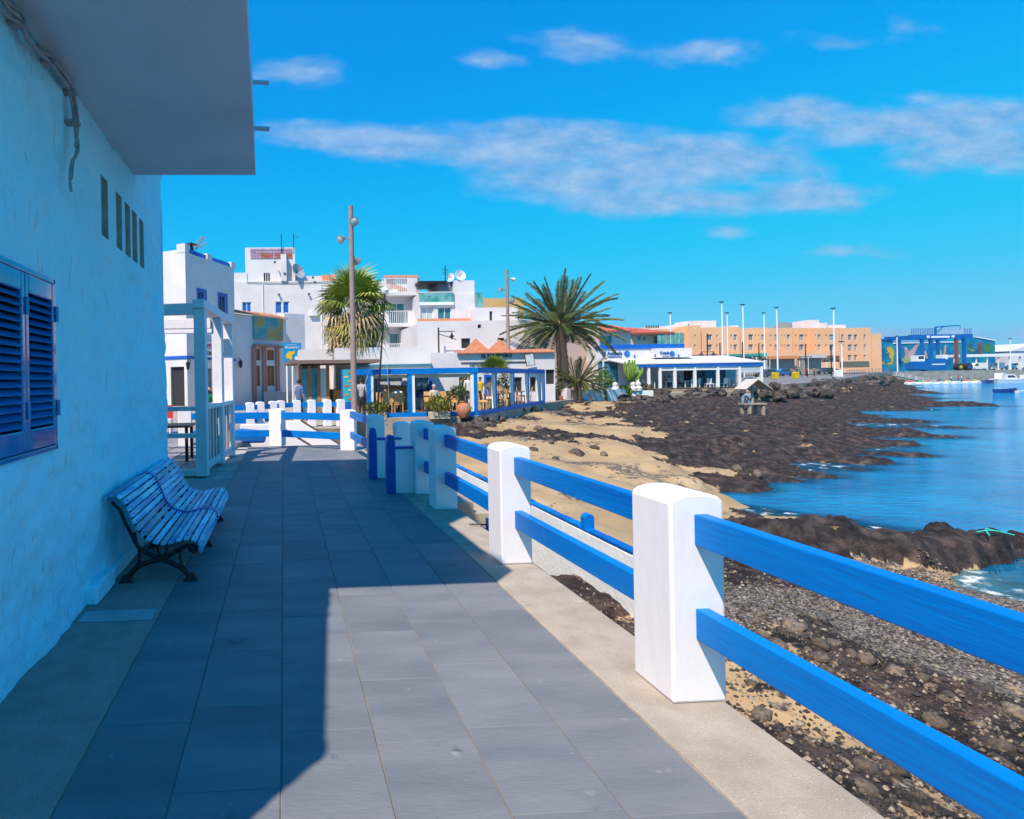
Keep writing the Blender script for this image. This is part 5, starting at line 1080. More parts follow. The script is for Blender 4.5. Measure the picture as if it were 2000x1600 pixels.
for (ua, ub, vt) in ((912, 964, 661), (960, 1010, 663)):
    a, b = ef.px(ua, 684, 3)[0], ef.px(ub, 684, 3)[0]; zt_ = ef.px((ua + ub) / 2, vt, 4.2)[1]; zb_ = q[3] + .05; c = ((a + b) / 2, 3 + (b - a) / 2, zt_); w = b - a
    py = MB().add([(a, 3, zb_), (b, 3, zb_), (b, 3 + w, zb_), (a, 3 + w, zb_), c], [(0, 1, 4), (1, 2, 4), (2, 3, 4), (3, 0, 4)]); py = part(py, ef, 'pyramid_roof', TILE_R, ES)
    nr = 9
    for i in range(nr):
        f0 = (i + .5) / nr; p = Vector((a + w * f0, 3, zb_)); k = 1 - abs(2 * f0 - 1); pe = p.lerp(Vector((c[0], c[1], zt_)), 1.0); top_ = Vector((p.x, 3 + w / 2 * k, zb_ + (zt_ - zb_) * k)); m = MB(); m.tube([p, top_], [w / nr * .3, .02], 6); part(m, ef, 'tile_row', TILE_R, py, smooth=True)
q = ef.rect(1024, 691, 1045, 715, -.5); t = thing('framed_board', 'tilted framed white board on the tiled restaurant front', 'sign', ef.w((q[0], -.5, q[2]))); m = MB(); cx, cz = (q[0] + q[1]) / 2, (q[2] + q[3]) / 2
def rot(a, b, k=.17): return (cx + a * math.cos(k) - b * math.sin(k) * -1 * -1, cz + a * math.sin(k) + b * math.cos(k))
w, h_ = (q[1] - q[0]) * .42, (q[3] - q[2]) * .48; m.prism([rot(-w, -h_), rot(w, -h_), rot(w, h_), rot(-w, h_)], -.55, -.5, 'y'); part(m, ef, 'frame', mat('brown_frame', (.12, .05, .03), .6), t); m = MB(); w *= .86; h_ *= .9; m.prism([rot(-w, -h_), rot(w, -h_), rot(w, h_), rot(-w, h_)], -.56, -.551, 'y'); part(m, ef, 'picture', mat('board_picture', (.6, .62, .64), .6, (.3, .3, .33), 3, .5, .7), t)

# ------------------------------------------------------------------ open terrace with blue frame
TR = thing('blue_terrace', 'open restaurant terrace with blue and white timber frame above the beach', 'pavilion', (hx(800, 26.), 26., 0))
t0 = Fr(700, 26.); cx0 = t0.px(928, 800)[0]; za = t0.px(800, 720)[1]; zb_ = t0.px(800, 731)[1]; zbot = t0.px(800, 806)[1]
m = MB(); m.box(-.3, cx0 + .12, -.12, .12, zb_, za); part(m, t0, 'beam', BLUE, TR); m = MB(); m.box(-.3, cx0 + .12, -.1, .1, zbot - .24, zbot); part(m, t0, 'base_beam', BLUE, TR)
for u in (720, 800, 928):
    x = t0.px(u, 760)[0]; m = MB(); m.box(x - .085, x + .085, -.1, .1, zbot, zb_); part(m, t0, 'post', BLUE, TR)
    m = MB(); s_ = 1 if u != 928 else -1; m.box(min(x + s_ * .087, x + s_ * .22), max(x + s_ * .087, x + s_ * .22), -.08, .08, zbot, zb_); part(m, t0, 'white_jamb', WFRAME, TR)
m = MB(); m.box(.3, cx0 - .3, -.02, .04, zb_ - .17, zb_ - .02); part(m, t0, 'rolled_blind', mat('beige_blind', (.55, .42, .3), .8), TR)
c0 = t0.w((cx0, 0, 0)); e0 = ony(1061, 745, 36.8); dv = Vector((e0.x - c0.x, e0.y - c0.y, 0)); Lsd = dv.length; t1 = Fr(0, 0, math.degrees(math.atan2(dv.y, dv.x)), xy=(c0.x, c0.y))
m = MB(); m.box(0, Lsd + .1, -.1, .1, zb_, za); part(m, t1, 'beam', BLUE, TR); m = MB(); m.box(.1, Lsd, -.1, .1, zbot - .24, zbot - .01); part(m, t1, 'base_beam', BLUE, TR)
for u in (966, 1001, 1030, 1053, 1061):
    x = t1.px(u, 760)[0]; m = MB(); m.box(x - .1, x + .1, -.09, .09, zbot, zb_); part(m, t1, 'post', BLUE, TR); m = MB(); m.box(x - .26, x - .102, -.07, .07, zbot, zb_); part(m, t1, 'white_jamb', WFRAME, TR)
pl = [(t0.w((-.4, .13, 0))), c0 + Vector((-.1, .15, 0)), t1.w((Lsd, .15, 0)), ony(1000, 745, 38.5), ony(700, 745, 31.8)]
m = MB(); m.prism([(p.x - TR.location.x, p.y - 26.) for p in pl], zbot - .2, zbot - .08, 'z'); m.build('floor', mat('terrace_floor', (.16, .13, .11), .8), TR)
roofp = [t0.w((-.4, 2.6, 0)), c0 + Vector((-.1, 2.6, 0)), ony(905, 745, 31.6), ony(700, 745, 31.8)]
m = MB(); m.prism([(p.x - TR.location.x, p.y - 26.) for p in roofp], za - .1, za - .02, 'z'); m.build('awning', mat('awning_cloth', (.6, .5, .4), .9), TR)
for i in range(5):
    x = .4 + i * (cx0 - .8) / 4; m = MB(); m.box(x - .05, x + .05, .14, 5.4, za - .22, za - .101); part(m, t0, 'rafter', WFRAME, TR)
WICK = mat('wicker', (.56, .31, .11), .8, (.66, .40, .16), 30, bump=.4, bscale=60); FLZ = zbot - .08
def chair(name, label, cat, mt, leg, hgt=.95, group=None):
    t = thing(name, label, cat, (0, 0, 0), 0, group); MB().box(-.22, .22, -.22, .22, .40, .47).build('seat', mt, t, bevel=.01)
    m = MB(); m.add([(-.22, .19, .47), (.22, .19, .47), (.22, .23, .47), (-.22, .23, .47), (-.21, .27, hgt), (.21, .27, hgt), (.21, .30, hgt), (-.21, .30, hgt)], [(0, 1, 5, 4), (2, 3, 7, 6), (4, 5, 6, 7), (0, 4, 7, 3), (1, 2, 6, 5), (3, 2, 1, 0)]); m.build('backrest', mt, t)
    for a in (-.19, .19):
        for b in (-.19, .19): MB().box(a - .02, a + .02, b - .02, b + .02, 0, .40).build('leg', leg, t)
    return t
ch0 = chair('wicker_chair', 'honey coloured wicker chair at a table on the blue framed terrace', 'chair', WICK, WICK, group='wicker chairs on the blue terrace')
R_ = random.Random(11); first = True
spots = [(756, 26.75, 3.0), (776, 26.8, 3.2), (766, 28.6, 0), (745, 28.6, .1), (838, 28.4, 0), (852, 29.6, 3.1), (868, 28.2, .2), (872, 29.8, 3.1), (893, 28.0, .3), (897, 29.8, 2.9), (941, 28.6, 1.2), (951, 29.6, 1.3), (962, 30.8, 1.2), (973, 29.4, -1.9), (985, 32.0, 1.2), (996, 33.0, 1.4), (1008, 34.2, 1.2), (980, 30.4, -1.8), (1018, 35.2, 1.2), (990, 31.4, -1.9), (945, 27.8, 1.2), (1030, 35.6, -1.9)]
for u, Y, r in spots:
    o = ch0 if first else copy_tree(ch0); first = False; o.location = (hx(u, Y), Y, FLZ); o.rotation_euler.z = r
    if u < 790: tag(o, 'honey coloured wicker chair around the table between the menu board and the first blue post', group='wicker chairs by the menu board')
    elif u < 900: tag(o, 'honey coloured wicker chair behind the yellow green planter on the terrace', group='wicker chairs behind the planter')
    else: tag(o, 'honey coloured wicker chair in the side bays of the terrace beyond the corner post', group='wicker chairs in the side bays')
TBL = mat('dark_table', (.14, .07, .04), .5, (.2, .1, .06), 5); tb0 = thing('dining_table', 'dark wood dining table among wicker chairs on the blue framed terrace', 'table', group='dining tables on the blue terrace'); MB().box(-.55, .55, -.4, .4, .71, .75).build('tabletop', TBL, tb0)
for a in (-.48, .48):
    for b in (-.33, .33): MB().box(a - .03, a + .03, b - .03, b + .03, 0, .71).build('leg', TBL, tb0)
for i, (u, Y, r) in enumerate(((766, 27.7, 0), (845, 29.0, 0), (872, 29.0, 0), (896, 28.9, 0), (960, 29.2, 1.2), (982, 31.2, 1.2), (1006, 33.2, 1.2), (1020, 34.6, 1.2))):
    o = tb0 if i == 0 else copy_tree(tb0); o.location = (hx(u, Y), Y, FLZ); o.rotation_euler.z = r
q = t0.rect(760, 756, 794, 771, 4.2); t = thing('bar_counter', 'brown slatted bar counter at the back of the blue terrace', 'counter', t0.w((q[0], 4.2, FLZ))); m = MB(); m.box(q[0], q[1], 4.2, 4.7, FLZ, q[3]); part(m, t0, 'body', WOOD, t); m = MB(); m.box(q[0] - .1, q[1] + .1, 4.1, 4.75, q[3], q[3] + .06); part(m, t0, 'top', TBL, t)
def ppl(u, Y, *a, **k): return None
wht = cloth('white', (.7, .7, .7))
person('seated diner in a white shirt seen from behind on a wicker chair', 'sit', (hx(777, 26.85), 26.9, FLZ), math.pi, wht, cloth('grey', (.1, .1, .12)))
person('seated diner in dark clothes beside the white shirted diner', 'sit', (hx(752, 27.9), 27.9, FLZ), 2.6, cloth('black', (.03, .03, .035)), cloth('grey', (.1, .1, .12)))
person('seated diner in a cream top behind the yellow planter', 'sit', (hx(847, 27.9), 27.9, FLZ), .2, cloth('cream', (.6, .52, .4)), cloth('navy', (.05, .07, .14)), HAIR_G)
person('waiter in a white sports shirt and dark shorts standing on the terrace', 'stand', (hx(915, 30.), 30., FLZ), .2, cloth('sportwhite', (.72, .7, .72)), cloth('navy', (.05, .07, .14)), HAIR_D, shorts=True)
person('person in a grey top standing behind the brown lamp post', 'stand', (hx(706, 27.2), 27.2, 0), 2.8, cloth('greyshirt', (.36, .38, .45)), cloth('black', (.03, .03, .035)))
person('person in a dark top carrying a bag at the terrace entrance', 'walk', (hx(899, 33.5), 33.5, 0), 1.2, cloth('darkteal', (.05, .08, .1)), cloth('grey', (.1, .1, .12)))
person('person in a yellow and dark outfit walking past the tiled restaurant', 'walk', (hx(938, 35.), 35., 0), -.6, cloth('yellow', (.6, .42, .03)), cloth('black', (.03, .03, .035)))
# plants on the terrace
TERRA = mat('terracotta', (.40, .16, .09), .8, (.48, .2, .12), 4); t = thing('clay_pot', 'big round terracotta pot at the terrace edge', 'pot', (hx(905, 25.2), 25.2, -.05)); m = MB(); m.lathe([(.18, 0), (.27, .17), (.31, .36), (.27, .54), (.18, .65), (.21, .70), (.17, .7), (.15, .6)], (0, 0, 0), 20); m.build('pot', TERRA, t, smooth=True)
bush('potted_shrub', 'loose grey green shrub growing from the big terracotta pot', 'shrub', (hx(895, 25.3), 25.3, .72), .38, .33, 420, LEAF_O, .07, 4)
for (u, Y, lb, rx, rz, n_, s_) in ((857, 25.55, 'wide yellow green plant in a planter on the terrace edge', .62, .36, 900, 5), (733, 25.75, 'low yellow green plant in a planter behind the end fence', .5, .26, 500, 6)):
    t = tag(MB().box(-.45, .45, -.18, .18, -.1, .22).build('planter', mat('pale_planter', (.5, .42, .32), .8), None, bevel=.02), 'pale trough planter under the ' + lb.split(' in ')[0], 'planter'); t.location = (hx(u, Y), Y, 0)
    bush('planter_shrub', lb, 'shrub', (hx(u, Y), Y, .2), rx, rz, n_, LEAF_Y, .07, s_, False)
fan_palm('small bright green fan palm rising behind the terrace frame', (hx(968, 36.), 36., 0), 2.1, .95, 21, 26, 4, .1)
bush('round_shrub', 'round bright green shrub inside the glazed terrace corner', 'shrub', (hx(981, 37.5), 37.5, .6), .55, .55, 500, LEAF_A, .09, 8)
bush('round_shrub', 'bright green bush standing beyond the waiter on the terrace', 'shrub', (hx(912, 36.), 36., .9), .5, .5, 420, LEAF_A, .09, 9)
# palms
fan_palm('fan palm with a shaggy skirt of dry leaves behind the brown lamp post', (hx(696, 33.4), 33.4, 0), 5.9, 2.15, 5, 40, 150)
Yp = 44.; phoenix('tall date palm with a wide crown at the edge of the beach', (hx(1103, Yp), Yp, .1), ony(1090, 640, Yp).z - .1, 4.4, 82, 3, .42, (-.3, 0))
phoenix('short young date palm at the foot of the tall palm', (hx(1128, 43.), 43., .1), ony(1128, 752, 43.).z, 2.5, 46, 8, .3)
# lamp posts
RUSTP = mat('mauve_pole', (.27, .19, .18), .6, (.33, .24, .22), 5); LGLASS = mat('lamp_lens', (.5, .55, .58), .15, spec=.7); GREYM = mat('grey_metal', (.38, .4, .42), .4, metal=.5)
def spot(t, p, out, aim):
    p = Vector(p); o = p + Vector(out); m = MB(); m.tube([p, p + Vector(out) * .5 + Vector((0, 0, .03)), o], .03, 6); ar = m.build('lamp_arm', GREYM, t); a = Vector(aim).normalized(); rt = a.to_track_quat('Z', 'Y').to_euler()
    m = MB(); m.lathe([(.001, -.16), (.08, -.15), (.12, -.05), (.19, .07), (.195, .1)], (0, 0, 0), 14); h_ = m.build('lamp_head', GREYM, t, smooth=True); h_.location = o; h_.rotation_euler = rt
    m = MB(); m.lathe([(.18, .085), (.1, .12), (.001, .13)], (0, 0, 0), 14); g_ = m.build('lens', LGLASS, h_, smooth=True)
def lamppost(label, u0, v0, u1, Y, lean, spots_, zb=0.):
    top = ony(u0, v0, Y); t = thing('lamp_post', label, 'lamp post', (top.x + lean, Y, zb)); hh_ = top.z - zb
    m = MB(); m.tube([(0, 0, -.05), (-lean, 0, hh_)], [.135 * Y / 24.5 ** 1 if Y < 30 else .14, .1], 12); m.build('pole', RUSTP, t, smooth=True); m = MB(); m.box(-.22, .22, -.22, .22, -.04, .04); m.build('base_plate', RUSTP, t)
    for (v, out, aim) in spots_: z = ony(u0, v, Y).z - zb; spot(t, (-lean * z / hh_, 0, z), out, aim)
lamppost('tall brown lamp post with three spotlights in front of the fan palm', 685, 402, 697, 24.6, .0, ((435, (.1, -.18, 0), (.1, -1, -.3)), (468, (-.42, -.1, .0), (-.9, -.5, -.5)), (503, (.22, .1, -.1), (.6, .5, -.5))))
lamppost('brown lamp post with three spotlights standing by the tiled restaurant', 990, 527, 992, 42., .0, ((546, (.45, 0, 0), (1, -.3, -.4)), (566, (-.5, -.1, 0), (-1, -.3, -.5)), (588, (.2, -.25, 0), (.2, -1, -.3))))
P0, P1 = ony(752, 572, 25.4), ony(736, 812, 25.4); t = thing('globe_mast', 'leaning black mast with a white globe lamp and thin stays in front of the terrace', 'mast', (P1.x, 25.4, 0)); m = MB(); d = P0 - P1; m.tube([(0, 0, -.1), (d.x, 0, P0.z)], [.05, .03], 8); m.build('mast', IRON, t, smooth=True); m = MB(); m.lathe([(.001, -.17), (.12, -.12), (.17, 0), (.12, .12), (.001, .17)], (d.x, 0, P0.z + .1), 14); m.build('globe', mat('globe_white', (.8, .8, .8), .3), t, smooth=True)
for dx in (-.7, .6): m = MB(); m.tube([(d.x * .9, 0, P0.z * .75), (dx, .3, .8)], .006, 4); m.build('stay', WFRAME, t)

# ------------------------------------------------------------------ rock banks
RB = setting('rock_bank'); ROCKM = mat('lava_rock', (.035, .032, .034), .9, (.13, .10, .085), 2.2, .4, .7, bump=.8, bscale=6, rnd=.45, speck=((.26, .2, .14), 3, .68))
rk = [rock_mesh('boulder_mesh', 50 + i, 2, .6, .75) for i in range(6)]
for q in rk: q.materials.append(ROCKM)
R_ = random.Random(31)
def bank(pts, n, s0, s1, spread, zlo, zhi):
    for i in range(n):
        t = R_.random() * (len(pts) - 1); k = min(int(t), len(pts) - 2); a, b = pts[k], pts[k + 1]; f = t - k; u, Y = a[0] + (b[0] - a[0]) * f, a[1] + (b[1] - a[1]) * f; h = R_.random(); s = R_.uniform(s0, s1)
        P = ony(u, 745, Y); off = spread * (1 - h) * R_.uniform(.6, 1.); dx, dy = (.35, -.94) if Y < 60 else (.5, -.87)
        place(R_.choice(rk), 'boulder', RB, (P.x + off * dx, P.y + off * dy, zlo + (zhi - zlo) * h), (R_.uniform(0, 6), R_.uniform(-.5, .5), R_.uniform(0, 6)), (s, s * R_.uniform(.7, 1.1), s * R_.uniform(.6, .9)))
bank([(895, 25.5), (930, 25.5), (1062, 36.5)], 60, .12, .3, .7, -.6, -.1)
bank([(1175, 51.), (1300, 53.6), (1505, 54.)], 95, .3, .6, 1.6, -.75, .1)
bank([(1200, 46.), (1300, 47.5)], 26, .3, .55, .8, -.6, -.1)
bank([(1500, 55.), (1565, 65.), (1655, 87.), (1705, 119.), (1740, 146)], 110, .5, 1.0, 3.4, -1.0, .35)
# ------------------------------------------------------------------ blue restaurant by the rocks
af = Fr(1165, 56.5, -1.); AZR = bthing(af, 'blue_white_restaurant', 'white seafront restaurant with blue roof stripe, blue lettering and a long glazed porch', 'restaurant')
z0 = .25; q = af.rect(1165, 676, 1336, 760, 3.5)
ops = [(af.rect(a, b, c, d, 3.5), 'teal') for a, b, c, d in ((1180, 706, 1208, 758), (1168, 706, 1178, 758))]
wall(af, AZR, q[0], q[1], 0, q[3], ops, d=3.5, back=9., frame=MIDBLUE)
zs = af.px(1250, 679, 3.5)[1]; m = MB(); m.box(q[0] - .05, q[1] + .05, 3.4, 3.48, zs - .12, q[3] + .1); part(m, af, 'blue_stripe', MIDBLUE, AZR)
x = af.px(1271, 700, 3.5)[0]; m = MB(); m.box(x, q[1] + .3, 2.6, 3.39, af.px(1300, 699, 3.4)[1], af.px(1300, 681, 3.4)[1]); part(m, af, 'raised_panel', WHITE_F, AZR)
ANZ = mat('sign_blue_letter', (.0, .09, .33), .5)
text('El Anzuelo', af, af.px(1177, 694, 3.5)[0], af.px(1177, 694, 3.5)[1], .55, ANZ, AZR, 3.46, af.px(1215, 694, 3.5)[0] - af.px(1177, 694, 3.5)[0], bold=.02); text('restaurante', af, af.px(1186, 699, 3.5)[0], af.px(1186, 699, 3.5)[1], .3, ANZ, AZR, 3.46, af.px(1214, 699, 3.5)[0] - af.px(1186, 699, 3.5)[0], bold=.01)
text('El Anzuelo', af, af.px(1289, 692, 2.6)[0], af.px(1289, 692, 2.6)[1], .4, ANZ, AZR, 2.56, .95, bold=.015); text('restaurante', af, af.px(1293, 697, 2.6)[0], af.px(1293, 697, 2.6)[1], .22, ANZ, AZR, 2.56, .75)
for (u, v, d, r) in ((1224, 691, 3.5, .3), (1312, 691, 2.6, .26)):
    cx, cz = af.px(u, v, d); m = MB(); m.prism([(cx + r * math.cos(a), cz + r * 1.0 * math.sin(a)) for a in np.linspace(0, 6.283, 21)[:-1]], d - .1, d - .04, 'y'); part(m, af, 'round_emblem', MIDBLUE, AZR); m = MB(); m.prism([(cx + r * .25 + r * .55 * math.cos(a), cz + r * .2 + r * .6 * math.sin(a)) for a in np.linspace(0, 6.283, 15)[:-1]], d - .12, d - .101, 'y'); part(m, af, 'emblem_spot', mat('sign_blue_mid', (.02, .2, .55), .5), AZR)
for u in (1249, 1279, 1280 + 45): cx, cz = af.px(u, 695, 2.5); m = MB(); m.lathe([(.05, 0), (.1, .12), (.06, .25), (.02, .3)], (cx, 2.45 if u > 1270 else 3.35, cz - .15), 8); part(m, af, 'wall_light', MIDBLUE, AZR)
pa, pb = af.px(1243, 720)[0], af.px(1488, 720)[0]; zt, zf = af.px(1370, 708)[1], af.px(1370, 715)[1]; zr = af.px(1370, 699)[1]
m = MB(); m.add([(pa - 1, -.2, zt), (pb + .1, -.2, zt), (pb + .1, 5, zr + .35), (pa - 1, 5, zr + .35), (pa - 1, -.2, zt - .1), (pb + .1, -.2, zt - .1), (pb + .1, 5, zr + .2), (pa - 1, 5, zr + .2)], [(0, 1, 2, 3), (4, 7, 6, 5), (0, 4, 5, 1), (1, 5, 6, 2), (0, 3, 7, 4)]); part(m, af, 'porch_roof', mat('grey_white_roof', (.6, .6, .62), .7), AZR)
m = MB(); m.box(pa - .9, pb, -.15, .02, zf - .05, zt - .1); part(m, af, 'porch_fascia', MIDBLUE, AZR)
m = MB(); m.box(pa - 1.2, pb + .4, -.4, 5., -.6, z0); part(m, af, 'platform', mat('timber_platform', (.26, .19, .13), .8, (.33, .25, .18), 4), AZR)
pu = (1245, 1267, 1289, 1318, 1357, 1402, 1444, 1487)
for u in pu: x = af.px(u, 740)[0]; m = MB(); m.box(x - .11, x + .11, -.1, .1, z0, zf - .05); part(m, af, 'porch_post', WFRAME, AZR)
for a, b in zip(pu[2:-1], pu[3:]):
    x0, x1 = af.px(a, 740)[0] + .12, af.px(b, 740)[0] - .12; m = MB(); m.box(x0, x1, -.04, .04, zf - .4, zf - .06); part(m, af, 'porch_blind', WFRAME if b < 1480 else CURT, AZR)
m = MB(); x0, x1 = af.px(1446, 740)[0], af.px(1485, 740)[0]; m.box(x0, x1, -.03, .03, af.px(1460, 728)[1], zf - .4); part(m, af, 'cream_curtain', CURT, AZR)
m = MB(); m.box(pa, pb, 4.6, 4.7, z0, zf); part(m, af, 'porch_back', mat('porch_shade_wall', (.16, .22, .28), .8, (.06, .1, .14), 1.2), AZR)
for u0, u1, k in ((1258, 1288, TEAL), (1294, 1314, TEAL), (1328, 1350, DARK), (1376, 1400, mat('sea_picture', (.03, .25, .4), .5)), (1416, 1436, CURT)):
    a, b, c, d_ = af.rect(u0, 722, u1, 742, 4.55); m = MB(); m.box(a, b, 4.5, 4.58, c, d_); part(m, af, 'wall_panel', k, AZR)
WCH = mat('white_furniture', (.7, .72, .74), .5)
wc0 = chair('white_chair', 'white wooden chair set out on the glazed porch of the blue and white restaurant', 'chair', WCH, WCH, 1.0, 'white chairs on the seafront porch'); R_ = random.Random(5); first = True
for u in (1262, 1275, 1297, 1309, 1326, 1332, 1349, 1362, 1382, 1388, 1398, 1414, 1421, 1429, 1434, 1455, 1462, 1470, 1478):
    o = wc0 if first else copy_tree(wc0); first = False; d = R_.uniform(.5, 2.4); P = af.w((af.px(u, 750, d)[0], d, z0)); o.location = P; o.rotation_euler.z = R_.choice((0, 3.14, 1.57, -1.57)) + R_.uniform(-.3, .3)
wt0 = thing('white_table', 'white square table set among white chairs on the seafront porch', 'table', group='white tables on the seafront porch'); MB().box(-.4, .4, -.4, .4, .72, .76).build('tabletop', WCH, wt0)
for a in (-.34, .34):
    for b in (-.34, .34): MB().box(a - .03, a + .03, b - .03, b + .03, 0, .72).build('leg', WCH, wt0)
for i, u in enumerate((1268, 1303, 1340, 1355, 1392, 1425, 1466)): o = wt0 if i == 0 else copy_tree(wt0); d = R_.uniform(.9, 1.8); o.location = af.w((af.px(u, 750, d)[0], d, z0))
for u, c, lb in ((1298, (.55, .2, .18), 'seated diner in a coral top on the seafront porch'), (1306, (.7, .68, .7), 'seated diner in a white top on the seafront porch'), (1325, (.45, .2, .25), 'seated diner in a maroon top on the seafront porch')):
    d = 1.5; person(lb, 'sit', af.w((af.px(u, 750, d)[0], d, z0 + .02)), .6, cloth('diner%d' % u, c), cloth('navy', (.05, .07, .14)))
# garden wall with ball finials and plants in front of it
gw = Fr(1105, 43.2, 28.); GW = bthing(gw, 'garden_wall', 'low white garden wall with a ball topped end pillar by the palms', 'wall')
m = MB(); m.box(0, 7.5, -.1, .1, -1., .55); part(m, gw, 'wall', WALLM, GW, bevel=.02); m = MB(); m.box(-.25, .25, -.25, .25, -1., .75); part(m, gw, 'pillar', WHITE_F, GW, bevel=.03)
m = MB(); m.lathe([(.18, .75), (.1, .82), (.14, .88), (.2, 1.0), (.14, 1.13), (.001, 1.19)], (0, 0, 0), 14); part(m, gw, 'ball_finial', WHITE_F, GW, smooth=True)
g2 = Fr(1195, 50., 2.); G2 = bthing(g2, 'cactus_garden_wall', 'low white wall with small white figures in front of the cactus garden', 'wall'); q = g2.rect(1168, 765, 1275, 790); m = MB(); m.box(q[0], q[1], -.12, .12, -1., q[3]); part(m, g2, 'wall', WALLM, G2, bevel=.02)
for u in (1202, 1237, 1247): x = g2.px(u, 770)[0]; m = MB(); m.lathe([(.3, q[3]), (.32, q[3] + .25), (.18, q[3] + .4), (.24, q[3] + .55), (.2, q[3] + .72), (.001, q[3] + .8)], (x, 0, 0), 12); part(m, g2, 'figure', WHITE_F, G2, smooth=True)
CAC = mat('cactus_green', (.14, .26, .04), .6, (.22, .34, .07), 3); t = thing('candelabra_cactus', 'tall branching candelabra cactus in front of the blue and white restaurant', 'cactus', (hx(1233, 51.5), 51.5, .1)); R_ = random.Random(8); m = MB(); m.tube([(0, 0, -.2), (0, 0, 1.1)], [.2, .22], 8); m.build('trunk', TRUNK, t)
for i in range(34):
    a = i * 2.4; r = R_.uniform(.15, .95); z = R_.uniform(2., 3.15) - r * .4; m = MB(); c, s_ = math.cos(a), math.sin(a); m.tube([(0, 0, .9), (c * r * .6, s_ * r * .6, 1.3), (c * r, s_ * r, 1.9), (c * r * 1.06, s_ * r * 1.06, z)], [.09, .1, .1, .06], 6); m.build('branch', CAC, t, smooth=True)
bush('round_shrub', 'dense round green shrub in front of the cactus garden wall', 'shrub', (hx(1221, 48.), 48., -.35), .6, .6, 900, LEAF_A, .1, 3); bush('yellow_tree', 'small rounded yellow green tree beside the blue restaurant doors', 'tree', (hx(1181, 52.), 52., .3), .75, .95, 700, LEAF_A, .11, 12); bush('dry_shrub', 'dry orange tinted shrub at the porch corner', 'shrub', (hx(1256, 51.5), 51.5, 0), .8, .45, 500, mat('dry_leaf', (.28, .17, .07), .8, (.2, .2, .06), 4), .1, 14); bush('dark_tree', 'dark green tree top beyond the restaurant roof', 'tree', (hx(1346, 80.), 80., 1.), 2.2, 1.6, 900, LEAF_O, .25, 15)
t = thing('clay_stones', 'orange clay bench and chair near the palm trunks', 'bench', (hx(1080, 41.), 41., 0)); MB().box(-.5, .6, -.3, .3, 0, .3).build('bench_base', mat('red_clay', (.3, .12, .08), .9), t, bevel=.04); MB().box(-.3, .4, .1, .25, .3, .75).build('bench_back', mat('orange_vinyl', (.6, .16, .03), .5), t, bevel=.03)
t = thing('driftwood', 'dead drooping palm branch lying over the black rocks', 'branch', (hx(1170, 44.), 44., -.4)); m = MB(); m.tube([(-.6, 0, 1.5), (0, 0, 1.45), (.5, 0, .9), (.55, 0, .0)], [.05, .09, .12, .14], 7); m.build('limb', FROND_D, t, smooth=True)
for a in (-.3, .1): m = MB(); m.tube([(a - .2, 0, 1.4), (a, .1, .8), (a + .15, .1, .1)], [.05, .05, .03], 6); m.build('limb', FROND_D, t, smooth=True)
# wooden hut on stilts with two figures
P = onz(1470, 809, -.95); t = thing('stilt_feeder', 'small weathered wooden hut roof on a post above a stilted table on the lava', 'hut', (P.x, P.y, -1.05)); WW = mat('weathered_wood', (.34, .26, .2), .9, (.45, .36, .29), 6)
for a in (-.45, .45):
    for b in (-.3, .3): MB().box(a - .07, a + .07, b - .07, b + .07, 0, .72).build('leg', WW, t)
for i in range(3): MB().box(-.62, .62, -.42 + i * .29, -.16 + i * .29, .72, .8).build('plank', WW, t)
MB().box(-.05, .05, -.05, .05, .8, 2.25).build('post', WW, t); m = MB(); m.bar((-.75, 0, 1.75), (.75, 0, 1.72), .06, .08); m.build('crossbar', WW, t)
m = MB(); m.add([(-.85, -.5, 1.72), (-.85, .5, 1.72), (0, -.5, 2.35), (0, .5, 2.35), (.95, -.5, 1.72), (.95, .5, 1.72)], [(0, 2, 3, 1), (2, 4, 5, 3)]); o = m.build('roof', mat('pale_board', (.5, .46, .42), .9), t); sm = o.modifiers.new('s', 'SOLIDIFY'); sm.thickness = .05
P = onz(1453, 790, -.85); person('person in pale blue clothes leaning beside the stilted hut', 'lean', (P.x, P.y, ground(P.x, P.y)), .9, cloth('paleblue', (.2, .38, .6)), cloth('denim', (.16, .32, .55)), HAIR_G, True); P = onz(1464, 790, -.85); person('person in light blue trousers half hidden behind the stilted hut', 'stand', (P.x, P.y, ground(P.x, P.y)), 0, cloth('greyblue', (.25, .3, .36)), cloth('denim', (.16, .32, .55)), HAIR_D)
# ------------------------------------------------------------------ houses right of the palm
PINKW = mat('rose_wall', (.48, .34, .30), .85); house(1020, 640, 1172, 735, 62., 'rose_house', 'pinkish house with dark windows half hidden by the date palm', [((1027, 660, 1042, 680), 'dark'), ((1100, 655, 1112, 670), 'dark')], mt=PINKW)
fr, t, q = house(1165, 645, 1233, 735, 75., 'red_roof_house', 'white house with red tiled roof above the blue lettered restaurant', [((1175, 655, 1196, 672), 'teal')]); q2 = fr.rect(1160, 638, 1236, 648); tiles(fr, t, q2[0], q2[1], -1, 5, q2[2], q2[3] + .5, mat('red_tile', (.45, .1, .06), .8), .6)
fr, t, q = house(1233, 650, 1300, 735, 78., 'cream_roof_house', 'cream house with a long red hipped roof and green glass balcony', [((1245, 656, 1252, 665), 'teal'), ((1256, 656, 1262, 665), 'teal'), ((1277, 656, 1296, 671), 'teal')], mt=mat('cream_wall', (.62, .56, .42), .85)); q2 = fr.rect(1228, 638, 1302, 650)
m = MB(); m.add([(q2[0], -1.2, q2[2]), (q2[1] + .3, -1.2, q2[2]), (q2[1] - 2.5, 4, q2[3] + .2), (q2[0], 4, q2[3] + .2)], [(0, 1, 2, 3)]); o = part(m, fr, 'roof', mat('red_tile', (.45, .1, .06)), t); s_ = o.modifiers.new('s', 'SOLIDIFY'); s_.thickness = .25
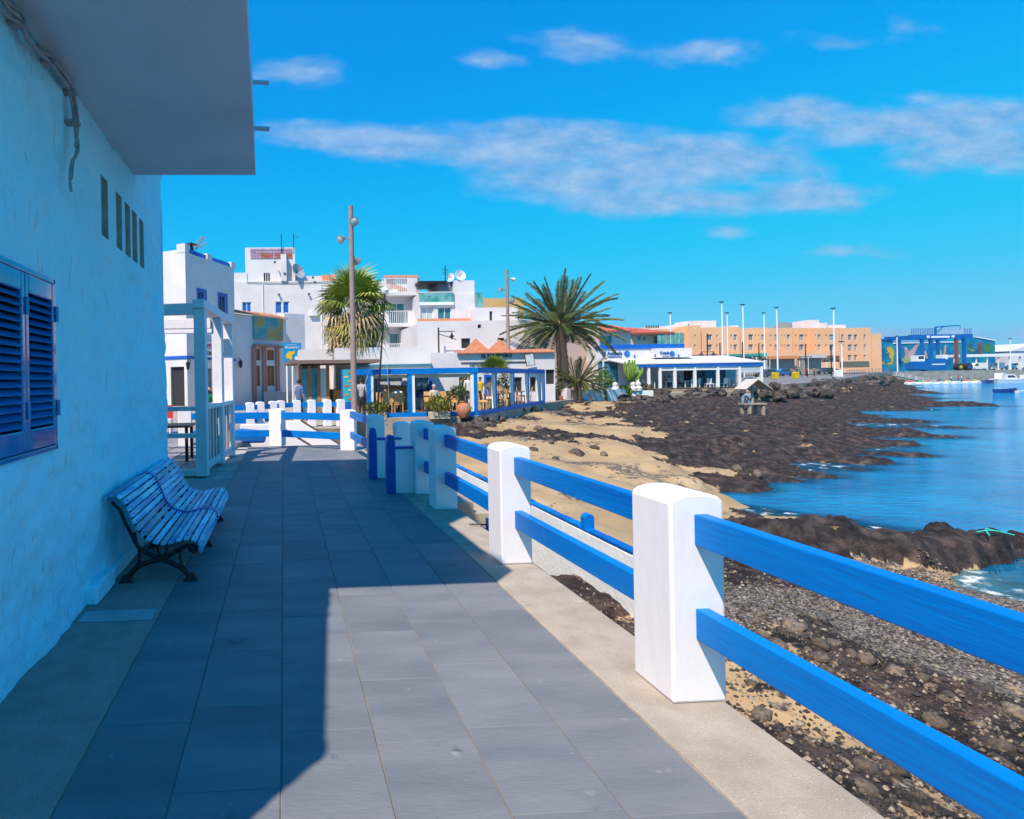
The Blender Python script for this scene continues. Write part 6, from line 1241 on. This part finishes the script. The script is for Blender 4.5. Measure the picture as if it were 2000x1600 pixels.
q2 = fr.rect(1283, 651, 1336, 673, -1.); m = MB()
for i in range(6): x = q2[0] + (q2[1] - q2[0]) * i / 6; pt = MB().box(x + .04, x + (q2[1] - q2[0]) / 6 - .04, -1.05, -1., q2[2], q2[3]); part(pt, fr, 'glass_screen', mat('green_glass', (.04, .25, .22)), t)
# ------------------------------------------------------------------ orange apartment block
OR = mat('orange_render', (.76, .40, .21), .85, (.82, .46, .26), .15); of_ = Fr(1240, 158., 0., 1.4); AP = bthing(of_, 'orange_apartments', 'long orange apartment block with three storeys of white framed windows', 'apartment block')
def opx(u, v, d=0.): return of_.px(u, v, d)
segs = [(1285, 1344, 643, 1.5), (1344, 1370, 636, 0.), (1370, 1446, 640, .8), (1446, 1500, 641, 2.), (1500, 1548, 641, .9), (1548, 1590, 641, 2.1), (1590, 1640, 641, .7), (1640, 1702, 641, 1.6)]
cols = [(1336, 1342), (1356, 1359), (1382, 1391), (1399, 1402), (1409, 1413), (1427, 1430), (1433, 1440), (1462, 1471), (1475, 1477), (1481, 1483), (1487, 1493), (1504, 1507), (1513, 1520), (1526, 1528), (1531, 1533), (1537, 1543), (1553, 1556), (1561, 1570), (1573, 1576), (1592, 1594), (1597, 1603), (1612, 1615), (1620, 1629), (1643, 1648), (1656, 1664), (1668, 1675), (1687, 1691)]
for a, b, v, d in segs:
    q = of_.rect(a, v, b, 716, d); ops = []
    for c0_, c1_ in cols:
        if a < c0_ and c1_ < b:
            for v0_, v1_ in ((653.5, 665), (673, 685.5), (693, 705)):
                if c1_ - c0_ < 4: v1_ -= 4
                ops.append((of_.rect(c0_, v0_, c1_, v1_, d), 'win'))
    wall(of_, AP, q[0], q[1], 0, q[3], ops, OR, depth=.3, d=d, back=14., name='wall', pane=mat('far_glass', (.07, .09, .13), .2, (.3, .33, .38), .5))
for a, b, v0_, v1_ in ((1325, 1346, 633, 644), (1344, 1399, 627, 641), (1428, 1443, 636, 641), (1582, 1600, 625, 641), (1600, 1616, 631, 641), (1615, 1652, 635, 641), (1265, 1325, 638, 644)):
    q = of_.rect(a, v0_, b, v1_, 6.); m = MB(); m.box(q[0], q[1], 6, 12, q[2], q[3]); part(m, of_, 'roof_house', WHITE_F, AP)
q = of_.rect(1262, 636, 1288, 641, 5.); m = MB(); x = q[0]
while x < q[1]: m.box(x, x + .25, 5, 5.1, q[2], q[3]); x += .5
part(m, of_, 'roof_railing', IRON, AP); q = of_.rect(1702, 652, 1722, 700, 3.); m = MB(); m.box(q[0], q[1], 3, 14, 0, q[3]); part(m, of_, 'wall', OR, AP)
q = of_.rect(1360, 690, 1700, 693, -.3); m = MB(); m.box(q[0], q[1], -.3, 0, q[2], q[3]); part(m, of_, 'string_course', OR, AP)
# shops, stalls in front
for u0, u1, v0_, c, lb in ((1362, 1400, 693, (.3, .15, .35), 'mauve shop front under the orange apartments'), (1432, 1476, 692, (.02, .28, .26), 'teal awning stall under the orange apartments'), (1488, 1496, 690, (.02, .4, .35), 'narrow turquoise kiosk by the car park'), (1500, 1560, 696, (.6, .25, .1), 'orange market stall by the parked cars'), (1575, 1612, 694, (.5, .5, .52), 'white canopy stall by the parked cars')):
    fr = Fr(u0, 140., 0, 1.35); q = fr.rect(u0, v0_, u1, 725); t = bthing(fr, 'market_stall', lb, 'stall'); cm_ = mat('stall_%d' % u0, c, .7); m = MB(); m.box(q[0], q[1], -.5, 3, q[3] - .7, q[3]); part(m, fr, 'awning', cm_, t); m = MB(); m.box(q[0] + .1, q[1] - .1, 1., 3, 0, q[3] - .7); part(m, fr, 'body', mat('stall_body', (.3, .28, .27), .8), t)
    for x in (q[0] + .1, q[1] - .1): m = MB(); m.tube([(x, -.4, 0), (x, -.4, q[3] - .7)], .06, 6); part(m, fr, 'pole', WFRAME, t)
def mast(u, v0_, v1_, Y, label, r=.13, group=None, dbl=True):
    a, b = ony(u, v0_, Y), ony(u, v1_, Y); t = thing('floodlight_mast', label, 'lamp post', (b.x, Y, min(b.z, hz(Y) if Y > 60 else b.z)), 0, group); h_ = a.z - t.location.z
    m = MB(); m.tube([(0, 0, 0), (-.018 * h_ * 0, 0, h_)], [r, r * .7], 8); m.build('pole', WFRAME, t, smooth=True); m = MB(); m.box(-.4, .25, -.2, .2, h_, h_ + .16); m.build('lamp_head', IRON, t)
for i, (u, v0_, Y) in enumerate(((1311, 612, 110.), (1412, 591, 100.), (1422, 612, 118.), (1453, 596, 104.), (1494, 612, 122.), (1519, 602, 112.), (1630, 603, 96.))): mast(u, v0_, 722, Y, 'tall white harbour lamp mast with dark flat head near the car park' if v0_ < 610 else 'mid height white harbour lamp mast with dark flat head before the orange apartments', .14, 'tall white harbour masts' if v0_ < 610 else 'mid height white harbour masts')
mast(1645, 668, 730, 95., 'shorter white lamp mast beside the white cabinet', .12); mast(1753, 657, 722, 160., 'white lamp mast in front of the seahorse mural', .16); mast(1974, 662, 722, 158., 'white lamp mast at the end of the quay by the boats', .14)
fr = Fr(1630, 95.5, 0, hz(95)); q = fr.rect(1632, 717, 1642, 729); t = tag(MB().box(-.45, .45, -.35, .35, 0, 1.15).build('utility_cabinet', WFRAME, None, bevel=.04), 'white utility cabinet at the foot of the lamp masts', 'cabinet'); t.location = (hx(1637, 95.5), 95.5, hz(95.5))
for i, (u, v0_, Y) in enumerate(((1381, 652, 98.), (1406, 670, 100.), (1450, 668, 104.), (1482, 670, 108.), (1573, 672, 108.), (1623, 676, 104.))):
    P = ony(u, v0_, Y); zb = hz(Y); t = thing('black_street_lamp', 'black harbour street lamp with two hanging bell lanterns', 'street lamp', (P.x, Y, zb), 0, 'black bell lantern lamps by the harbour'); h_ = P.z - zb; m = MB(); m.tube([(0, 0, 0), (0, 0, h_)], .09, 6); m.build('pole', IRON, t); m = MB(); m.tube([(-1.2, 0, h_ * .6), (1.2, 0, h_ * .6)], .05, 5); m.build('arm', IRON, t)
    for s_ in (-1.1, 1.1): m = MB(); m.lathe([(.04, 0), (.12, -.2), (.35, -.55), (.36, -.65), (.1, -.7)], (s_, 0, h_ * .6), 10); m.build('bell_lantern', IRON, t, smooth=True)
# vehicles
TYRE = mat('tyre', (.02, .02, .02), .8); CGL = mat('car_glass', (.03, .04, .05), .08, spec=.8)
def car(kind, label, u, Y, c, rotz=0.):
    L, Wd, Hh = (4.2, 1.75, 1.45) if kind == 'car' else (5.2, 1.95, 2.3); P = ony(u, 745, Y); t = thing('parked_' + kind, label, kind, (P.x, Y, hz(Y)), rotz); pm = mat('carpaint_%d%d%d' % tuple(int(q * 99) for q in c), c, .3, spec=.6, coat=.5)
    if kind == 'car': pr = [(-2.1, .3), (-2.1, .75), (-1.9, .85), (-1.25, .9), (-.6, 1.42), (.9, 1.45), (1.7, .95), (2.05, .85), (2.1, .3)]; gl = [(-1.1, .93), (-.55, 1.36), (.85, 1.38), (1.5, .95)]
    else: pr = [(-2.6, .35), (-2.6, .95), (-2.3, 1.15), (-1.7, 1.3), (-1.15, 2.15), (-.8, 2.3), (2.55, 2.3), (2.6, 2.1), (2.6, .35)]; gl = [(-1.6, 1.35), (-1.15, 2.05), (-.2, 2.05), (-.2, 1.35)]
    m = MB(); m.prism(pr, -Wd / 2, Wd / 2, 'y'); m.build('body', pm, t, bevel=.06)
    for s_ in (-1, 1): m = MB(); m.prism(gl, s_ * (Wd / 2 + .004), s_ * (Wd / 2 + .012), 'y'); m.build('side_window', CGL, t)
    for wx_ in (-L * .32, L * .30):
        for s_ in (-1, 1): m = MB(); m.tube([(wx_, s_ * Wd * .5 - .18 * s_, .33), (wx_, s_ * (Wd * .5 + .02), .33)], .33, 14); w = m.build('wheel', TYRE, t, smooth=True); m = MB(); m.tube([(wx_, s_ * (Wd * .5 + .021), .33), (wx_, s_ * (Wd * .5 + .03), .33)], .19, 10); m.build('rim', GREYM, w)
    for s_ in (-.6, .6): MB().box(-L / 2 - .01, -L / 2 + .04, s_ - .15, s_ + .15, .6, .74).build('headlight', LGLASS, t)
for a in (('van', 'white delivery van parked behind the boat hoist', 1906, 172., (.7, .7, .7), .0), ('van', 'white van parked nearest the quay end shelter', 1942, 174., (.68, .69, .7), .1), ('van', 'white box van at the far right of the quay shelter', 1983, 175., (.66, .68, .7), -.05), ('car', 'blue car parked next to the yellow bins', 1526, 112., (.02, .12, .4), .1), ('car', 'dark car parked beside the restaurant porch', 1497, 105., (.05, .055, .06), .2), ('car', 'dark teal car parked behind the blue car', 1512, 122., (.04, .14, .14), 0.), ('car', 'black car parked at the blue shed corner', 1617, 128., (.03, .03, .035), 0.)): car(*a)
for u, lb in ((1514, 'yellow waste bin beside the blue parked car'), (1554, 'yellow waste bin by the group of strollers')):
    t = tag(MB().prism([(-.26, 0), (-.32, .9), (-.25, 1.05), (.25, 1.05), (.32, .9), (.26, 0)], -.4, .4, 'y').build('waste_bin', mat('bin_yellow', (.6, .4, .01), .6), None, bevel=.05), lb, 'bin'); t.location = (hx(u, 88.), 88., hz(88.))
for i, (u, c, lb, ps) in enumerate(((1546, (.3, .1, .06), 'stroller in a rust coloured top by the yellow bin', 'walk'), (1557, (.06, .07, .09), 'stroller in black beside the market stalls', 'stand'), (1562, (.2, .22, .3), 'stroller in grey blue by the market stalls', 'walk'), (1577, (.55, .03, .03), 'stroller in a bright red top on the harbour road', 'stand'), (1590, (.35, .18, .1), 'stroller in orange brown near the lamp mast', 'walk'))): person(lb, ps, (hx(u, 100.), 100., hz(100.)), .4 * i, cloth('st%d' % u, c), cloth('black', (.03, .03, .035)))
# blue harbour shed with sea mural
wf = Fr(1656, 185., -2., 1.4); SH = bthing(wf, 'blue_harbour_shed', 'long blue harbour shed painted with a seahorse and undersea mural', 'shed')
SHB = bpy.data.materials.new('undersea_paint'); SHB.use_nodes = True; n, l = SHB.node_tree.nodes, SHB.node_tree.links; tcn = n.new('ShaderNodeTexCoord'); l.new(ramp(nz_(.22, 4), [(.3, (.0, .08, .25)), (.5, (.0, .17, .33)), (.62, (.02, .26, .36)), (.75, (.05, .2, .2))]), n['Principled BSDF'].inputs['Base Color'])
W1 = wf.px(1702, 700)[0]; W2 = wf.px(1905, 700)[0]; W3 = wf.px(1944, 700)[0]; zl = wf.px(1656, 672)[1]; za_ = wf.px(1702, 660)[1]; zr_ = wf.px(1800, 668)[1]; zk = wf.px(1901, 659)[1]; zr3 = wf.px(1944, 666)[1]
m = MB(); m.prism([(0, 0), (0, zl), (W1, za_), (W1 * 1.9, zl + .6), (W2 - 5, zr_), (W2, zk), (W3, zr3), (W3, 0)], 0, 18, 'y'); part(m, wf, 'shed_wall', SHB, SH)
m = MB(); m.bar((-.2, -.1, zl + .08), (W1, -.1, za_ + .1), .3, .3); m.bar((W1, -.1, za_ + .1), (W1 * 1.9, -.1, zl + .7), .3, .3); part(m, wf, 'verge', MIDBLUE, SH); m = MB(); m.bar((W1 * 1.9, -.1, zr_ - .3), (W2 - 5, -.1, zr_ - .2), .25, .3); m.bar((W2, -.1, zk + .1), (W3, -.1, zr3 + .1), .3, .25); part(m, wf, 'white_gutter', WFRAME, SH)
def paint(pts, c, name='mural_shape', d=-.12):
    P = [wf.px(u, v) for u, v in pts]; m = MB(); m.prism(P, d, d + .06, 'y'); part(m, wf, name, mat('mural_%d_%d_%d' % tuple(int(q * 100) for q in c), c, .8, tuple(q * .7 for q in c), .5), SH)
k8 = lambda L_: [(1620 + x / 5.263, 560 + y / 5.263) for x, y in L_]
paint(k8([(578, 690), (600, 668), (585, 645), (600, 620), (630, 620), (655, 650), (662, 690), (650, 730), (655, 770), (640, 800), (595, 805), (600, 785), (630, 780), (632, 750), (612, 730), (610, 700), (615, 675)]), (.62, .42, .03), 'seahorse')
paint(k8([(765, 640), (780, 615), (800, 640), (815, 670), (850, 640), (880, 600), (930, 590), (900, 620), (870, 700), (850, 740), (770, 740), (775, 690)]), (.5, .35, .38)); paint(k8([(730, 740), (860, 735), (850, 770), (770, 790)]), (.3, .42, .2)); paint(k8([(290, 700), (360, 660), (480, 640), (470, 690), (400, 710)]), (.0, .08, .13)); paint(k8([(380, 600), (410, 590), (420, 640), (390, 660)]), (.0, .07, .14)); paint(k8([(1415, 600), (1450, 575), (1480, 650), (1440, 690)]), (.02, .14, .16)); paint(k8([(1420, 630), (1460, 635), (1490, 665), (1440, 665)]), (.5, .42, .06)); paint(k8([(1520, 580), (1555, 570), (1570, 640), (1550, 690), (1525, 690)]), (.16, .08, .07)); paint(k8([(1575, 600), (1640, 575), (1690, 620), (1660, 680), (1590, 670)]), (.04, .22, .1)); paint(k8([(440, 770), (480, 780), (560, 770), (570, 800), (440, 805)]), (.35, .28, .12))
for a, b in (((980, 670), (1000, 750)), ((1045, 610), (1030, 700)), ((1125, 640), (1150, 740)), ((1190, 610), (1180, 700))): paint(k8([(a[0] - 10, a[1]), (a[0] + 8, a[1] - 10), (b[0] + 10, b[1]), (b[0] - 8, b[1])]), (.55, .38, .34))
# travelling boat hoist
hf = Fr(1780, 166., 0., 1.4); HO = bthing(hf, 'boat_hoist', 'blue travelling boat hoist with railed top beam, jib and machine body', 'crane'); HB = mat('hoist_blue', (.0, .10, .36), .5, (.0, .13, .42), 1)
def k9(x, y): return hf.px(1620 + x / 5.263, 560 + y / 5.263)
def hbox(x0, y0, x1, y1, d0, d1, nm, mt=HB): a, b = k9(x0, y0), k9(x1, y1); m = MB(); m.box(a[0], b[0], d0, d1, max(b[1], .02), a[1]); return part(m, hf, nm, mt, HO)
hbox(840, 495, 1475, 530, 0, .9, 'top_beam'); hbox(840, 497, 1475, 527, 7, 7.9, 'top_beam')
for x in (970, 1060): hbox(x - 13, 530, x + 13, 800, .1, .8, 'leg')
hbox(1312, 530, 1334, 800, .1, .8, 'leg', mat('hoist_rust', (.2, .08, .06), .7)); hbox(1390, 530, 1415, 800, .1, .8, 'leg')
for x in (985, 1400): hbox(x - 12, 530, x + 12, 820, 7.1, 7.8, 'leg')
hbox(850, 500, 870, 520, .91, 6.99, 'cross_beam'); hbox(1450, 500, 1470, 520, .91, 6.99, 'cross_beam')
a, b = k9(840, 432), k9(1475, 495)
for x0, x1 in ((840, 1090), (1380, 1475)):
    p, q_ = k9(x0, 432), k9(x1, 495); rail_fence(hf, HO, p[0], q_[0], q_[1], p[1], .1, HB, .55, 'guard_rail', .05)
m = MB(); P = [k9(*c) for c in ((1110, 490), (1105, 415), (1300, 400), (1360, 400), (1358, 440))]; m.tube([(x, .4, z) for x, z in P[:2]], .25, 6); m.tube([(x, .4, z) for x, z in P[1:4]], [.22, .18, .14], 6); m.tube([(x, .4, z) for x, z in P[3:]], .08, 5); m.tube([(k9(1130, 460)[0], .4, k9(1130, 460)[1]), (k9(1180, 415)[0], .4, k9(1180, 415)[1])], .15, 6); part(m, hf, 'jib', HB, HO)
hbox(822, 800, 935, 850, -1.5, 1.2, 'machine_body'); hbox(870, 770, 1170, 855, -1., 1.6, 'machine_body'); hbox(872, 708, 952, 768, -.8, 1., 'cab', WFRAME); hbox(885, 716, 940, 745, -.83, -.81, 'cab_window', CGL); hbox(1000, 740, 1170, 768, -.6, 1.2, 'machine_body'); hbox(1015, 795, 1150, 803, -1.03, -1.01, 'white_stripe', WFRAME); hbox(1170, 700, 1225, 745, .2, 2, 'cab', WFRAME)
hbox(1000, 503, 1028, 527, -.05, -.005, 'white_panel', WFRAME); hbox(1045, 508, 1235, 524, -.05, -.005, 'lettering_strip', WFRAME); hbox(1255, 500, 1285, 522, -.05, -.005, 'white_panel', WFRAME)
for x, c in ((965, TYRE), (1320, TYRE), (1410, TYRE)):
    p = k9(x, 828); m = MB(); m.tube([(p[0], -.8, 1.1), (p[0], .4, 1.1)], 1.05, 16); w = part(m, hf, 'wheel', c, HO, smooth=True); m = MB(); m.tube([(p[0], -.86, 1.1), (p[0], -.81, 1.1)], .5, 12); part(m, hf, 'hub', mat('hub_yellow', (.5, .38, .03), .6) if x < 1400 else HB, w)
# quay shelter, railings, ramps
sf2 = Fr(1860, 172., 0, 1.4); t = bthing(sf2, 'quay_shelter', 'long low white roofed shelter on posts behind the boats', 'shelter'); q = sf2.rect(1858, 693, 1990, 696); m = MB(); m.box(q[0], q[1], -1, 2, q[2], q[3]); part(m, sf2, 'roof', WFRAME, t)
for i in range(7): x = q[0] + .3 + (q[1] - q[0] - .6) * i / 6; m = MB(); m.box(x - .12, x + .12, -.6, -.4, 0, q[2]); part(m, sf2, 'post', WFRAME, t)
fr, t, q = house(1944, 684, 1960, 724, 190., 'orange_hut', 'small orange hut past the blue shed end', [], 6., mat('hut_orange', (.6, .15, .05), .8), 0., 1.4)
fr, t, q = house(1972, 686, 2060, 724, 182., 'white_gable_shed', 'white gable roofed shed at the end of the quay', [((1990, 695, 1996, 712), 'teal')], 10., None, 0., 1.4); m = MB(); m.prism([(q[0] - .3, q[3]), (q[0] + (q[1] - q[0]) * .5, q[3] + 2.5), (q[1] + .3, q[3])], -.4, 10, 'y'); part(m, fr, 'roof', mat('pale_roof', (.55, .6, .62), .7), t)
rf2 = Fr(1745, 147.); t = thing('gangway', 'pale sloping gangway railing from the quay down to the jet skis', 'gangway', (hx(1746, 146.), 146., 1.3)); a, b = ony(1746, 722, 146.), ony(1850, 744, 144.); m = MB(); m.bar(Vector((0, 0, -.8)), b - a + Vector((0, 0, -.8)), 1.2, .15); m.build('deck', mat('gangway_grey', (.5, .48, .45), .7), t)
for zz in (0, -.45): m = MB(); m.bar((0, -.6, zz), b - a + Vector((0, -.6, zz)), .06, .06); m.build('handrail', WFRAME, t)
for i in range(9): c = (b - a) * (i / 8); MB().box(c.x - .04, c.x + .04, c.y - .64, c.y - .56, c.z - .8, c.z).build('stanchion', WFRAME, t)
qf = thing('quay_railing', 'grey quay railing in front of the blue shed', 'railing', (hx(1660, 125.), 125., 1.2)); pts = [(1655, 100.), (1690, 122.), (1740, 146.)]; 
for (a, b) in zip(pts[:-1], pts[1:]):
    A, B = Vector((hx(*a), a[1], hz(a[1]))) - qf.location, Vector((hx(*b), b[1], hz(b[1]))) - qf.location
    for zz in (.5, 1.0): m = MB(); m.bar(A + Vector((0, 0, zz)), B + Vector((0, 0, zz)), .06, .06); m.build('rail', GREYM, qf)
    for i in range(8): c = A.lerp(B, i / 8); MB().box(c.x - .04, c.x + .04, c.y - .04, c.y + .04, c.z, c.z + 1.).build('stanchion', GREYM, qf)
# jet skis and boats
js = [(1768, (.6, .1, .05)), (1781, (.6, .12, .06)), (1799, (.05, .35, .1)), (1814, (.55, .1, .06)), (1835, (.1, .1, .12)), (1852, (.6, .5, .02)), (1868, (.1, .2, .5)), (1890, (.55, .15, .05)), (1908, (.6, .45, .03))]
nm_ = {0: 'red', 1: 'orange red'}
cn = ('red jet ski moored first along the gangway foot', 'orange red jet ski moored next to the red one', 'green jet ski moored in the harbour row', 'red and white jet ski moored after the green one', 'black jet ski moored in the harbour row', 'yellow jet ski moored in the harbour row', 'blue jet ski moored in the harbour row', 'rust red jet ski moored after the blue one', 'amber jet ski moored last in the harbour row')
for (u, c), lb in zip(js, cn):
    P = onz(u, 747, SEA); Y = 138.; t = thing('jet_ski', lb, 'jet ski', (hx(u, Y), Y, SEA), .3); m = MB(); m.prism([(-1.4, .05), (-1.3, .55), (.2, .7), (1.1, .55), (1.6, .35), (1.2, -.1), (-1.2, -.15)], -.5, .5, 'y'); m.build('hull', mat('white_gel', (.75, .75, .75), .3), t, bevel=.12); m = MB(); m.prism([(-.9, .56), (-.9, .95), (-.1, 1.), (.1, .8), (.9, .7), (.9, .58)], -.25, .25, 'y'); m.build('seat', mat('ski_%d' % u, c, .4), t, bevel=.06); m = MB(); m.tube([(.1, -.35, 1.25), (.05, 0, 1.2), (.1, .35, 1.25)], .05, 5); m.build('handlebar', IRON, t)
for u, c in ((1858, (.7, .7, .7)), (1872, (.45, .05, .08)), (1878, (.65, .66, .7))): person({1858: 'person in white standing among the jet skis', 1872: 'person in a red top standing among the jet skis', 1878: 'person in pale clothes beside the blue jet ski'}[u], 'stand', (hx(u, 142.), 142., SEA + .3), .5, cloth('js%d' % u, c), cloth('navy', (.05, .07, .14)))
def boat(label, u, v, L, c, cabin=True, rotz=.2, name='motor_boat', Y=None):
    P = onz(u, v, SEA) if Y is None else Vector((hx(u, Y), Y, SEA)); t = thing(name, label, 'boat', (P.x, P.y, SEA), rotz); Hh = L * .16; m = MB(); st = []
    for i, (x, w, zt_) in enumerate(((-.5, .16, 1.), (-.2, .19, .95), (.15, .18, 1.0), (.38, .1, 1.15), (.5, .01, 1.3))): st.append([(x * L, -w * L, zt_ * Hh), (x * L, -w * L * .7, -.25 * Hh), (x * L * .98, 0, -.5 * Hh), (x * L, w * L * .7, -.25 * Hh), (x * L, w * L, zt_ * Hh)])
    m.add([p for s_ in st for p in s_], [(i * 5 + j, i * 5 + j + 1, i * 5 + j + 6, i * 5 + j + 5) for i in range(4) for j in range(4)] + [(0, 1, 2, 3, 4)]); m.add([(x * L, sg_ * w * L * .93, .62 * Hh) for x, w in ((-.48, .16), (-.2, .19), (.15, .18), (.38, .1)) for sg_ in (-1, 1)], [(0, 1, 3, 2), (2, 3, 5, 4), (4, 5, 7, 6)]); m.build('hull', mat('hull_%d_%d' % (u, v), c, .4), t, smooth=True)
    if cabin: m = MB(); m.prism([(-.2 * L, .63 * Hh), (-.2 * L, 2.2 * Hh), (.08 * L, 2.2 * Hh), (.2 * L, .9 * Hh), (.2 * L, .63 * Hh)], -.11 * L, .11 * L, 'y'); cb_ = m.build('cabin', mat('white_gel', (.75, .75, .75), .3), t, bevel=.05); m = MB(); m.prism([(-.16 * L, 1.4 * Hh), (-.16 * L, 2. * Hh), (.05 * L, 2. * Hh), (.12 * L, 1.4 * Hh)], -.112 * L, .112 * L, 'y'); m.build('cabin_window', CGL, cb_)
    else:
        for x in (-.2, .1): MB().box(x * L - .12, x * L + .12, -.17 * L, .17 * L, .7 * Hh, .8 * Hh).build('thwart', WOOD, t)
boat('white cabin motor boat moored by the quay end', 1955, 748, 7., (.7, .7, .72), True, .4, Y=140.); boat('white motor boat with dark hull stripe beside the cabin boat', 1973, 748, 6., (.6, .63, .68), True, -.3, Y=136.); boat('lime green boat at the right end of the moorings', 2004, 745, 5.5, (.3, .5, .03), True, .2, Y=138.); boat('small dark blue tender moored near the jet skis', 1933, 748, 5., (.05, .1, .25), False, .1, Y=138.)
boat('blue rowing boat anchored alone in the bay', 1966, 767, 3.4, (.02, .06, .25), False, .05, 'rowing_boat'); boat('tiny white dinghy anchored near the blue rowing boat', 1996, 767, 1.8, (.75, .75, .76), False, .1, 'dinghy')
P = onz(1935, 1022, -1.2); t = thing('torn_net', 'scrap of turquoise netting snagged on top of the near lava outcrop', 'net', (P.x, P.y, ground(P.x, P.y) + .05)); NET = mat('turquoise_rope', (.02, .45, .36), .7)
for pts in (((-.22, .05, .02), (-.1, 0, .06), (.05, -.05, .06), (.26, -.15, .0)), ((-.18, -.12, .0), (-.1, .0, .06), (-.02, .06, .08), (.1, -.02, .03))): m = MB(); m.tube(pts, .014, 5); m.build('strand', NET, t)
P = ony(1573, 593, 300.); t = thing('seagull', 'small seagull gliding above the orange apartments', 'bird', P); m = MB(); m.add([(-1., 0, .35), (-.4, .15, .15), (0, .25, 0), (.4, .15, -.05), (1., 0, -.3), (.4, -.1, -.08), (0, -.25, 0), (-.4, -.1, .12)], [(0, 1, 7), (1, 2, 6, 7), (2, 3, 5, 6), (3, 4, 5)]); m.build('wings', mat('gull_grey', (.2, .22, .25), .8), t); m = MB(); m.tube([(0, -.4, .0), (0, 0, .02), (0, .5, 0)], [.04, .1, .02], 6); m.build('body', mat('gull_grey', (.2, .22, .25)), t)
# distant hills and town
HILL = mat('far_hill', (.17, .15, .13), .95, (.24, .2, .17), .004)
def hill(name, u0, u1, vt, Y, seed, vb=716):
    n = 60; xs = np.linspace(hx(u0, Y), hx(u1, Y), n); hts = []
    for i, x in enumerate(xs): f = i / (n - 1); base = math.sin(math.pi * f) ** .8; hts.append(base * (1 + .35 * float(fbm(np.array([f * 5.]), np.array([seed * 1.]), None, 4, seed)[0])))
    zt_ = ony((u0 + u1) / 2, vt, Y).z; m = MB(); dep = [-.5, -.25, 0, .3, .6]; wd = (xs[-1] - xs[0]) * .4
    vs = [(x, Y + d * wd, 1. + zt_ * h_ * math.cos(d * 1.9) ** 1.2 if abs(d) < .8 else 1.) for d in dep for x, h_ in zip(xs, hts)]; m.add(vs, [(k * n + i, k * n + i + 1, (k + 1) * n + i + 1, (k + 1) * n + i) for k in range(4) for i in range(n - 1)]); struct(m.build(name, HILL, smooth=True))
hill('hill', 1440, 1640, 640, 1300., 3); hill('hill', 1900, 2300, 680, 1250., 6); hill('hill', 1680, 2000, 697, 900., 9)
R_ = random.Random(77); hb0 = None
for i in range(34):
    u = R_.uniform(1945, 2080); Y = R_.uniform(330, 600); w, h_ = R_.uniform(8, 16), R_.uniform(4, 9); o = MB().box(-w / 2, w / 2, -5, 5, 0, h_).build('town_house', random.choice((WHITE_F, mat('cream_wall', (.62, .56, .42)))), None); o.location = (hx(u, Y), Y, 1.4 + (Y - 330) * .02); tag(o, 'small pale far off house on the coast beyond the quay', 'house', 'far off houses on the coast')

# ------------------------------------------------------------------ air
hm = bpy.data.materials.new('sea_air'); hm.use_nodes = True; n, l = hm.node_tree.nodes, hm.node_tree.links; n.remove(n['Principled BSDF']); pv = n.new('ShaderNodeVolumePrincipled'); pv.inputs['Color'].default_value = (.62, .86, 1, 1); pv.inputs['Density'].default_value = .00012; pv.inputs['Anisotropy'].default_value = .1; l.new(pv.outputs[0], n['Material Output'].inputs['Volume'])
hzb = MB().box(-7000, 7000, -60, 7000, -4.5, 130).build('haze', hm); hzb['kind'] = 'stuff'
